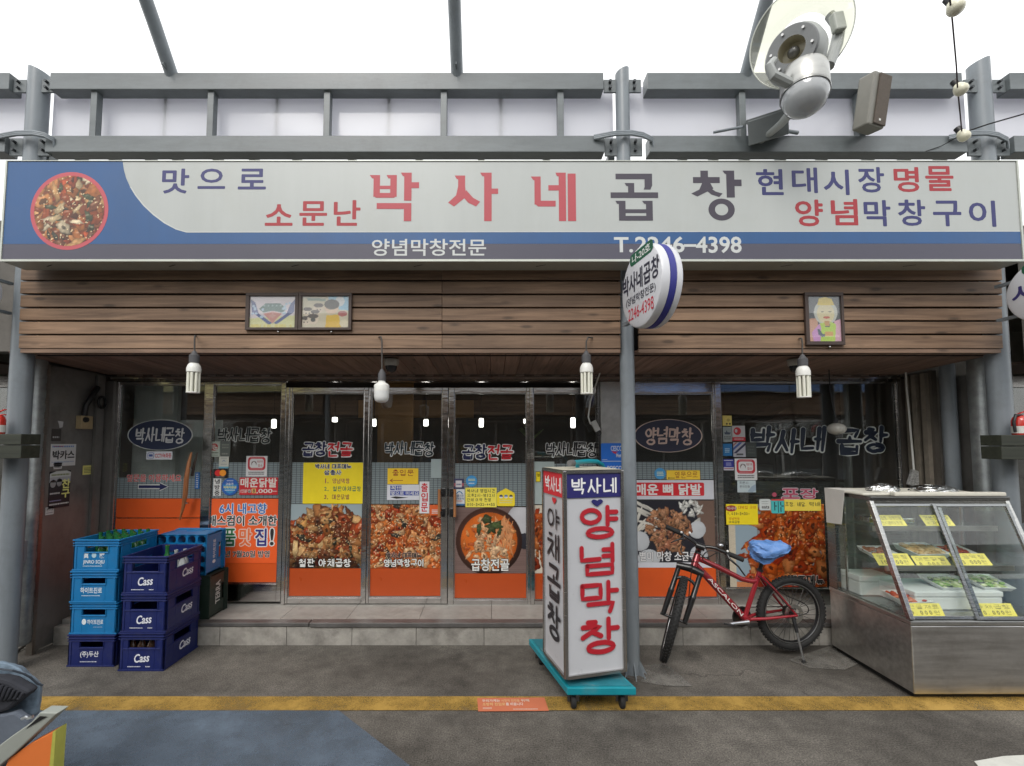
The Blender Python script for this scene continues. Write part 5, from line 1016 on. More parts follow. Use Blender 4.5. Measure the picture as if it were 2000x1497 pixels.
stk('notice', 'crumpled pale note under the red framed kitchen window sticker', 'notice', (1440,939,1476,962), (.5,.58,.6), [('h','주문시',.1,.08,.6,.3,(.05,.06,.08),{'th':.1}), ('h','문의전화',.12,.4,.68,.62,(.05,.06,.08),{'th':.1}), ('p','',.5,.2,1,1,(.3,.38,.46),{'pts':[(.1,.9),(.5,.4),(1,.1),(1,.8),(.6,1)]})])
stk('notice', 'long yellow takeaway notice above the large red food poster', 'notice', (1531,976,1603,998), col(240,215,85), [('h','포장,',.03,.2,.32,.62,(.06,.05,.03),{'th':.09}), ('h','배달,',.36,.2,.64,.62,(.06,.05,.03),{'th':.09}), ('h','택배',.68,.2,.98,.62,(.06,.05,.03),{'th':.09})])
stk('sticker', 'white rounded delivery sticker left of the teal one on the kitchen window', 'sticker', (1483,975,1505,997), (.6,.64,.62), [('l','',.2,.18,.8,.26,(.2,.2,.2),{'n':1}), ('l','',.2,.38,.8,.46,(.3,.3,.3),{'n':1}), ('t','eats',.2,.6,.85,.84,(.06,.05,.05),{'b':.02})], r=.014)
stk('sticker', 'red and teal rounded delivery sticker left of the long yellow notice', 'sticker', (1506,975,1532,1003), col(80,190,190), [('r','',.02,0,.98,.12,col(205,60,60)), ('r','',.22,.2,.3,.8,(.03,.08,.09)), ('r','',.3,.45,.42,.53,(.03,.08,.09)), ('r','',.5,.16,.56,.95,(.03,.08,.09)), ('r','',.68,.2,.76,.45,(.03,.08,.09)), ('r','',.68,.55,.76,.9,(.03,.08,.09)), ('r','',.76,.45,.95,.53,(.03,.08,.09))], r=.014)
stk('notice', 'yellow handwritten phone order notice on the left of the large red food poster', 'notice', (1418,985,1480,1025), YEL, [('o','',-.02,.06,.34,.36,col(150,50,40)), ('t','박사네',.03,.12,.32,.28,(.65,.6,.55),{'z':.0004}), ('h','대박집 구이',.38,.08,.95,.24,col(190,90,40),{'th':.1}), ('h','T.010-3432-',.04,.38,.75,.55,(.06,.05,.03),{'th':.1}), ('h','양념막창',.08,.64,.42,.76,col(190,90,40),{'th':.1}), ('h','야채곱창',.08,.8,.42,.93,(.06,.05,.03),{'th':.1})])
# hygiene plate on the steel pillar
fP = FR(1174,866,1214,919, YD-.054); sticker('sticker', 'glossy blue pest control plate on the steel pillar by the slim post', 'sticker', fP, col(30,105,200), [('t','CESCO',.48,.1,1.02,.28,(.7,.72,.75),{'b':.025}), ('p','',.5,.3,.85,.42,col(190,50,70),{'pts':[(0,0),(1,.1),(.6,.5),(.75,1),(.3,.5)]}), ('t','Mem',.74,.38,1.0,.52,(.7,.72,.75)), ('r','',.02,.655,1,.675,(.6,.65,.72)), ('t','POSCO',.3,.84,1.0,.98,(.7,.72,.75)), ('l','',.05,.59,.3,.62,(.6,.65,.7),{'n':1})], r=.012)
# left side wall stickers (wall runs back from the street)
def WFr(px0, px1, y0, y1, X=WL+.001):         # px0 near edge, px1 far edge, y rows on the near edge
    a = UX(px0, y1, X); tl = UX(px0, y0, X); far = UX(px1, y1, X); return Fr(Vector((X, a.y, a.z)), Vector((X, far.y, a.z)), Vector((X, a.y, tl.z)))
def wst(name, lb, cat, r, c, its=(), **k): return sticker(name, lb, cat, WFr(*r), c, its, **k)
wst('sticker', 'torn white flyer with bold black letters on the left steel wall', 'sticker', (97,146,868,912), (.56,.56,.55), [('t','박카스',.08,.3,.94,.68,(.02,.02,.02),{'b':.04}), ('l','',.05,.04,.95,.18,col(110,140,190),{'n':1}), ('l','',.1,.05,.5,.14,col(200,90,90),{'n':1}), ('l','',.05,.76,.95,.86,(.3,.35,.45),{'n':1})])
wst('poster', 'black poster with two heads and yellow lettering on the left steel wall', 'poster', (93,134,922,995), (.02,.02,.024), [('p','',0,0,1,.16,(.5,.52,.5),{'pts':[(0,.4),(.3,0),(.8,0),(1,.3),(1,1),(0,1)]}), ('l','',.08,.06,.92,.14,col(120,130,80),{'n':1,'z':.0004}), ('r','',.0,.16,1,.3,(.35,.36,.38)), ('o','',.04,.24,.3,.44,(.3,.3,.3)), ('o','',.34,.22,.58,.42,(.28,.28,.28)), ('p','',.02,.22,.32,.34,(.015,.015,.015),{'pts':[(0,.9),(.1,.3),(.5,0),(.9,.3),(1,.9),(.8,.5),(.2,.5)],'z':.0004}), ('p','',.32,.2,.6,.32,(.015,.015,.015),{'pts':[(0,.9),(.1,.3),(.5,0),(.9,.3),(1,.9),(.8,.5),(.2,.5)],'z':.0004}), ('t','찬',.6,.24,.98,.48,col(220,220,130),{'b':.04}), ('t','구',.6,.52,.98,.74,col(220,220,130),{'b':.04}), ('l','',.05,.56,.5,.64,(.5,.5,.5),{'n':1}), ('l','',.05,.78,.6,.82,(.3,.3,.5),{'n':1}), ('l','',.05,.86,.98,.93,(.6,.6,.58),{'n':1})])
wst('sticker', 'small yellow green note on the left steel wall near the window jamb', 'sticker', (161,184,910,928), col(210,205,120), [('l','',.1,.2,.9,.85,(.2,.2,.08),{'n':4})])
wst('sticker', 'tiny white label below the black poster on the left steel wall', 'sticker', (88,104,992,1007), (.55,.54,.52), [('t','편수고',.1,.12,.9,.5,(.03,.03,.03)), ('l','',.1,.65,.9,.85,(.2,.2,.2),{'n':1})])
wst('sticker', 'tiny white label between the torn flyer and the black poster', 'sticker', (104,120,904,917), (.55,.54,.52), [('l','',.1,.15,.9,.85,(.08,.08,.08),{'n':2})])
wst('sticker', 'dark torn remnant of a sticker above the torn white flyer', 'sticker', (100,118,838,862), (.05,.045,.04), [('l','',.1,.55,.8,.8,(.4,.4,.4),{'n':1})])
wst('sticker', 'pale torn scrap on the left steel wall level with the beige box', 'sticker', (109,123,822,836), (.5,.5,.5), shape=[(.2,0),(1,.1),(.9,.9),(.5,1),(.4,.5)])
# ---- framed children's drawings on the timber fascia
FRM = pm('picture_frame', (.055,.035,.028), .5, var=.15)
def framed(lb, px, inner, cv, words=()):
    f = FR(*px, YF-.003); t = thing('framed_picture', lb, 'picture', f.p(f.w/2, 0)); g = pf(f, px, inner)
    a0 = (inner[0]-px[0])/(px[2]-px[0])*f.w; a1 = (px[2]-inner[2])/(px[2]-px[0])*f.w; b0 = (px[3]-inner[3])/(px[3]-px[1])*f.h; b1 = (inner[1]-px[1])/(px[3]-px[1])*f.h
    b = MB(); z = 0
    for q in ((0, 0, f.w, b0), (0, f.h-b1, f.w, f.h), (0, b0, a0, f.h-b1), (f.w-a1, b0, f.w, f.h-b1)): b.slab([f.p(q[0],q[1]), f.p(q[2],q[1]), f.p(q[2],q[3]), f.p(q[0],q[3])], f.n, .022)
    b.build('frame', FRM, t, bevel=.002); b = MB(); plate(b, g, .006); b.build('backing_card', flat((.5,.5,.5)), t); cv.mesh('drawing', g, t, .0075, .45)
    b = MB(); b.ball(f.p(f.w*.62, -.012, .008), .008); b.build('fixing', ST, t, smooth=60)
    MB().slab([g.p(0,0,.0095), g.p(g.w,0,.0095), g.p(g.w,g.h,.0095), g.p(0,g.h,.0095)], g.n, .0015).build('glass', glassy('picture_glass', (.97,.98,.97), .05), t)
    for s_, r, c_ in words: b = MB(); text(b, s_, pf(f, px, r), .02, .0085); b.build('lettering', flat(c_), t)
cv = Canvas(90, 62, (.62,.55,.6), 21); cpoly(cv, [(0,.7),(1,.6),(1,1),(0,1)], (.6,.58,.35)); cpoly(cv, [(.02,.1),(.12,.2),(.2,.55),(.5,.85),(.42,.9),(.05,.5)], (.08,.1,.25)); cpoly(cv, [(.98,.1),(.88,.25),(.8,.55),(.52,.85),(.6,.88),(.96,.5)], (.08,.1,.25))
cpoly(cv, [(.2,.4),(.35,.22),(.65,.22),(.82,.4),(.7,.52),(.5,.46),(.3,.52)], (.10,.17,.17)); cpoly(cv, [(.3,.55),(.5,.48),(.7,.55),(.5,.86)], (.5,.25,.24)); cpoly(cv, [(.42,.6),(.5,.55),(.58,.6),(.5,.7)], (.55,.35,.32))
for k in range(16): cell(cv, cv.r.uniform(.06,.35), cv.r.uniform(.3,.7), .03, .04, (.4,.5,.65)) if k < 8 else cell(cv, cv.r.uniform(.68,.94), cv.r.uniform(.2,.65), .03, .04, (.4,.5,.62))
for k in range(26): x = cv.r.uniform(.02, .98); cpoly(cv, [(x, .88), (x+.03, .88), (x+.035, 1), (x-.01, 1)], (.6,.52,.2))
for k in range(5): cpoly(cv, [(.3+k*.09,.27),(.33+k*.09,.27),(.33+k*.09,.32),(.3+k*.09,.32)], (.3,.4,.42))
framed('framed drawing of a sports stadium, left of the pair', (482,574,584.5,646), (489,580,578,641), cv)
cv = Canvas(90, 62, (.52,.46,.36), 22); cpoly(cv, [(.55,0),(1,0),(1,.45),(.6,.4)], (.25,.45,.6)); cell(cv, .8, .16, .1, .16, (.6,.6,.62))
for cx, cy, r_ in ((.12,.5,.1),(.35,.38,.11),(.28,.58,.1),(.08,.78,.1),(.24,.72,.12)): cell(cv, cx, cy, r_, r_*1.3, (.6,.5,.42)); cell(cv, cx, cy-.09, r_*.95, r_*.62, (.05,.03,.03)); cell(cv, cx-.03, cy+.04, .014, .025, (.03,.02,.02)); cell(cv, cx+.04, cy+.04, .014, .025, (.03,.02,.02))
cell(cv, .24, .74, .05, .07, (.03,.03,.03)); cell(cv, .63, .36, .15, .2, (.62,.46,.36)); cell(cv, .63, .26, .16, .16, (.03,.025,.025)); cpoly(cv, [(.52,.6),(.78,.58),(.84,1),(.5,1)], (.62,.4,.05)); cell(cv, .86, .55, .1, .09, (.35,.08,.08)); cell(cv, .9, .85, .1, .12, (.62,.55,.42)); cpoly(cv, [(.1,.05),(.5,.08),(.5,.16),(.12,.14)], (.2,.25,.22))
framed('framed drawing of children, one in a yellow shirt, right of the pair', (585,574,688,646), (591,580,682,641), cv)
cv = Canvas(64, 90, (.07,.075,.09), 23); cpoly(cv, [(0,.5),(.3,.48),(.3,1),(0,1)], (.5,.28,.2)); cpoly(cv, [(.8,.55),(1,.5),(1,1),(.78,1)], (.6,.35,.45)); cell(cv, .55, .36, .36, .27, (.5,.5,.48)); cell(cv, .55, .38, .27, .22, (.66,.58,.4)); cpoly(cv, [(.3,.2),(.36,.05),(.55,.02),(.75,.06),(.82,.2)], (.68,.52,.12))
cell(cv, .45, .34, .05, .012, (.05,.04,.03)); cell(cv, .68, .34, .05, .012, (.05,.04,.03)); cell(cv, .57, .47, .11, .025, (.5,.12,.1)); cpoly(cv, [(.5,.55),(.66,.55),(.66,.66),(.5,.66)], (.5,.28,.12)); cpoly(cv, [(.35,.6),(.5,.58),(.52,.68),(.66,.68),(.68,.56),(.85,.62),(.8,1),(.36,1)], (.42,.55,.1)); cpoly(cv, [(.1,.8),(.35,.6),(.4,.7),(.36,1),(.16,1)], (.5,.25,.5)); cpoly(cv, [(.28,.72),(.34,.72),(.44,.84),(.6,.8),(.6,.86),(.42,.9),(.3,.84)], (.04,.06,.1)); cpoly(cv, [(.5,.78),(.75,.78),(.75,.88),(.5,.88)], (.55,.3,.1))
framed('tall framed drawing of a person in a yellow cap on the right of the fascia', (1570,573,1645,675), (1577,580,1640,668), cv)
# floor sticker
fG = Fr((G(934,1392).x, G(934,1392).y, .0062), (G(1072,1391).x, G(1072,1391).y, .0062), (G(932,1366).x, G(932,1366).y, .0062))
sticker('floor_sticker', 'faded orange floor sticker lying on the yellow line', 'sticker', fG, col(190,108,76), [('t','우리가게는',.07,.12,.33,.32,(.6,.55,.5)), ('t','시장의 안전을',.35,.12,.62,.32,(.6,.38,.2)), ('t','위해',.64,.12,.76,.32,(.55,.48,.4)), ('t','소방차 진입로',.07,.38,.4,.6,(.6,.42,.18)), ('t','를 비웁니다',.41,.38,.66,.6,(.6,.55,.5)), ('l','',.07,.72,.2,.86,(.55,.45,.38),{'n':2}), ('l','',.5,.82,.85,.92,(.55,.45,.38),{'n':1})], th=.0012, rough=.8)
# ================================================================== LOOSE THINGS IN FRONT
def cratemat(n, c): return pm(n, c, .42, var=.08, scale=9, dirt=.22, dirtc=(.1,.1,.1), bump=.04, bscale=50)
CYAN = cratemat('cyan_plastic', col(14,126,190,.7)); NAVYP = cratemat('navy_plastic', col(18,34,100,.72)); DGRN = cratemat('dark_green_plastic', (.016,.03,.022))
GRN = pm('green_glass', (.02,.12,.035), .08, var=.1, spec=.8); CLR = pm('clear_bottle', (.35,.37,.37), .06, var=.1, spec=.9); BRN = pm('brown_glass', (.035,.018,.01), .1)
def crate(label, mat, W, L, H, loc, front=(), side=(), slot=(.17,.60,.80), ledge=False, holes=False, group='stacked drink crates', rot=None, wht=(.6,.66,.7)):
    t = thing('bottle_crate', label, 'crate', None, group)
    b = MB(); th = .01; w, l = W/2-.006, L/2-.006
    def wall(fr, W2, H2, sl):                 # wall as a frame round the hand slot
        s0, s1 = (W2-sl[0])/2, (W2+sl[0])/2; za, zb_ = H2*sl[1], H2*sl[2]
        for x0, x1, z0, z1 in ((0,s0,0,H2),(s1,W2,0,H2),(s0,s1,0,za),(s0,s1,zb_,H2)): b.slab([fr.p(x0,z0,-th), fr.p(x1,z0,-th), fr.p(x1,z1,-th), fr.p(x0,z1,-th)], fr.n, th)
        for z0, z1, o in ((H2-.010,H2,.008),(H2-.030,H2-.024,.007),(H2-.048,H2-.043,.006),(0,.012,.004)): b.slab([fr.p(-.004,z0,.0002), fr.p(W2+.004,z0,.0002), fr.p(W2+.004,z1,.0002), fr.p(-.004,z1,.0002)], fr.n, o)
        for x in (.012, W2-.026): b.slab([fr.p(x,.014,.0003), fr.p(x+.014,.014,.0003), fr.p(x+.014,H2-.05,.0003), fr.p(x,H2-.05,.0003)], fr.n, .004)
        if ledge: b.slab([fr.p(.026,za-.012,.0004), fr.p(W2-.026,za-.012,.0004), fr.p(W2-.026,za-.003,.0004), fr.p(.026,za-.003,.0004)], fr.n, .005)
        for x in (s0-.008, s1+.002): b.slab([fr.p(x,za-.004,.0004), fr.p(x+.006,za-.004,.0004), fr.p(x+.006,zb_+.004,.0004), fr.p(x,zb_+.004,.0004)], fr.n, .0045)
        b.slab([fr.p(s0-.008,za-.009,.0005), fr.p(s1+.008,za-.009,.0005), fr.p(s1+.008,za-.002,.0005), fr.p(s0-.008,za-.002,.0005)], fr.n, .005)
    fF_ = Fr((-w,-l,0),(w,-l,0),(-w,-l,H)); fR_ = Fr((w,-l,0),(w,l,0),(w,-l,H)); fB_ = Fr((w,l,0),(-w,l,0),(w,l,H)); fL_ = Fr((-w,l,0),(-w,-l,0),(-w,l,H))
    for fr, W2 in ((fF_,2*w),(fR_,2*l),(fB_,2*w),(fL_,2*l)): wall(fr, W2, H, slot)
    b.build('shell', mat, t, bevel=.002)
    b = MB(); nx, ny = 5, 4
    if holes:
        for i in range(nx):
            for j in range(ny):
                cx, cy = -w+2*w*(i+.5)/nx, -l+2*l*(j+.5)/ny; sx, sy = w/nx, l/ny; O = []; I = []
                for k in range(16):
                    a = 2*math.pi*(k+.5)/16; c_, s_ = math.cos(a), math.sin(a); m_ = max(abs(c_), abs(s_)); O.append((cx+sx*c_/m_, cy+sy*s_/m_)); rr = .78/(abs(c_)**3.2+abs(s_)**3.2)**(1/3.2); I.append((cx+sx*c_*rr, cy+sy*s_*rr))
                for z0, z1 in ((0, .05),):
                    V = [(x, y, z) for z in (z0, z1) for x, y in O+I]
                    fs = [(k, (k+1) % 16, 16+(k+1) % 16, 16+k) for k in range(16)]+[(16+k, 16+(k+1) % 16, 48+(k+1) % 16, 48+k) for k in range(16)]
                    b.add(V, fs)
        for i in range(1, nx): x = -w+2*w*i/nx; b.box(x-.002, x+.002, -l+.01, l-.01, .05, H*.55)
        for j in range(1, ny): y = -l+2*l*j/ny; b.box(-w+.01, w-.01, y-.002, y+.002, .05, H*.55)
    else: b.box(-w+.01, w-.01, -l+.01, l-.01, .004, .012)
    b.build('base', mat, t)
    for fr, its in ((fF_.up(.0006), front), (fR_.up(.0006), side)):
        by = {}
        for it in its:
            kind, s_, u0, v0, u1, v1 = it[:6]; cc = it[6] if len(it) > 6 else wht; mb = by.setdefault(cc, MB()); g = fr.sub(u0, v0, u1, v1)
            if kind == 't': text(mb, s_, g, .02, .0006)
            elif kind == 'b': text(mb, s_, Fr(g.p(0,-g.h*.06), g.p(g.w,g.h*.1), g.p(g.w*.06,g.h)), .06, .0006)
            elif kind == 'v': text(mb, s_, Fr(g.p(g.w,g.h), g.p(0,g.h), g.p(g.w,0)), .03, .0006)
            elif kind == 'o': oval(mb, g, .0005)
            elif kind == 'l':
                x = 0; rg = random.Random(len(s_)+int(u0*99))
                while x < g.w*.95: q = min(g.w-x, g.h*rg.uniform(.6, 1.6)); plate(mb, Fr(g.p(x,0), g.p(x+q,0), g.p(x,g.h)), .0004); x += q+g.h*.5
            elif kind == 's':                  # slanted brushed script mark
                for (x, a, bq) in s_: pass
        for cc, mb in by.items(): mb.build('lettering', flat(cc), t)
    t.location = loc
    if rot: t.rotation_euler = rot
    return t
def script(par_label): return None
cs = lambda d=0: [('b','Cass',.34,.57-d,.67,.77-d),('l','x',.2,.875,.5,.895),('l','y',.6,.872,.7,.895)]
css = [('b','Cass',.42,.52,.74,.72),('l','z',.66,.72,.74,.735)]
Ys = 3.475; Xs = (U(131,1280,Ys).x+U(222,1280,Ys).x)/2; hs_ = .229; Wc = .355; Lc = .40
crate('navy crate at the very bottom under three light blue crates', NAVYP, Wc, Lc, hs_, (Xs, Ys+Lc/2, 0), [('t','(주)두산',.27,.52,.66,.72,(.6,.62,.66)),('l','a',.27,.83,.62,.86,(.45,.47,.55))])
crate('lower light blue crate, directly on the navy crate, with a round mark beside its print', CYAN, Wc, Lc, hs_, (Xs+.002, Ys+Lc/2+.004, hs_+.001), [('o','',.25,.52,.345,.70),('t','하이트진로',.37,.54,.71,.69),('l','a',.5,.77,.7,.78)])
crate('middle light blue crate of the left stack with centred white print', CYAN, Wc, Lc, hs_, (Xs-.002, Ys+Lc/2-.004, 2*hs_+.002), [('t','하이트진로',.22,.52,.68,.70),('l','a',.25,.77,.65,.79)])
crate('topmost light blue crate of the left stack, open and full of green bottles', CYAN, Wc, Lc, hs_, (Xs+.003, Ys+Lc/2, 3*hs_+.003), [('t','眞',.23,.42,.33,.6),('o','',.4,.42,.5,.59,(.35,.5,.58)),('t','露',.57,.42,.68,.6),('t','JINRO SOJU',.22,.66,.68,.8),('l','a',.22,.84,.66,.86)])
Yc = 3.41; Wb = .335; Lb = .40; hb = .27; Xc = (U(231,1290,Yc).x+U(318,1290,Yc).x)/2
for i, lb in enumerate(('bottom navy crate of the right stack with dark bottles in its hand slot', 'middle navy crate of the right stack with an empty dark hand slot', 'topmost navy crate of the right stack, open and nearly empty')):
    crate(lb, NAVYP, Wb, Lb, hb, (Xc+(0,.004,.002)[i], Yc+Lb/2, i*(hb+.001)), cs(), css, (.19,.60,.80), True, wht=(.62,.64,.7))
crate('light blue crate lying on its side, its holed base facing the street', CYAN, .42, .34, .27, (-2.58, 3.895, .18+.356+.17), (), (('v','하이트진로',.18,.5,.66,.64), ('o','',.7,.49,.79,.65)), (.13,.66,.82), holes=True, rot=(R(90)*-1, 0, 0)).rotation_euler = (R(-90), 0, 0)
crate('dark green beer crate lying on its side on the step under the light blue one', DGRN, .43, .355, .26, (-2.545, 3.895, .18+.178), (), (('v','TERRA',.2,.42,.74,.66,(.55,.57,.55)),), (.13,.66,.82), rot=(R(-90), 0, 0))
def bottle(label, mat, loc, h=.215, r=.032, group=None):
    b = MB(); b.lathe([(0,0),(r*.95,0),(r,.006),(r,h*.56),(r*.8,h*.66),(r*.42,h*.78),(r*.38,h*.93),(r*.45,h*.935),(r*.45,h),(r*.3,h),(r*.28,h*.9),(0,h*.88)], loc, (0,0,1), 16)
    return tag(b.build('bottle', mat, smooth=40), label, 'bottle', group)
rng = random.Random(6); z0 = 3*hs_+.016
b0 = None
for i in range(5):
    for j in range(5):
        if (i < 2 and j < 2): continue
        p = Vector((Xs-.135+i*.067, Ys+.06+j*.07, z0+rng.uniform(0, .012)))
        if b0 is None: b0 = bottle('empty green bottle standing in the topmost light blue crate', GRN, p, .222, .03, 'green bottles in the topmost light blue crate'); base0 = p
        else: c_ = b0.copy(); C.objects.link(c_); c_.location = b0.location+(p-base0)
z0 = 2*hb+.02
bottle('single green bottle standing in the topmost navy crate', GRN, (Xc-.02, Yc+.26, z0), .275, .034)
for k, (dx, dy) in enumerate(((.05,.26),(.10,.29),(.13,.22))): bottle('clear bottle standing in the topmost navy crate', CLR, (Xc+dx, Yc+dy, z0), .24, .03, 'clear bottles in the topmost navy crate')
b0 = None
for k in range(4):
    p = Vector((Xc-.105+k*.07, Yc+.055, .02))
    if b0 is None: b0 = bottle('dark bottle seen through the hand slot of the bottom navy crate', BRN, p, .23, .032, 'bottles in the bottom navy crate'); base0 = p
    else: c_ = b0.copy(); C.objects.link(c_); c_.location = b0.location+(p-base0)
# ---- refrigerated display cabinet
FX0, FX1 = 2.695, 3.69; FY0, FY1 = 3.035, 3.75; FZ0, FZ1, FZ2 = .04, .495, 1.255; FYT = 3.32
fc = thing('display_fridge', 'steel refrigerated display case with slanted sliding glass at the right of the shop front', 'display case', ((FX0+FX1)/2, FY0, 0))
FST = steel('fridge_steel', (.64,.63,.61), .34, (.5,6,6), .06, .3)
b = MB(); b.box(FX0, FX1, FY0, FY1, FZ0, FZ1-.03); b.build('body', FST, fc, bevel=.006)
MB().box(FX0+.03, FX1-.03, FY0+.04, FY1-.03, .004, FZ0-.002).build('plinth', BLK, fc)
b = MB(); b.box(FX0-.004, FX1+.004, FY0-.004, FY1+.002, FZ1-.028, FZ1); b.build('sill', steel('fridge_sill', (.6,.6,.58), .3), fc, bevel=.004)
MB().box(FX0+.02, FX1-.02, FY0+.05, FY1-.02, FZ1+.001, FZ1+.006).build('deck', steel('fridge_deck', (.5,.5,.5), .3), fc)
DKF = steel('fridge_frame', (.26,.26,.25), .25, dirt=.3)
b = MB(); b.box(FX0, FX0+.03, FY1-.09, FY1, FZ1+.001, FZ2-.03); b.box(FX1-.03, FX1, FY1-.09, FY1, FZ1+.001, FZ2-.03); b.build('rear_post', DKF, fc, bevel=.003)
for x, nm in ((FX0+.014, 'slanted_post'), (FX1-.014, 'slanted_post')):
    MB().bar((x, FY0+.016, FZ1+.001), (x, FYT+.012, FZ2-.03), .028, .034, (0,-1,.4)).build(nm, steel('fridge_post', (.5,.5,.48), .25), fc, bevel=.003)
b = MB(); b.box(FX0, FX1, FYT-.012, FY1, FZ2-.028, FZ2); b.build('top', DKF, fc, bevel=.004)
b = MB(); b.box(FX0+.028, FX1-.028, FYT-.004, FYT+.024, FZ2-.05, FZ2-.029); b.build('top_rail', steel('fridge_post', (.5,.5,.48)), fc)
GL2 = glassy('case_glass', (.95,.97,.96), .006, gain=.95)
def lp(x, t, o=0): return Vector((x, FY0+.018+(FYT-.004-FY0-.018)*t+o, FZ1+(FZ2-.05-FZ1)*t))
nn = Vector((0, -(FZ2-FZ1), FYT-FY0)).normalized()
xm = (FX0+FX1)/2-.04
for a, c_, o in ((FX0+.03, xm+.03, .012), (xm-.01, FX1-.03, .0)):
    b = MB(); b.slab([lp(a,.02,o), lp(c_,.02,o), lp(c_,.98,o), lp(a,.98,o)], nn, .005); g_ = b.build('sliding_pane', GL2, fc)
    b = MB()
    for x in (a, c_): b.bar(lp(x,0,o-.004), lp(x,1,o-.004), .022, .014, (0,-1,.4))
    for t_ in (.015, .985): b.bar(lp(a+.012,t_,o-.004), lp(c_-.012,t_,o-.004), .02, .014, (0,-1,.4))
    b.build('pane_frame', ALU if 'ALU' in globals() else steel('case_alu', (.30,.31,.31), .28), g_, bevel=.002)
for x in (FX0+.002, FX1-.007):
    b = MB(); b.slab([(x, FY0+.03, FZ1+.002), (x, FY1-.09, FZ1+.002), (x, FY1-.09, FZ2-.03), (x, FYT+.02, FZ2-.03)], (1,0,0), .005); b.build('side_pane', GL2, fc)
MB().box(FX0+.03, FX1-.03, FY1-.006, FY1-.001, FZ1, FZ2-.03).build('back_pane', glassy('case_back', (.85,.9,.88), .1), fc)
b = MB()
for x in (FX0+.04, FX1-.05): b.box(x, x+.012, FY1-.14, FY1-.125, FZ1+.006, FZ2-.05)
b.build('shelf_standard', ST, fc)
SHG = glassy('shelf_glass', (.8,.92,.88), .05)
for z, y in ((.775, 3.27), (1.03, 3.36)):
    s_ = MB().box(FX0+.045, FX1-.06, y, FY1-.13, z, z+.008).build('shelf', SHG, fc)
    MB().box(FX0+.045, FX1-.06, y-.014, y-.001, z-.024, z+.012).build('shelf_edge', steel('fridge_sill', (.6,.6,.58)), s_)
b = MB(); b.cyl((FX0+.06, FYT+.05, FZ2-.045), (FX1-.06, FYT+.05, FZ2-.045), .011, n=12); b.build('light_tube', emit('cabinet_tube', (.9,1,.95), 2.2), fc)
# contents
FOAM = pm('foam_tray', (.72,.74,.72), .6, var=.04)
def tray(label, c_, w, d, kind, rz=0., h=.03):
    t = thing('food_tray', label, 'food tray', None, 'food trays in the display case'); b = MB()
    b.add([(-w*.42,-d*.42,0),(w*.42,-d*.42,0),(w*.42,d*.42,0),(-w*.42,d*.42,0),(-w/2,-d/2,h),(w/2,-d/2,h),(w/2,d/2,h),(-w/2,d/2,h)], [(0,3,2,1),(0,1,5,4),(1,2,6,5),(2,3,7,6),(3,0,4,7)])
    o = b.build('tray', FOAM, t); o.modifiers.new('thick', 'SOLIDIFY').thickness = .004
    rg = random.Random(int(w*999)+len(label)); mats = {'red': [(.33,.05,.02),(.42,.1,.04),(.25,.04,.02)], 'potato': [(.55,.38,.18),(.6,.45,.25),(.5,.32,.14)], 'cabbage': [(.45,.55,.22),(.6,.65,.4),(.25,.4,.12)], 'kimchi': [(.5,.1,.05),(.6,.2,.1),(.4,.06,.03)], 'brown': [(.3,.12,.06),(.38,.17,.09)]}[kind]
    for mi, mc in enumerate(mats):
        b = MB()
        for k in range(14):
            r = rg.uniform(.010,.017) if kind != 'potato' else .02
            b.ball((rg.uniform(-.4,.4)*w, rg.uniform(-.4,.4)*d, h*.8+rg.uniform(-.006,.008)), r, 8, 6, (rg.uniform(.8,1.9), rg.uniform(.8,1.5), .65))
        b.build('food', pm('food_%s_%d' % (kind, mi), mc, .25, var=.3, scale=40), t, smooth=60)
    t.location = c_; t.rotation_euler = (R(12), 0, rz); return t
def card(label, c_, w, d, l1, l2, tilt=50, rz=0.):
    t = thing('price_card', label, 'price card', c_, 'yellow price cards in the display case'); c_ = Vector(c_)
    u = Vector((math.cos(rz), math.sin(rz), 0)); v = Vector((-math.sin(rz)*math.cos(R(tilt)), math.cos(rz)*math.cos(R(tilt)), math.sin(R(tilt)))); f = Fr(c_-u*w/2, c_+u*w/2, c_-u*w/2+v*d)
    b = MB(); plate(b, f, .001); b.build('sheet', flat(col(240,225,105)), t); b = MB(); hand(b, l1, f.sub(.08,.1,.94,.45), .075, .0016, jit=.03); hand(b, l2, f.sub(.1,.55,.9,.9), .075, .0016, jit=.03); b.build('lettering', flat((.2,.17,.05)), t)
zS1, zS2 = .784, 1.039
def at(px, py, z): p = G(px, py, z); return (p.x, p.y, z)
def sx_(px, Y): return (px-PX0)*Y/F
card('yellow card at the left of the top shelf of the display case', (sx_(1732,3.37), 3.365, zS2), .22, .09, '야채곱창,곱창전골', '알찬(냄비)포장'); card('yellow card at the right of the top shelf of the display case', (sx_(1826,3.37), 3.365, zS2), .21, .09, '견본입니다', '小 자연이다')
card('yellow card at the left of the middle shelf of the display case', (sx_(1731,3.3), 3.27, zS1), .25, .09, '양념막창', '10,000원'); card('yellow card in the middle of the middle shelf of the display case', (sx_(1812,3.26), 3.262, zS1-.01), .24, .085, '매운닭발', '8,000원'); card('yellow card at the right of the middle shelf of the display case', (sx_(1880,3.3), 3.27, zS1), .25, .09, '소금막창', '13,000원')
card('yellow card on the case floor before the kimchi tray', (sx_(1780,3.14), 3.10, FZ1+.007), .24, .08, '전골재료', '9,000원', 60); card('yellow card on the case floor before the foam boxes', (sx_(1912,3.14), 3.10, FZ1+.007), .27, .08, '야채곱창', '10,000원', 60)
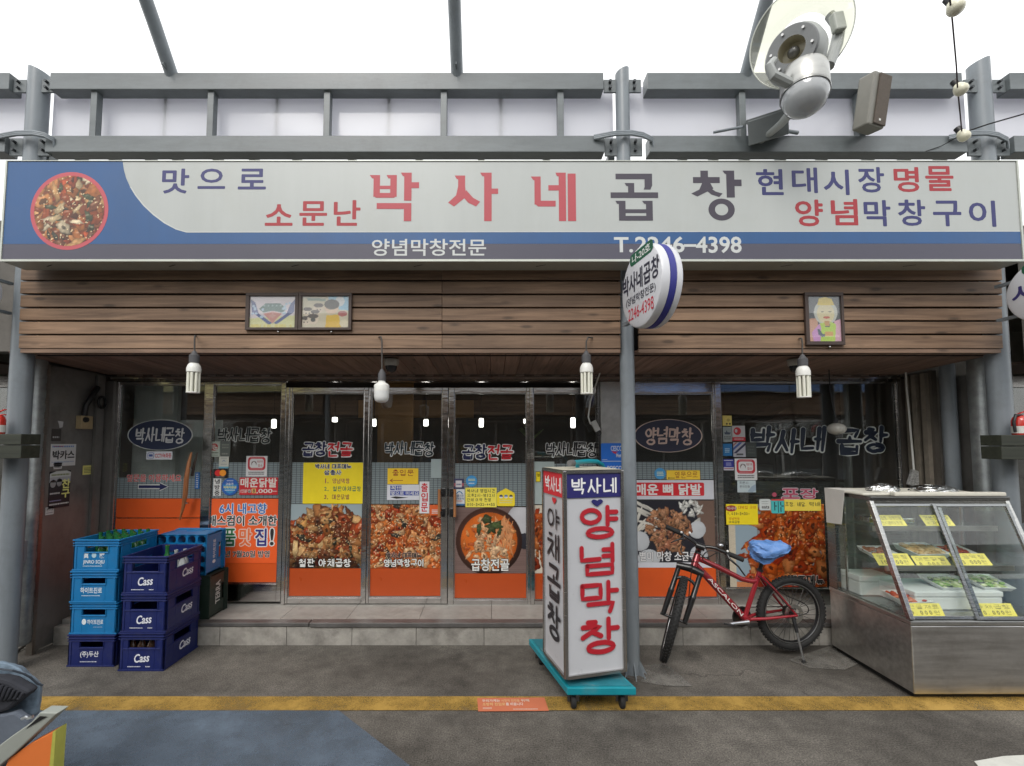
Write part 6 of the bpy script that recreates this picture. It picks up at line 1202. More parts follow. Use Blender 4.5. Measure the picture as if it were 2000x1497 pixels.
tray('tray of dark red food at the left of the middle shelf', (sx_(1705,3.46), 3.47, zS1+.03), .2, .16, 'brown'); tray('tray of round yellow pieces in the middle of the middle shelf', (sx_(1785,3.47), 3.47, zS1+.035), .27, .2, 'potato', .1, .04); tray('tray of brown food at the right of the middle shelf', (sx_(1850,3.5), 3.5, zS1+.03), .2, .16, 'red')
tray('tray of bright red kimchi on the floor of the case', (sx_(1752,3.27), 3.27, FZ1+.05), .22, .17, 'kimchi', .1, .035)
def foam(label, x0, x1, y0, y1, z0, z1):
    t = thing('foam_box', label, 'foam box', ((x0+x1)/2, y0, z0), 'white foam boxes in the display case'); h = (z1-z0)
    MB().box(x0, x1, y0, y1, z0, z0+h*.7).build('box', FOAM, t, bevel=.008); MB().box(x0-.004, x1+.004, y0-.004, y1+.004, z0+h*.7+.001, z1).build('lid', FOAM, t, bevel=.006)
foam('white foam box under the cabbage trays', sx_(1772,3.2), sx_(1940,3.2), 3.21, 3.52, FZ1+.007, FZ1+.13); foam('white foam box at the left back of the case floor', FX0+.05, FX0+.3, 3.5, 3.7, FZ1+.007, FZ1+.15); foam('white foam box at the right back of the case floor', 3.42, 3.62, 3.4, 3.66, FZ1+.007, FZ1+.11)
tray('left tray of pale cabbage on top of the foam box', (sx_(1835,3.3), 3.33, FZ1+.14), .22, .2, 'cabbage'); tray('right tray of green vegetables on top of the foam box', (sx_(1915,3.3), 3.33, FZ1+.14), .2, .2, 'cabbage', -.1)
b = MB(); b.box(FX0+.1, FX0+.25, 3.45, 3.6, zS2, zS2+.05); b.box(FX0+.32, FX0+.46, 3.47, 3.6, zS2, zS2+.04)
tag(b.build('foil_tray', FOIL, bevel=.01), 'pair of foil trays behind the cards on the top shelf', 'foil tray')
# things on top of the case
BRD = pm('cream_board', (.62,.6,.52), .6, var=.06, dirt=.15, dirtc=(.35,.32,.26))
b = MB(); z = FZ2+.002; b.box(FX0-.02, FX1-.12, FYT+.03, FY1-.02, z, z+.018); b.box(FX0+.17, FX1-.03, FYT-.02, FYT+.026, z+.001, z+.03)
tag(b.build('top_board', BRD, bevel=.008), 'cream board lying on top of the display case', 'board')
b = MB(); b.add([(FX0-.022, FYT+.2, FZ2+.02), (FX0-.022, FY1-.02, FZ2+.02), (FX0-.03, FY1-.04, FZ2-.25), (FX0-.026, FYT+.24, FZ2-.24)], [(0,1,2,3)]); b.add([(FX0-.022, FYT+.2, FZ2+.021), (FX0+.1, FYT+.2, FZ2+.022), (FX0+.1, FY1-.02, FZ2+.022), (FX0-.022, FY1-.02, FZ2+.021)], [(0,1,2,3)])
o = tag(b.build('cloth', pm('white_cloth', (.6,.58,.54), .85, var=.06)), 'white cloth hanging over the left rear corner of the display case', 'cloth'); o.modifiers.new('t', 'SOLIDIFY').thickness = .003
for px, w, h, lb in ((1718, .115, .05, 'smaller foil covered dish on the left of the display case top'), (1816, .16, .042, 'wider foil covered dish on the right of the display case top')):
    c_ = Vector((sx_(px,3.5), 3.5, FZ2+.021)); b = MB(); rg = random.Random(px); n = 28; m = 9; V = []; fs = []
    for i in range(m+1):
        t_ = i/m; rr = w*math.cos(t_*math.pi/2)**.6 if i < m else .001; zz = h*math.sin(t_*math.pi/2)
        for j in range(n): a = 2*math.pi*j/n; q = 1+rg.uniform(-.045, .045); V.append(c_+Vector((rr*q*math.cos(a), rr*q*.7*math.sin(a), zz+rg.uniform(-.004,.004))))
    for i in range(m):
        for j in range(n): fs.append((i*n+j, i*n+(j+1) % n, (i+1)*n+(j+1) % n, (i+1)*n+j))
    b.add(V, fs); tag(b.build('foil_dish', FOIL), lb, 'dish')
ps = thing('power_strip', 'speckled power strip hung by a white cable behind the display case', 'power strip', U(1786,935,4.1))
b = MB(); b.bar(U(1781,950,4.1), U(1790,920,4.1), .08, .04, (0,-1,0)); b.build('housing', pm('speckled_plastic', (.3,.3,.29), .5, var=.8, scale=60), ps, bevel=.006)
b = MB(); b.tube([U(1769,722,4.12), U(1771,760,4.13), U(1775,800,4.12), U(1779,850,4.12), U(1783,895,4.1), U(1785,920,4.1)], .008, 8); b.build('cable', WHITE, ps, smooth=60)
# ---- bicycle
bk = thing('bicycle', 'red mountain bike with a black fork and turned front wheel propped on its kickstand', 'bicycle', (2.0, 3.6, 0))
RDP = pm('bike_red', (.33,.018,.03), .22, .25, var=.08, coat=.6, dirt=.15, dirtc=(.12,.06,.05)); BKP = pm('bike_black', (.012,.012,.013), .32, coat=.2); ALU = steel('satin_alu', (.62,.64,.66), .3)
RA = U(1545,1197,3.66); BB = U(1454,1208,3.6); HT = U(1362,1083,3.52); HB_ = U(1354,1110,3.49); SK = U(1482,1122,3.61)
b = MB(); b.tube([U(1364,1091,3.52), U(1400,1107,3.55), U(1448,1131,3.59), U(1468,1136,3.605), SK+Vector((0,0,-.04))], [.021,.021,.019,.017,.014], 14); b.tube([U(1360,1104,3.50), U(1385,1132,3.53), BB], [.021,.026,.024], 14); b.tube([SK+(SK-BB)*.09, BB], .0175, 14); b.cyl(HB_, HT, .024, n=16)
ax = Vector((.10, -1, 0)).normalized()
b.cyl(BB-ax*.037, BB+ax*.037, .024, n=16)
for sg_ in (-1, 1):
    o_ = ax*sg_
    b.tube([BB+o_*.02+Vector((.03,0,.0)), BB.lerp(RA,.35)+o_*.05, RA+o_*.062], [.013,.012,.009], 10); b.tube([SK+o_*.012+Vector((.01,0,-.01)), SK.lerp(RA,.3)+o_*.045, RA+o_*.062], [.012,.011,.008], 10)
b.build('frame', RDP, bk, smooth=50)
b = MB(); d0, d1 = U(1381,1127,3.50), U(1446,1199,3.57); f0 = Vector(d0)+Vector((0,-.028,.0)); f1 = Vector(d1)+Vector((0,-.03,.0)); uu_ = (f1-f0).normalized(); vv_ = uu_.cross(Vector((0,1,0))).normalized(); vv_ = -vv_ if vv_.x < 0 else vv_
text(b, 'ASCALON', Fr(f0-vv_*.012, f1-vv_*.012, f0+vv_*.012), .03, .0); b.build('lettering', flat((.7,.68,.66)), bk)
b = MB(); b.tube([SK+(SK-BB)*.07, U(1488,1098,3.6)], .0145, 12); b.build('seat_post', BKP, bk, smooth=40)
b = MB(); b.cyl(SK+(SK-BB)*.06, SK+(SK-BB)*.12, .022, n=14); b.build('seat_clamp', BKP, bk)
# saddle under the bag
b = MB(); b.tube([U(1482,1072,3.55), U(1505,1078,3.57), U(1535,1073,3.6)], [.02,.03,.04], 14); b.build('saddle', BLK, bk, smooth=60)
def wheel(c, axle, R_, tw, knob=True):
    a = Vector(axle).normalized(); e = a.orthogonal().normalized(); f_ = a.cross(e); W = MB()
    W.lathe([(.0,-.03),(.012,-.03),(.012,-.02),(.026,-.018),(.026,-.012),(.014,-.01),(.014,.01),(.026,.012),(.026,.018),(.012,.02),(.012,.03),(0,.03)], c, a, 20); o = W.build('wheel', BKP, bk, smooth=40)
    W = MB(); W.torus(c, a, R_-tw, tw, 64, 12)
    if knob:
        for k in range(62):
            t_ = 2*math.pi*k/62
            for q, off in ((0, .0), (.62, .5), (-.62, .5)):
                t2 = t_+off*2*math.pi/62; rad = e*math.cos(t2)+f_*math.sin(t2); tan = a.cross(rad); nrm = rad*math.cos(q)+a*math.sin(q); p = c+rad*(R_-tw)+nrm*(tw*.97)
                W.bar(p, p+nrm*.007, .012, .011, tan)
    W.build('tyre', RUB, o, smooth=40)
    W = MB(); W.lathe([(R_-2*tw+.006,-.013),(R_-2*tw-.012,-.012),(R_-2*tw-.018,0),(R_-2*tw-.012,.012),(R_-2*tw+.006,.013)], c, a, 64); W.build('rim', BKP, o, smooth=50)
    W = MB(); W.torus(c-a*.0135, a, R_-2*tw-.004, .0035, 64, 6); W.torus(c+a*.0135, a, R_-2*tw-.004, .0035, 64, 6); W.build('rim_edge', ALU, o, smooth=60)
    W = MB()
    for k in range(28):
        t_ = 2*math.pi*k/28; s_ = 1 if k % 2 else -1; t2 = t_+.5*(1 if k % 4 < 2 else -1)
        W.tube([c+a*s_*.015+(e*math.cos(t2)+f_*math.sin(t2))*.025, c+(e*math.cos(t_)+f_*math.sin(t_))*(R_-2*tw-.012)], .0017, 5)
    o2 = W.build('spokes', pm('spoke_steel', (.05,.05,.05), .35, .6), o); o2['kind'] = 'stuff'
    W = MB(); W.lathe([(.045,-.0015),(.075,-.0015),(.075,.0015),(.045,.0015)], c+a*.032, a, 30); W.build('brake_disc', ALU, o)
    return o
wheel(RA, ax, (U(1545,1124,3.66).z-U(1545,1268,3.66).z)/2, .026)
CW = U(1316,1208,3.43); dv = Vector((CW.x, CW.y, 0)).normalized(); up_ = Vector((.33, .12, .93)).normalized(); fw = -(CW-CAMP).normalized()+Vector((.05,0,0)); fw = (fw-up_*fw.dot(up_)).normalized(); ra = fw.cross(up_).normalized()
if ra.x < 0: ra = -ra
RF_ = CW.z/ (up_.z)*.985
wheel(CW, ra, .305, .027)
b = MB(); crown = U(1347,1113,3.48); hw = .075
for s_ in (-1, 1):
    lo = CW+ra*s_*hw; hi = crown+ra*s_*hw
    b.tube([lo, lo.lerp(hi,.5)], [.017,.021], 12); b.tube([lo.lerp(hi,.5), lo.lerp(hi,.53), hi], [.024,.019,.017], 12)
b.tube([crown-ra*(hw+.02), crown+up_*.012, crown+ra*(hw+.02)], [.024,.03,.024], 12); arch = lambda t_: CW.lerp(crown,.68)+ra*hw*math.cos(t_)+up_*.05*math.sin(t_)-fw*.0
b.tube([arch(math.pi*k/10) for k in range(11)], .012, 10); b.tube([crown, HB_], .02, 12); b.cyl(CW-ra*(hw+.02), CW+ra*(hw+.02), .01, n=10)
b.build('fork', BKP, bk, smooth=50)
b = MB(); stem = U(1368,1068,3.44)
b.tube([HT, HT+(HT-HB_)*.45], .021, 12); b.tube([HT+(HT-HB_)*.3, stem], [.02,.018], 12); b.cyl(stem-ra*.03, stem+ra*.03, .024, n=14); b.build('stem', BKP, bk, smooth=40)
L0, L1, L2 = U(1301,1029,3.60), U(1332,1043,3.57), U(1354,1058,3.5); R2, R1, R0 = U(1398,1071,3.4), U(1418,1080,3.38), U(1452,1094,3.35)
hbm = MB(); hbm.tube([L0, L1, L2, stem, U(1386,1069,3.42), R2, R1, R0], .0125, 10); hbar = hbm.build('handlebar', BKP, bk, smooth=60)
for a, c_ in ((L0, L1), (R0, R1)):
    b = MB(); b.tube([a, a.lerp(c_, .88)], .0175, 12); b.build('grip', RUB, hbar, smooth=40)
    q = a.lerp(c_, .98); b = MB(); b.cyl(q-(c_-a)*.08, q+(c_-a)*.08, .019, n=12); e_ = q+Vector((0,-.035,-.03)); b.tube([q, e_, e_+(a-c_)*.45+Vector((0,-.02,-.03)), e_+(a-c_)*.85+Vector((0,-.01,-.075))], [.012,.009,.006,.005], 8); b.build('brake_lever', BKP, hbar, smooth=50)
b = MB(); b.ball(U(1407,1065,3.38), .022, 14, 8, (1,1,.7)); b.build('bell', ALU, hbar, smooth=60)
for q in (U(1331,1040,3.53), U(1347,1041,3.52), U(1421,1077,3.34)): b = MB(); b.ball(q, .0085, 10, 6); b.build('clamp_bolt', pm('bright_cap', (.8,.8,.78), .3), hbar, smooth=60)
b = MB()
for s_ in ([U(1340,1050,3.5), U(1330,1075,3.4), U(1345,1095,3.38), U(1362,1098,3.45)], [U(1400,1080,3.35), U(1378,1090,3.33), U(1362,1080,3.34), U(1352,1105,3.4), U(1344,1180,3.38)], [U(1405,1080,3.36), U(1385,1076,3.36), U(1372,1092,3.4), U(1400,1112,3.5)], [SK+Vector((.03,-.03,-.01)), U(1530,1160,3.56), U(1572,1180,3.56), U(1578,1196,3.57), U(1560,1203,3.58)], [U(1480,1125,3.57), U(1512,1152,3.57), U(1540,1185,3.58), U(1555,1190,3.58)]): 
    P = [Vector(p) for p in s_]; Q = []
    for i in range(len(P)-1):
        p0, p1, p2, p3 = P[max(i-1,0)], P[i], P[i+1], P[min(i+2,len(P)-1)]
        for k in range(6): t_ = k/6; Q.append(.5*((2*p1)+(p2-p0)*t_+(2*p0-5*p1+4*p2-p3)*t_*t_+(3*p1-p0-3*p2+p3)*t_**3))
    b.tube(Q+[P[-1]], .0035, 6)
b.build('cables', BLK, bk, smooth=60)
b = MB(); cr = BB+ax*.05; b.lathe([(.02,-.002),(.07,-.002),(.078,0),(.07,.002),(.02,.002)], BB+ax*.045*-1+ax*.012, ax, 30); b.lathe([(.02,-.002),(.055,-.002),(.055,.002),(.02,.002)], BB-ax*.03, ax, 30); b.build('chainring', BKP, bk)
b = MB(); cr0 = BB+ax*.06; cr1 = U(1426,1219,3.53); b.tube([U(1462,1215,3.54), cr1], [.016,.011], 10); b.build('crank', ALU, bk, smooth=40)
b = MB(); b.bar(U(1440,1218,3.66), U(1458,1226,3.68), .03, .02); b.tube([BB-ax*.06, U(1446,1224,3.68)], .01, 8); b.build('crank', ALU, bk, label='far crank hanging below the frame')
b = MB(); b.bar(cr1+Vector((-.0,-.01,0)), U(1422,1220,3.44), .06, .014); b.build('pedal', BKP, bk, bevel=.003)
b = MB(); b.lathe([(.018,-.02),(.045,-.018),(.05,-.012),(.03,-.008),(.02,.0)], RA+ax*-.02, ax, 26); b.build('cassette', pm('chain_steel', (.12,.11,.10), .35, .9), bk); 
b = MB()
for oz in (.07, -.045): b.tube([BB-ax*.03+Vector((0,0,oz)), RA-ax*.035+Vector((0,0,oz*.5))], .004, 6)
b.build('chain', pm('chain_steel', (.12,.11,.10), .35, .9), bk)
b = MB(); k0 = U(1549,1206,3.6); k1 = U(1572,1294,3.5); b.tube([k0, k0.lerp(k1,.35)], .013, 10); b.build('kickstand_mount', BKP, bk, smooth=40)
k1 = G(1571,1296,0.); b = MB(); b.tube([k0.lerp(k1,.33), k0.lerp(k1,.95)], .0075, 10); ks = b.build('kickstand', ALU, bk, smooth=40); b = MB(); b.cyl(k0.lerp(k1,.93), Vector(k1), .012, .016, 12); b.build('rubber_foot', RUB, ks)
# blue plastic bag over the saddle
def loft(rings, jit, seed, cap=True):
    rg = random.Random(seed); b = MB(); n = len(rings[0]); V = []; fs = []
    for r_ in rings:
        for p in r_: V.append(Vector(p)+Vector((rg.uniform(-1,1), rg.uniform(-1,1), rg.uniform(-1,1)))*jit)
    for i in range(len(rings)-1):
        for j in range(n): fs.append((i*n+j, i*n+(j+1) % n, (i+1)*n+(j+1) % n, (i+1)*n+j))
    if cap: fs += [tuple(range(n-1,-1,-1)), tuple(range((len(rings)-1)*n, len(rings)*n))]
    return b.add(V, fs)
secs = [(1466,1061,1084,.03),(1470,1057,1091,.05),(1478,1055,1099,.07),(1489,1056,1103,.075),(1499,1057,1100,.08),(1512,1058,1092,.085),(1526,1058,1085,.085),(1536,1062,1077,.05),(1542,1067,1072,.02)]
rings = []
for px, yt_, yb_, hw_ in secs:
    n = 22; ring = []
    for k in range(n):
        a = 2*math.pi*k/n; cz = (yt_+yb_)/2; p = U(px, cz-(yb_-yt_)/2*math.sin(a), 3.55); sq = abs(math.cos(a))**.7*(1 if math.cos(a) > 0 else -1)
        ring.append(p+Vector((0, .0-sq*hw_*(1 if math.sin(a) > -.5 else .55), 0)))
    rings.append(ring)
b = loft(rings, .009, 5); o = b.build('plastic_bag', pm('blue_bag', col(104,148,212,.85), .32, var=.12, scale=14, bump=.5, bscale=16, stretch=(1,3,5)), smooth=38); s_ = o.modifiers.new('sub', 'SUBSURF'); s_.subdivision_type = 'SIMPLE'; s_.levels = s_.render_levels = 2; tx = bpy.data.textures.new('crease', 'CLOUDS'); tx.noise_scale = .035; tx.noise_depth = 2; dd = o.modifiers.new('d', 'DISPLACE'); dd.texture = tx; dd.strength = .011; dd.texture_coords = 'LOCAL'
tag(o, 'crumpled sky blue plastic bag pulled over the bicycle saddle', 'bag')
# ---- hanging lamps along the fascia bottom
CFL = pm('tube_lamp_glass', (.72,.72,.62), .3, var=.05); SOCK = pm('grey_socket', (.07,.07,.075), .6)
def hook(t, px, y0, y1, Y, bend=8):
    b = MB(); b.tube([U(px+bend, y0, YF-.004), U(px+bend*.3, y0-1, Y), U(px, y0+8, Y), U(px, y1, Y)], .0055, 8); b.build('cord', pm('lamp_cord', (.06,.055,.05), .7), t, smooth=60)
def tube_lamp(lb, px, yh, ys0, ys1, yb_, bend):
    Y = 3.24; top = U(px, ys0, Y); t = thing('tube_lamp', lb, 'lamp', top, 'lamps hung along the timber fascia'); hook(t, px, yh, ys0, Y, bend); k = Y/F
    X = top.x; z = lambda y: U(px, y, Y).z
    b = MB(); b.lathe([(0,0),(.011,0),(.02,z(ys0)-z(ys0+5)),(.033,z(ys0)-z(ys0+9)),(.033,z(ys0)-z(ys1)),(0,z(ys0)-z(ys1))], (X,Y,z(ys0)), (0,0,-1), 18); b.build('socket', SOCK, t, smooth=30)
    h = z(ys1)-z(yb_); b = MB(); b.lathe([(0,0),(.026,.0),(.04,.02),(.046,.04),(.046,h*.31),(.04,h*.33),(0,h*.33)], (X,Y,z(ys1)), (0,0,-1), 24); b.build('lamp_base', WHITE, t, smooth=40)
    b = MB()
    for j in range(8):
        a = 2*math.pi*(j+.35)/8; c_ = Vector((X+.034*math.cos(a), Y+.034*math.sin(a), z(ys1)-h*.33)); b.cyl(c_, c_-Vector((0,0,h*.66)), .0098, n=10)
    b.build('tubes', CFL, t, smooth=40)
    b = MB(); b.cyl((X,Y,z(yb_)+h*.0), (X,Y,z(yb_)+.008), .043, n=24); b.build('end_cap', WHITE, t)
tube_lamp('ribbed white tube lamp hanging at the left over the oval sign window', 380, 657, 686, 709, 768, 3)
tube_lamp('ribbed white tube lamp hanging left of the steel pillar', 1145, 660, 686, 709, 770, 12)
tube_lamp('ribbed white tube lamp hanging below the drawing with the yellow cap', 1567, 662, 693, 715, 777, -6)
Y = 3.24; top = U(746,722,Y); t = thing('bulb_lamp', 'fat white bulb lamp hanging over the double doors', 'lamp', top, 'lamps hung along the timber fascia'); hook(t, 746, 659, 722, Y, -6)
z = lambda y: U(746,y,Y).z
b = MB(); b.lathe([(0,0),(.01,0),(.026,.03),(.028,z(722)-z(744)),(0,z(722)-z(744))], top, (0,0,-1), 18); b.build('socket', SOCK, t, smooth=30)
b = MB(); b.lathe([(0,0),(.024,0),(.026,.012),(.05,.028),(.053,.036),(.053,.075)], (top.x,Y,z(744)), (0,0,-1), 28); b.build('lamp_base', WHITE, t, smooth=40)
b = MB(); b.lathe([(.052,.075),(.052,.115),(.046,.14),(.03,.153),(0,.158)], (top.x,Y,z(744)), (0,0,-1), 28); b.build('bulb', pm('frosted_bulb', (.7,.71,.7), .35), t, smooth=60)
for px, py, lb, r_ in ((764,706,'small domed security camera on the soffit over the double doors',.045), (1553,707,'small domed fitting on the soffit behind the right tube lamp',.042)):
    c_ = U(px,py,3.55); c_.z = zq-.012+.002; c_ = Vector((c_.x, 3.55, 2.262)); t = thing('dome_camera', lb, 'camera', c_)
    b = MB(); b.lathe([(0,.02),(r_*1.3,.02),(r_*1.3,-.015),(r_*1.1,-.03),(0,-.03)], c_, (0,0,1), 26); b.build('housing', pm('aged_white', (.35,.33,.29), .5), t, smooth=40); b = MB(); b.lathe([(r_,-.03),(r_*.95,-.05),(r_*.7,-.072),(0,-.085)], c_, (0,0,1), 22); b.build('dome', pm('smoked_dome', (.02,.02,.022), .1), t, smooth=60)
# bulb on a wire before the kitchen window
c_ = U(1633,838,4.0); t = thing('bulb_lamp', 'dull round bulb on a long wire before the kitchen window', 'lamp', c_, 'lamps hung along the timber fascia')
b = MB(); b.tube([U(1619,722,4.0), U(1621,760,4.0), U(1628,800,4.0), U(1632,822,4.0)], .005, 6); b.build('cord', BLK, t)
b = MB(); b.cyl(U(1632,818,4.0), U(1632,828,4.0), .018, n=14); b.build('socket', BLK, t); b = MB(); b.ball(U(1634,838,4.0), .072, 24, 14, (1,1,.72)); b.build('bulb', pm('milky_bulb', (.42,.41,.37), .25), t, smooth=60)
# ---- big street lamp on the right beams
SL = thing('street_lamp', 'large arcade lamp with a clear dish, ring shaped head and silver domed base', 'street lamp', U(1515,275,3.3))
LG = pm('lamp_grey', (.3,.315,.305), .4, .1, var=.1, dirt=.2, dirtc=(.2,.2,.19)); YL = 2.75
MB().add([U(1458,243,3.2), U(1478,208,3.31), U(1545,210,3.31), U(1545,237,3.2), U(1450,272,3.2), U(1476,236,3.31), U(1545,238,3.31), U(1525,273,3.2)], []).v
b = MB(); b.bar(U(1500,250,3.16), U(1500,250,3.325), .25, .16); b.build('control_box', pm('box_grey', (.15,.165,.17), .45, var=.1), SL, bevel=.006)
b = MB(); b.bar(U(1500,226,3.13), U(1500,226,3.32), .27, .03); b.build('box_lid', pm('box_grey', (.15,.165,.17), .45), SL, bevel=.004)
b = MB(); b.tube([U(1487,275,3.30), U(1525,243,3.02), U(1552,212,2.8)], [.022,.026,.03], 12); b.build('arm', LG, SL, smooth=40)
axl = (U(1580,122,YL)-U(1571,222,YL)); Lx = axl.length; axl.normalize(); axl = (axl+Vector((0,.18,0))).normalized(); c0 = U(1572,186,YL)
b = MB(); b.lathe([(0,0),(.128,0),(.132,.006),(.132,.15),(.126,.175),(.09,.19),(0,.19)], c0, axl, 40); b.build('base_cylinder', pm('silver_base', (.42,.42,.4), .3, .85, var=.15, scale=4, stretch=(.5,.5,6), dirt=.3, dirtc=(.2,.2,.18)), SL, smooth=35)
b = MB(); b.lathe([(.128,-.001),(.127,-.03),(.11,-.075),(.075,-.108),(.035,-.124),(0,-.128)], c0, axl, 40); b.build('dome', pm('pearl_dome', (.36,.375,.385), .12, .0, var=.08, coat=.5), SL, smooth=70)
b = MB(); b.lathe([(.134,-.006),(.136,0),(.134,.008)], c0, axl, 40); b.build('band', DKF, SL, smooth=60)
hn = Vector((-.62,-.60,-.18)).normalized(); hc = U(1546,97,YL-.02)
b = MB(); b.lathe([(.075,-.004),(.135,-.004),(.142,.004),(.142,.02)], hc, -hn, 40); b.build('ring', pm('ring_grey', (.16,.165,.165), .35, .5), SL, smooth=35)
b = MB(); b.lathe([(.142,.02),(.165,.06),(.17,.12),(.15,.2),(.1,.23),(0,.24)], hc, -hn, 40); b.build('head', LG, SL, smooth=50)
b = MB(); b.lathe([(.075,-.003),(.08,.05),(.07,.09),(0,.1)], hc, -hn, 30); b.build('reflector', pm('cream_reflector', (.5,.47,.36), .3), SL, smooth=50)
b = MB(); b.ball(hc-hn*.05, .035, 14, 8); b.build('bulb', pm('dark_bulb', (.08,.08,.075), .15), SL, smooth=60)
e1 = hn.orthogonal().normalized(); e2 = hn.cross(e1)
for k in range(6): a = k*math.pi/3+.4; p = hc+(e1*math.cos(a)+e2*math.sin(a))*.11+hn*.004; b = MB(); b.cyl(p, p+hn*.014, .008, n=8); b.build('screw', ST, SL)
dc = U(1562,72,YL+.12); dn = (hn+Vector((.1,0,-.12))).normalized()
b = MB(); b.lathe([(.15,.10),(.22,.05),(.275,.0),(.288,-.012)], dc, -dn, 56); o = b.build('dish', glassy('clear_dish', (.9,.9,.83), .09, gain=1.2), SL, smooth=60); o.modifiers.new('t', 'SOLIDIFY').thickness = .005
b = MB(); b.torus(dc+dn*.012, dn, .288, .004, 56, 8); b.build('dish_rim', pm('dish_rim', (.6,.62,.56), .3), SL, smooth=60)
b = MB(); b.tube([U(1618,130,YL+.02), U(1633,90,YL+.04), U(1640,55,YL+.06), U(1620,30,YL+.08)], [.034,.036,.034,.03], 10); b.build('fork_arm', LG, SL, smooth=35)
b = MB(); b.tube([U(1545,165,YL-.03), U(1510,148,YL-.05), U(1503,130,YL-.05), U(1512,118,YL-.04)], [.03,.03,.026,.022], 10); b.build('fork_arm', LG, SL, smooth=35)
b = MB(); b.bar(U(1632,28,YL), U(1640,62,YL), .05, .07); b.build('joint_cover', pm('pale_cover', (.36,.38,.34), .4), SL, bevel=.01)
b = MB(); b.tube([U(1452,248,3.25), U(1430,252,3.33), U(1394,259,3.33)], .010, 8); b.tube([U(1530,256,3.25), U(1545,258,3.32), U(1558,260,3.33)], .014, 8); b.build('conduit', GREYP, SL, smooth=50)
# ---- column loudspeaker
t = thing('column_speaker', 'brown grilled column loudspeaker mounted on the right of the upper beams', 'loudspeaker', U(1716,248,3.15))
p0, p1 = U(1711,247,3.12), U(1726,142,3.08); vx = Vector((.87,.30,0)).normalized(); vu = (p1-p0).normalized(); vn = vx.cross(vu).normalized(); w2 = .085
def spk(x0, x1, n0, n1, a=0, c_=1): return MB().add([p0+vx*x+vn*n_+(p1-p0)*h_ for h_ in (a, c_) for x, n_ in ((x0,n0),(x1,n0),(x1,n1),(x0,n1))], [(0,3,2,1),(4,5,6,7),(0,1,5,4),(1,2,6,5),(2,3,7,6),(3,0,4,7)])
spk(-w2, w2, -.11, 0).build('cabinet', pm('speaker_case', (.21,.205,.18), .5), t, bevel=.012)
spk(-w2*.5, w2-.006, .001, .012, .03, .97).build('grille', pm('speaker_grille', (.105,.085,.068), .8, var=.25, scale=90, bump=.6, bscale=300), t, bevel=.006)
q = p0+vn*.0135+vu*.035-vx*.0; b = MB(); b.add([q, q+vx*.018, q+vx*.018+vu*.014, q+vu*.014], [(0,1,2,3)]); b.build('badge', WHITE, t)
b = MB(); b.bar(p0+vu*.32-vn*.11-vx*.06, U(1690,180,3.36), .02, .02); b.bar(p0+vu*.03-vn*.1, U(1700,256,3.34), .05, .03); b.build('bracket', GREY, t)
# ---- string of bulbs coming towards the viewer
t = thing('bulb_string', 'slack cable with three cream bulbs hanging in front of the right post', 'string light', U(1879,262,3.1))
ptsS = [U(1846,-110,2.0), U(1853,-20,2.25), U(1860,40,2.45), U(1868,130,2.75), U(1870,170,2.85), U(1875,220,3.0), U(1879,262,3.12)]
b = MB(); b.tube(ptsS, .0045, 6); b.build('cable', pm('string_cable', (.06,.04,.045), .7), t, smooth=60)
for px, py, Y, r_ in ((1863,12,2.36,.04), (1874,172,2.87,.038), (1880,263,3.12,.036)):
    c_ = U(px, py, Y); d = Vector((.25,-.3,-.9)).normalized(); o = MB(); o.cyl(c_-d*.065, c_-d*.022, .02, n=14); so = o.build('socket', BLK, t, smooth=30)
    o = MB(); o.lathe([(.018,-.03),(.03,-.012),(r_,.012),(r_*.95,.03),(r_*.7,.045),(0,.052)], c_, d, 20); o.build('bulb', pm('cream_bulb', (.66,.64,.5), .3), so, smooth=60)
b = MB(); b.tube([U(1885,258,3.15), U(1930,243,3.1), U(2010,220,3.0), U(2150,180,2.8)], .005, 6); b.tube([U(1884,260,3.15), U(1840,285,3.32), U(1808,296,3.33)], .003, 6); tag(b.build('wire', BLK, smooth=60), 'thin black wire running off to the right from the lowest bulb', 'wire')
# cable bundles over the posts
for i, (px, lb) in enumerate(((52,'cable bundle arching over the left post at the lower beam'), (1222,'cable bundle arching over the slim post at the lower beam'), (1915,'cable bundle arching over the right post at the lower beam'))):
    t = thing('cable_bundle', lb, 'cable', U(px,258,3.28), 'cable bundles round the posts')
    for k in range(3):
        b = MB(); yo = k*3; b.tube([U(px-62,266+yo,3.32), U(px-42,262+yo,3.29), U(px-20,258+yo,3.285), U(px+12,257+yo,3.285), U(px+34,261+yo,3.29), U(px+52,270+yo,3.32), U(px+54,285+yo,3.34)], .009, 8); b.build('cable', GREYP, t, smooth=60)
# white cable and plug beside the pillar
t = thing('extension_cable', 'white cable with a socket block hanging beside the steel pillar', 'cable', U(1162,830,4.15))
b = MB(); b.tube([U(1176,716,4.15), U(1166,745,4.15), U(1153,785,4.15), U(1149,815,4.15), U(1153,828,4.15), U(1160,830,4.15)], .007, 8); b.build('cable', WHITE, t, smooth=60)
b = MB(); b.bar(U(1158,823,4.14), U(1168,842,4.14), .05, .03, (0,-1,0)); b.build('socket_block', pm('grey_white', (.45,.45,.43), .5), t, bevel=.005); b = MB(); b.torus(U(1169,846,4.14), (0,1,0), .022, .006, 20, 8); b.build('coil', BLK, t)
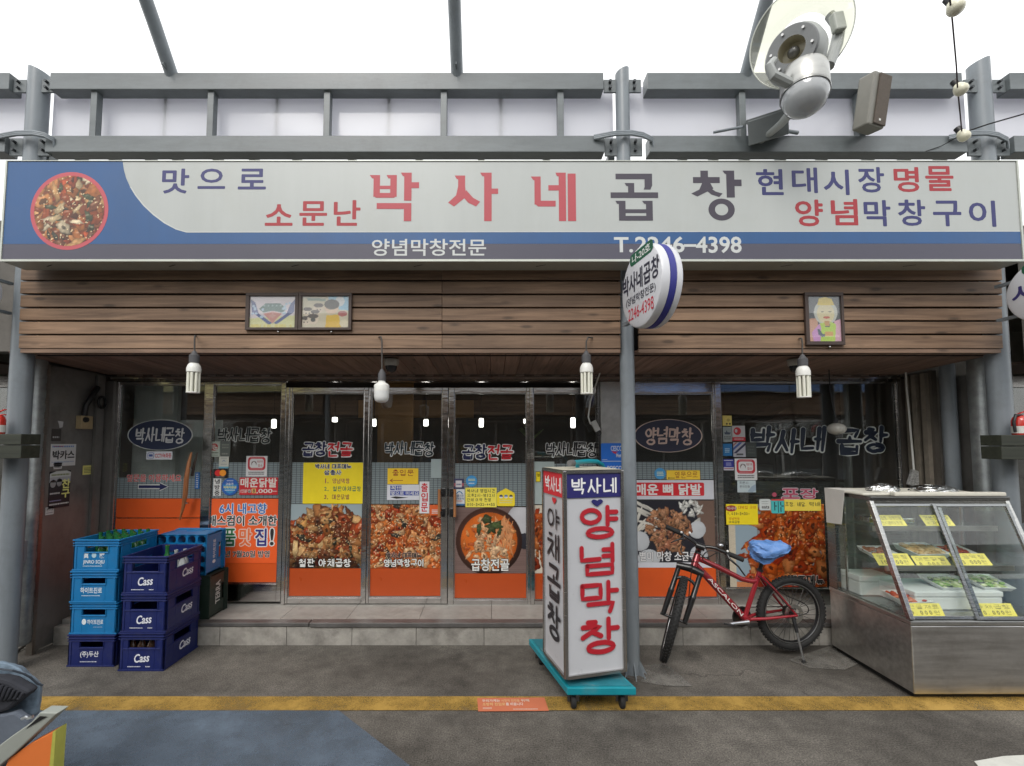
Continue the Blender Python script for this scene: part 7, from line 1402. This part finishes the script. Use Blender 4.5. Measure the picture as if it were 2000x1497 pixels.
# side wall odds
t = thing('wall_box', 'old beige control box with a knob on the left steel wall', 'control box', UX(156,838,WL+.03)); 
f = WFr(147,170,812,838); MB().slab([f.p(0,0,0), f.p(f.w,0,0), f.p(f.w,f.h,0), f.p(0,f.h,0)], f.n, .05).build('housing', pm('beige_box', (.38,.29,.16), .5, dirt=.4), t, bevel=.004); b = MB(); b.lathe([(0,.07),(.02,.07),(.024,.05),(.024,.051),(0,.051)], f.p(f.w*.3,f.h*.7,0), f.n, 16); b.build('knob', BLK, t)
b = MB(); c1 = f.p(f.w*.5, f.h, .02)
b.tube([c1, c1+Vector((.01,.0,.09)), c1+Vector((.03,.05,.2)), c1+Vector((.02,.1,.26))], .022, 8); b.torus(c1+Vector((.03,.14,.13)), (1,.2,0), .05, .011, 24, 8); tag(b.build('cable_loop', BLK, smooth=60), 'sooty black cables looping above the beige control box', 'cable')
# galvanised down pipes beside the posts
for X, r_, z0, lb in ((-3.608,.07,.10,'galvanised rain pipe ending above the ground behind the left post'), (3.872,.08,.0,'galvanised rain pipe behind the right end of the display case')):
    b = MB(); b.lathe([(0,z0),(r_*.85,z0+.0),(r_,z0+.03),(r_,1.02),(r_*1.04,1.03),(r_*1.04,1.12),(r_,1.13),(r_,2.9)], (X,3.62,0), (0,0,1), 28); tag(b.build('rain_pipe', GALV, smooth=40), lb, 'pipe', 'galvanised rain pipes')
b = MB(); b.cyl((3.86,3.88,0), (3.86,3.88,2.4), .05, n=24); b.box(3.9,3.915,3.86,3.87,.1,2.3); tag(b.build('grey_pipe', GREYP, smooth=40), 'slim grey pipe between the right window jamb and the galvanised pipe', 'pipe')
b = MB(); b.box(-3.60,-3.53,3.5,3.56,.72,.9); tag(b.build('pipe_box', GREYP, bevel=.006), 'small grey box strapped between left post and galvanised pipe', 'box')
b = MB(); b.tube([G(-20,1306,.01), G(14,1285,.012), G(50,1258,.012), G(100,1222,.012), G(125,1205,.015), G(150,1198,.03)], .014, 8); tag(b.build('hose', pm('dirty_hose', (.2,.19,.17), .7, dirt=.5), smooth=60), 'dirty pale hose lying along the foot of the left steel wall', 'hose')
# planter ledges with extinguishers on both edge posts
PLW = wood('planter_wood', (.018,.022,.014), (.04,.045,.03), 0)
for xa, xb_, y0, lb, lb2, xe in ((-4.2, U(46,870,3.2).x, 848, 'dark green timber ledge box strapped to the left post', 'red fire extinguisher on the left ledge box', U(-9,835,3.24).x), (U(1951,875,3.2).x, 4.3, 850, 'dark green timber ledge box strapped to the right post', 'red fire extinguisher with a black hose on the right ledge box', U(1996,835,3.24).x)):
    zt_ = U(960,y0,3.18).z; zm = U(960,y0+22,3.18).z; zb_ = U(960,y0+48,3.18).z; t = thing('ledge_box', lb, 'ledge box', ((xa+xb_)/2, 3.18, zb_))
    MB().box(xa, xb_, 3.18, 3.32, zm+.003, zt_).build('upper_board', PLW, t, bevel=.003); MB().box(xa, xb_, 3.185, 3.32, zb_, zm-.001).build('lower_board', PLW, t, bevel=.003)
    e = thing('fire_extinguisher', lb2, 'extinguisher', (xe, 3.25, zt_+.001), 'fire extinguishers on the ledge boxes'); zz = zt_+.001
    RDX = pm('extinguisher_red', (.5,.03,.02), .25, coat=.5); b = MB(); b.lathe([(0,0),(.042,0),(.045,.008),(.045,.10),(.036,.125),(.015,.138),(0,.138)], (xe,3.25,zz), (0,0,1), 24); b.build('cylinder', RDX, e, smooth=40)
    b = MB(); b.lathe([(.0458,.0),(.0458,.05)], (xe,3.25,zz+.012), (0,0,1), 24); b.build('paper_label', flat((.6,.6,.56)), e)
    for dz, tl in ((.155,.018), (.14,-.004)): b = MB(); b.bar((xe-.02,3.25,zz+dz-.01), (xe+.055,3.25,zz+dz+tl), .014, .006); b.build('lever', RDX, e)
    b = MB(); b.tube([(xe,3.24,zz+.14), (xe-.05,3.23,zz+.14), (xe-.066,3.23,zz+.09), (xe-.06,3.23,zz+.02)], .009, 8); b.build('hose', BLK, e, smooth=60)
# ---- cart with a padded hood in the lower left corner
ct = thing('hooded_cart', 'grey and orange cart with a blue grey padded hood cut by the lower left corner', 'cart', (-2.0, 1.9, 0))
YC = 1.95
HOOD = pm('hood_fabric', (.15,.205,.265), .8, var=.12, scale=10, bump=.35, bscale=18, stretch=(1,1,2.5)); HDK = pm('hood_dark', (.022,.024,.032), .85, var=.2, bump=.4, bscale=22)
prof = [(-60,1300),(0,1288),(30,1290),(50,1301),(68,1316),(82,1330),(90,1336),(87,1350),(84,1372),(77,1392),(70,1401),(60,1412),(40,1420),(-60,1436)]
def hoodring(k):
    P = []; d = .26*math.sin(k*math.pi/2); s_ = math.cos(k*math.pi/2)**.6 if k < 1 else 0.02; cx, cy = 0, 1365
    return [U(cx+(x-cx)*(.25+.75*s_), cy+(y-cy)*(.15+.85*s_), YC)+Vector((-d*1.1, d, -d*.44)) for x, y in prof]
rings = [hoodring(1), hoodring(.8), hoodring(.55), hoodring(.3), hoodring(0), [p+Vector((0,-.05,0)) for p in hoodring(.12)]]
def wrinkle(o, amt, size, sub=3):
    m_ = o.modifiers.new('s', 'SUBSURF'); m_.levels = m_.render_levels = sub; tx = bpy.data.textures.new('wrinkle', 'CLOUDS'); tx.noise_scale = size; tx.noise_depth = 3
    d = o.modifiers.new('d', 'DISPLACE'); d.texture = tx; d.strength = amt; d.texture_coords = 'LOCAL'
o = loft(rings, .006, 9).build('hood', HOOD, ct, smooth=70); wrinkle(o, .03, .09, 4)
b = MB(); b.tube([U(x, y, YC-.075+.0012*abs(x-20)) for x, y in ((-40,1307),(0,1307),(25,1310),(48,1317),(60,1324),(74,1336),(84,1339))], .004, 6); b.build('hood_seam', pm('seam_dark', (.04,.05,.065), .9), ct, smooth=60)
b = MB(); P = [U(x, y, YC-.07) for x, y in ((-60,1326),(-5,1326),(16,1331),(32,1340),(46,1348),(56,1354),(48,1362),(32,1374),(12,1390),(-60,1412))]; b.slab(P, (0,1,0), .05); o = b.build('visor', HDK, ct, bevel=.012); b = MB(); 
for k in range(9): b.tube([U(-20+k*8,1330+k*3,YC-.075), U(-26+k*8,1350+k*2,YC-.082), U(-30+k*8,1372+k*-1,YC-.075)], .006, 6)
b.build('visor_fold', HDK, ct, smooth=60)
b = MB(); P = [U(x, y, YC-.065) for x, y in ((-60,1400),(8,1396),(28,1392),(42,1402),(56,1408),(60,1414),(56,1422),(30,1466),(14,1474),(-60,1480))]; b.slab(P, (0,1,0), .03); b.build('strap', pm('strap_fabric', (.11,.13,.165), .85, var=.2, bump=.3, bscale=24), ct, bevel=.008)
b = MB(); b.tube([U(43,1404,YC-.08), U(50,1401,YC-.08), U(55,1403,YC-.08), U(64,1400,YC-.08)], .006, 8); b.build('buckle', ALU, ct)
GRC = pm('cart_grey', (.30,.32,.29), .5, var=.08)
yc2 = 1.82
b = MB(); P = [U(x, y, yc2) for x, y in ((113,1393),(78,1392),(60,1412),(20,1440),(-30,1478),(-30,1520),(25,1475))]; b.slab(P, (0,1,0), .05); b.build('tray_rim', GRC, ct, bevel=.004)
b = MB(); P = [U(x, y, yc2-.002) for x, y in ((92,1400),(78,1399),(50,1424),(64,1416))]; b.slab(P, (0,-1,0), .001); b.build('tray_slot', BLK, ct)
b = MB(); P = [U(x, y, yc2+.01) for x, y in ((106,1428),(60,1452),(16,1483),(2,1520),(-20,1640),(92,1640))]; b.slab(P, (0,1,0), .04); b.build('orange_panel', pm('cart_orange', col(226,122,58,.95), .5, var=.06, dirt=.2), ct, bevel=.003)
b = MB(); P = [U(x, y, yc2+.006) for x, y in ((109,1427),(103,1430),(94,1520),(86,1640),(97,1640),(104,1500))]; b.slab(P, (0,1,0), .045); b.build('edge_strip', pm('cart_edge', (.42,.42,.08), .5, var=.2), ct)
b = MB(); b.box(-2.7,-2.2,1.9,2.25,.0,.35); b.build('chassis', pm('cart_body', (.05,.05,.055), .6), ct)
# ================================================================== NEIGHBOURS AND THE OTHER SIDE OF THE STREET
NB = pm('neighbour_wall', (.2,.19,.17), .85, var=.2, dirt=.4)
def shop(label, x0, x1, side, signc, fa=1, loc=None):
    """simple shop: side=1 our side of the street, -1 the side behind the camera"""
    yy = lambda y: y*side
    def bx(b, a, c_, y0, y1, z0, z1): return b.box(a, c_, min(yy(y0), yy(y1)), max(yy(y0), yy(y1)), z0, z1)
    t = thing('neighbouring_shop', label, 'building', ((x0+x1)/2, yy(YF), 0), None)
    b = MB(); bx(b, x0, x1, 3.46, 3.6, 2.24, 3.35); bx(b, x0, x1, 6.5, 6.6, 0, 3.3); bx(b, x0, x1, 3.6, 6.5, 3.2, 3.3); bx(b, x0, x0+.06, 3.75, 6.5, 0, 3.2); bx(b, x1-.06, x1, 3.75, 6.5, 0, 3.2); b.build('wall', NB, t)
    b = MB()
    for y0, y1 in FL: bx(b, x0+.05, x1-.05, YF, YF+.024, U(960,y1,YF).z, U(960,y0,YF).z)
    b.build('fascia_planks', PLK, t)
    b = MB(); bx(b, x0+.02, x1-.02, 3.44, 3.457, 2.29, 3.0); b.build('fascia_backing', MATS['dark_backing'], t)
    b = MB(); bx(b, x0+.05, x1-.05, YF+.05, 4.25, 2.27, 2.29); b.build('soffit', pm('plain_soffit', (.05,.03,.022), .8), t)
    b = MB(); bx(b, x0+.03, x1-.03, 3.09, 3.25, 2.88, 3.56); b.build('sign_casing', CASE, t, bevel=.006)
    b = MB(); bx(b, x0+.05, x1-.05, 3.078, 3.088, 2.9, 3.54); b.build('sign_face', flat(signc), t)
    b = MB(); n = max(2, round((x1-x0)/1.1))
    for k in range(n+1): x = x0+.15+(x1-x0-.3)*k/n; bx(b, x-.035, x+.035, 4.24, 4.3, .15, 2.25)
    bx(b, x0+.15, x1-.15, 4.245, 4.3, 2.15, 2.25); bx(b, x0+.15, x1-.15, 4.245, 4.3, .15, .24); b.build('shopfront_frame', ST, t)
    b = MB(); bx(b, x0+.15, x1-.15, 4.27, 4.276, .2, 2.2); b.build('glass_pane', GL, t)
    b = MB(); bx(b, x0+.15, x1-.15, 4.262, 4.269, .26, .9); b.build('film_panel', pm('neighbour_film', (.12,.14,.15), .5), t)
    b = MB(); bx(b, x0, x1, 3.83, 4.45, 0, .16); b.build('step', MATS['granite_tread'], t)
    b = MB(); bx(b, x0+.07, x1-.07, 4.45, 6.5, .1, .15); b.build('shop_floor', DK2, t)
    b = MB(); bx(b, x0+.1, x1-.1, 5.6, 6.2, .15, 1.2); b.build('counter', DK, t)
    return t
shop('neighbouring shop beyond the left post, only its dark edge in view', -11.5, -3.9, 1, (.5,.5,.46))
shop('neighbouring shop beyond the right post, only its pale sign edge in view', 4.2, 11.8, 1, (.5,.52,.44))
for x0, x1, c_, lb in ((-12, -4.3, (.5,.45,.2), 'left shop across the street, seen only as a reflection in the glass'), (-4.2, 3.4, (.55,.55,.55), 'middle shop across the street, seen only as a reflection in the glass'), (3.5, 11.5, (.15,.25,.5), 'right shop across the street, seen only as a reflection in the glass')): shop(lb, x0, x1, -1, c_)
drum('round drum sign across the street, mirrored in the banner window', Vector((-2.55,-2.9,2.72)), R(188), .26, [], inner=None)
drum('round drum sign across the street, mirrored in the kitchen window', Vector((2.5,-2.9,2.72)), R(172), .26, [], inner=None)
for x in (-4.25, 3.45):
    t = thing('arcade_post', 'grey steel post across the street near x %s' % ('left' if x < 0 else 'right'), 'post', (x,-3.4,0), 'steel posts of the arcade'); t['label'] = 'grey steel post across the street on the %s, seen only in reflections' % ('left' if x < 0 else 'right')
    MB().cyl((x,-3.4,0), (x,-3.4,4.4), .068, n=24).build('shaft', GREYP, t, smooth=40)
for z0, z1, lb in ((ZT0, ZT1, 'long grey top beam across the street'), (ZL0, ZL1, 'long grey lower beam across the street')):
    t = thing('arcade_beam', lb, 'beam', (0,-3.43,z0), 'grey steel beams between the arcade posts'); MB().box(-12, 12, -3.43, -3.33, z0, z1).build('box_section', GREY, t)
t = thing('translucent_panel', 'long white translucent panel across the street', 'panel', (0,-3.46,zp0)); MB().box(-12, 12, -3.466, -3.46, zp0, zp1).build('sheet', PLY, t)
# ------------------------------------------------------------------ end
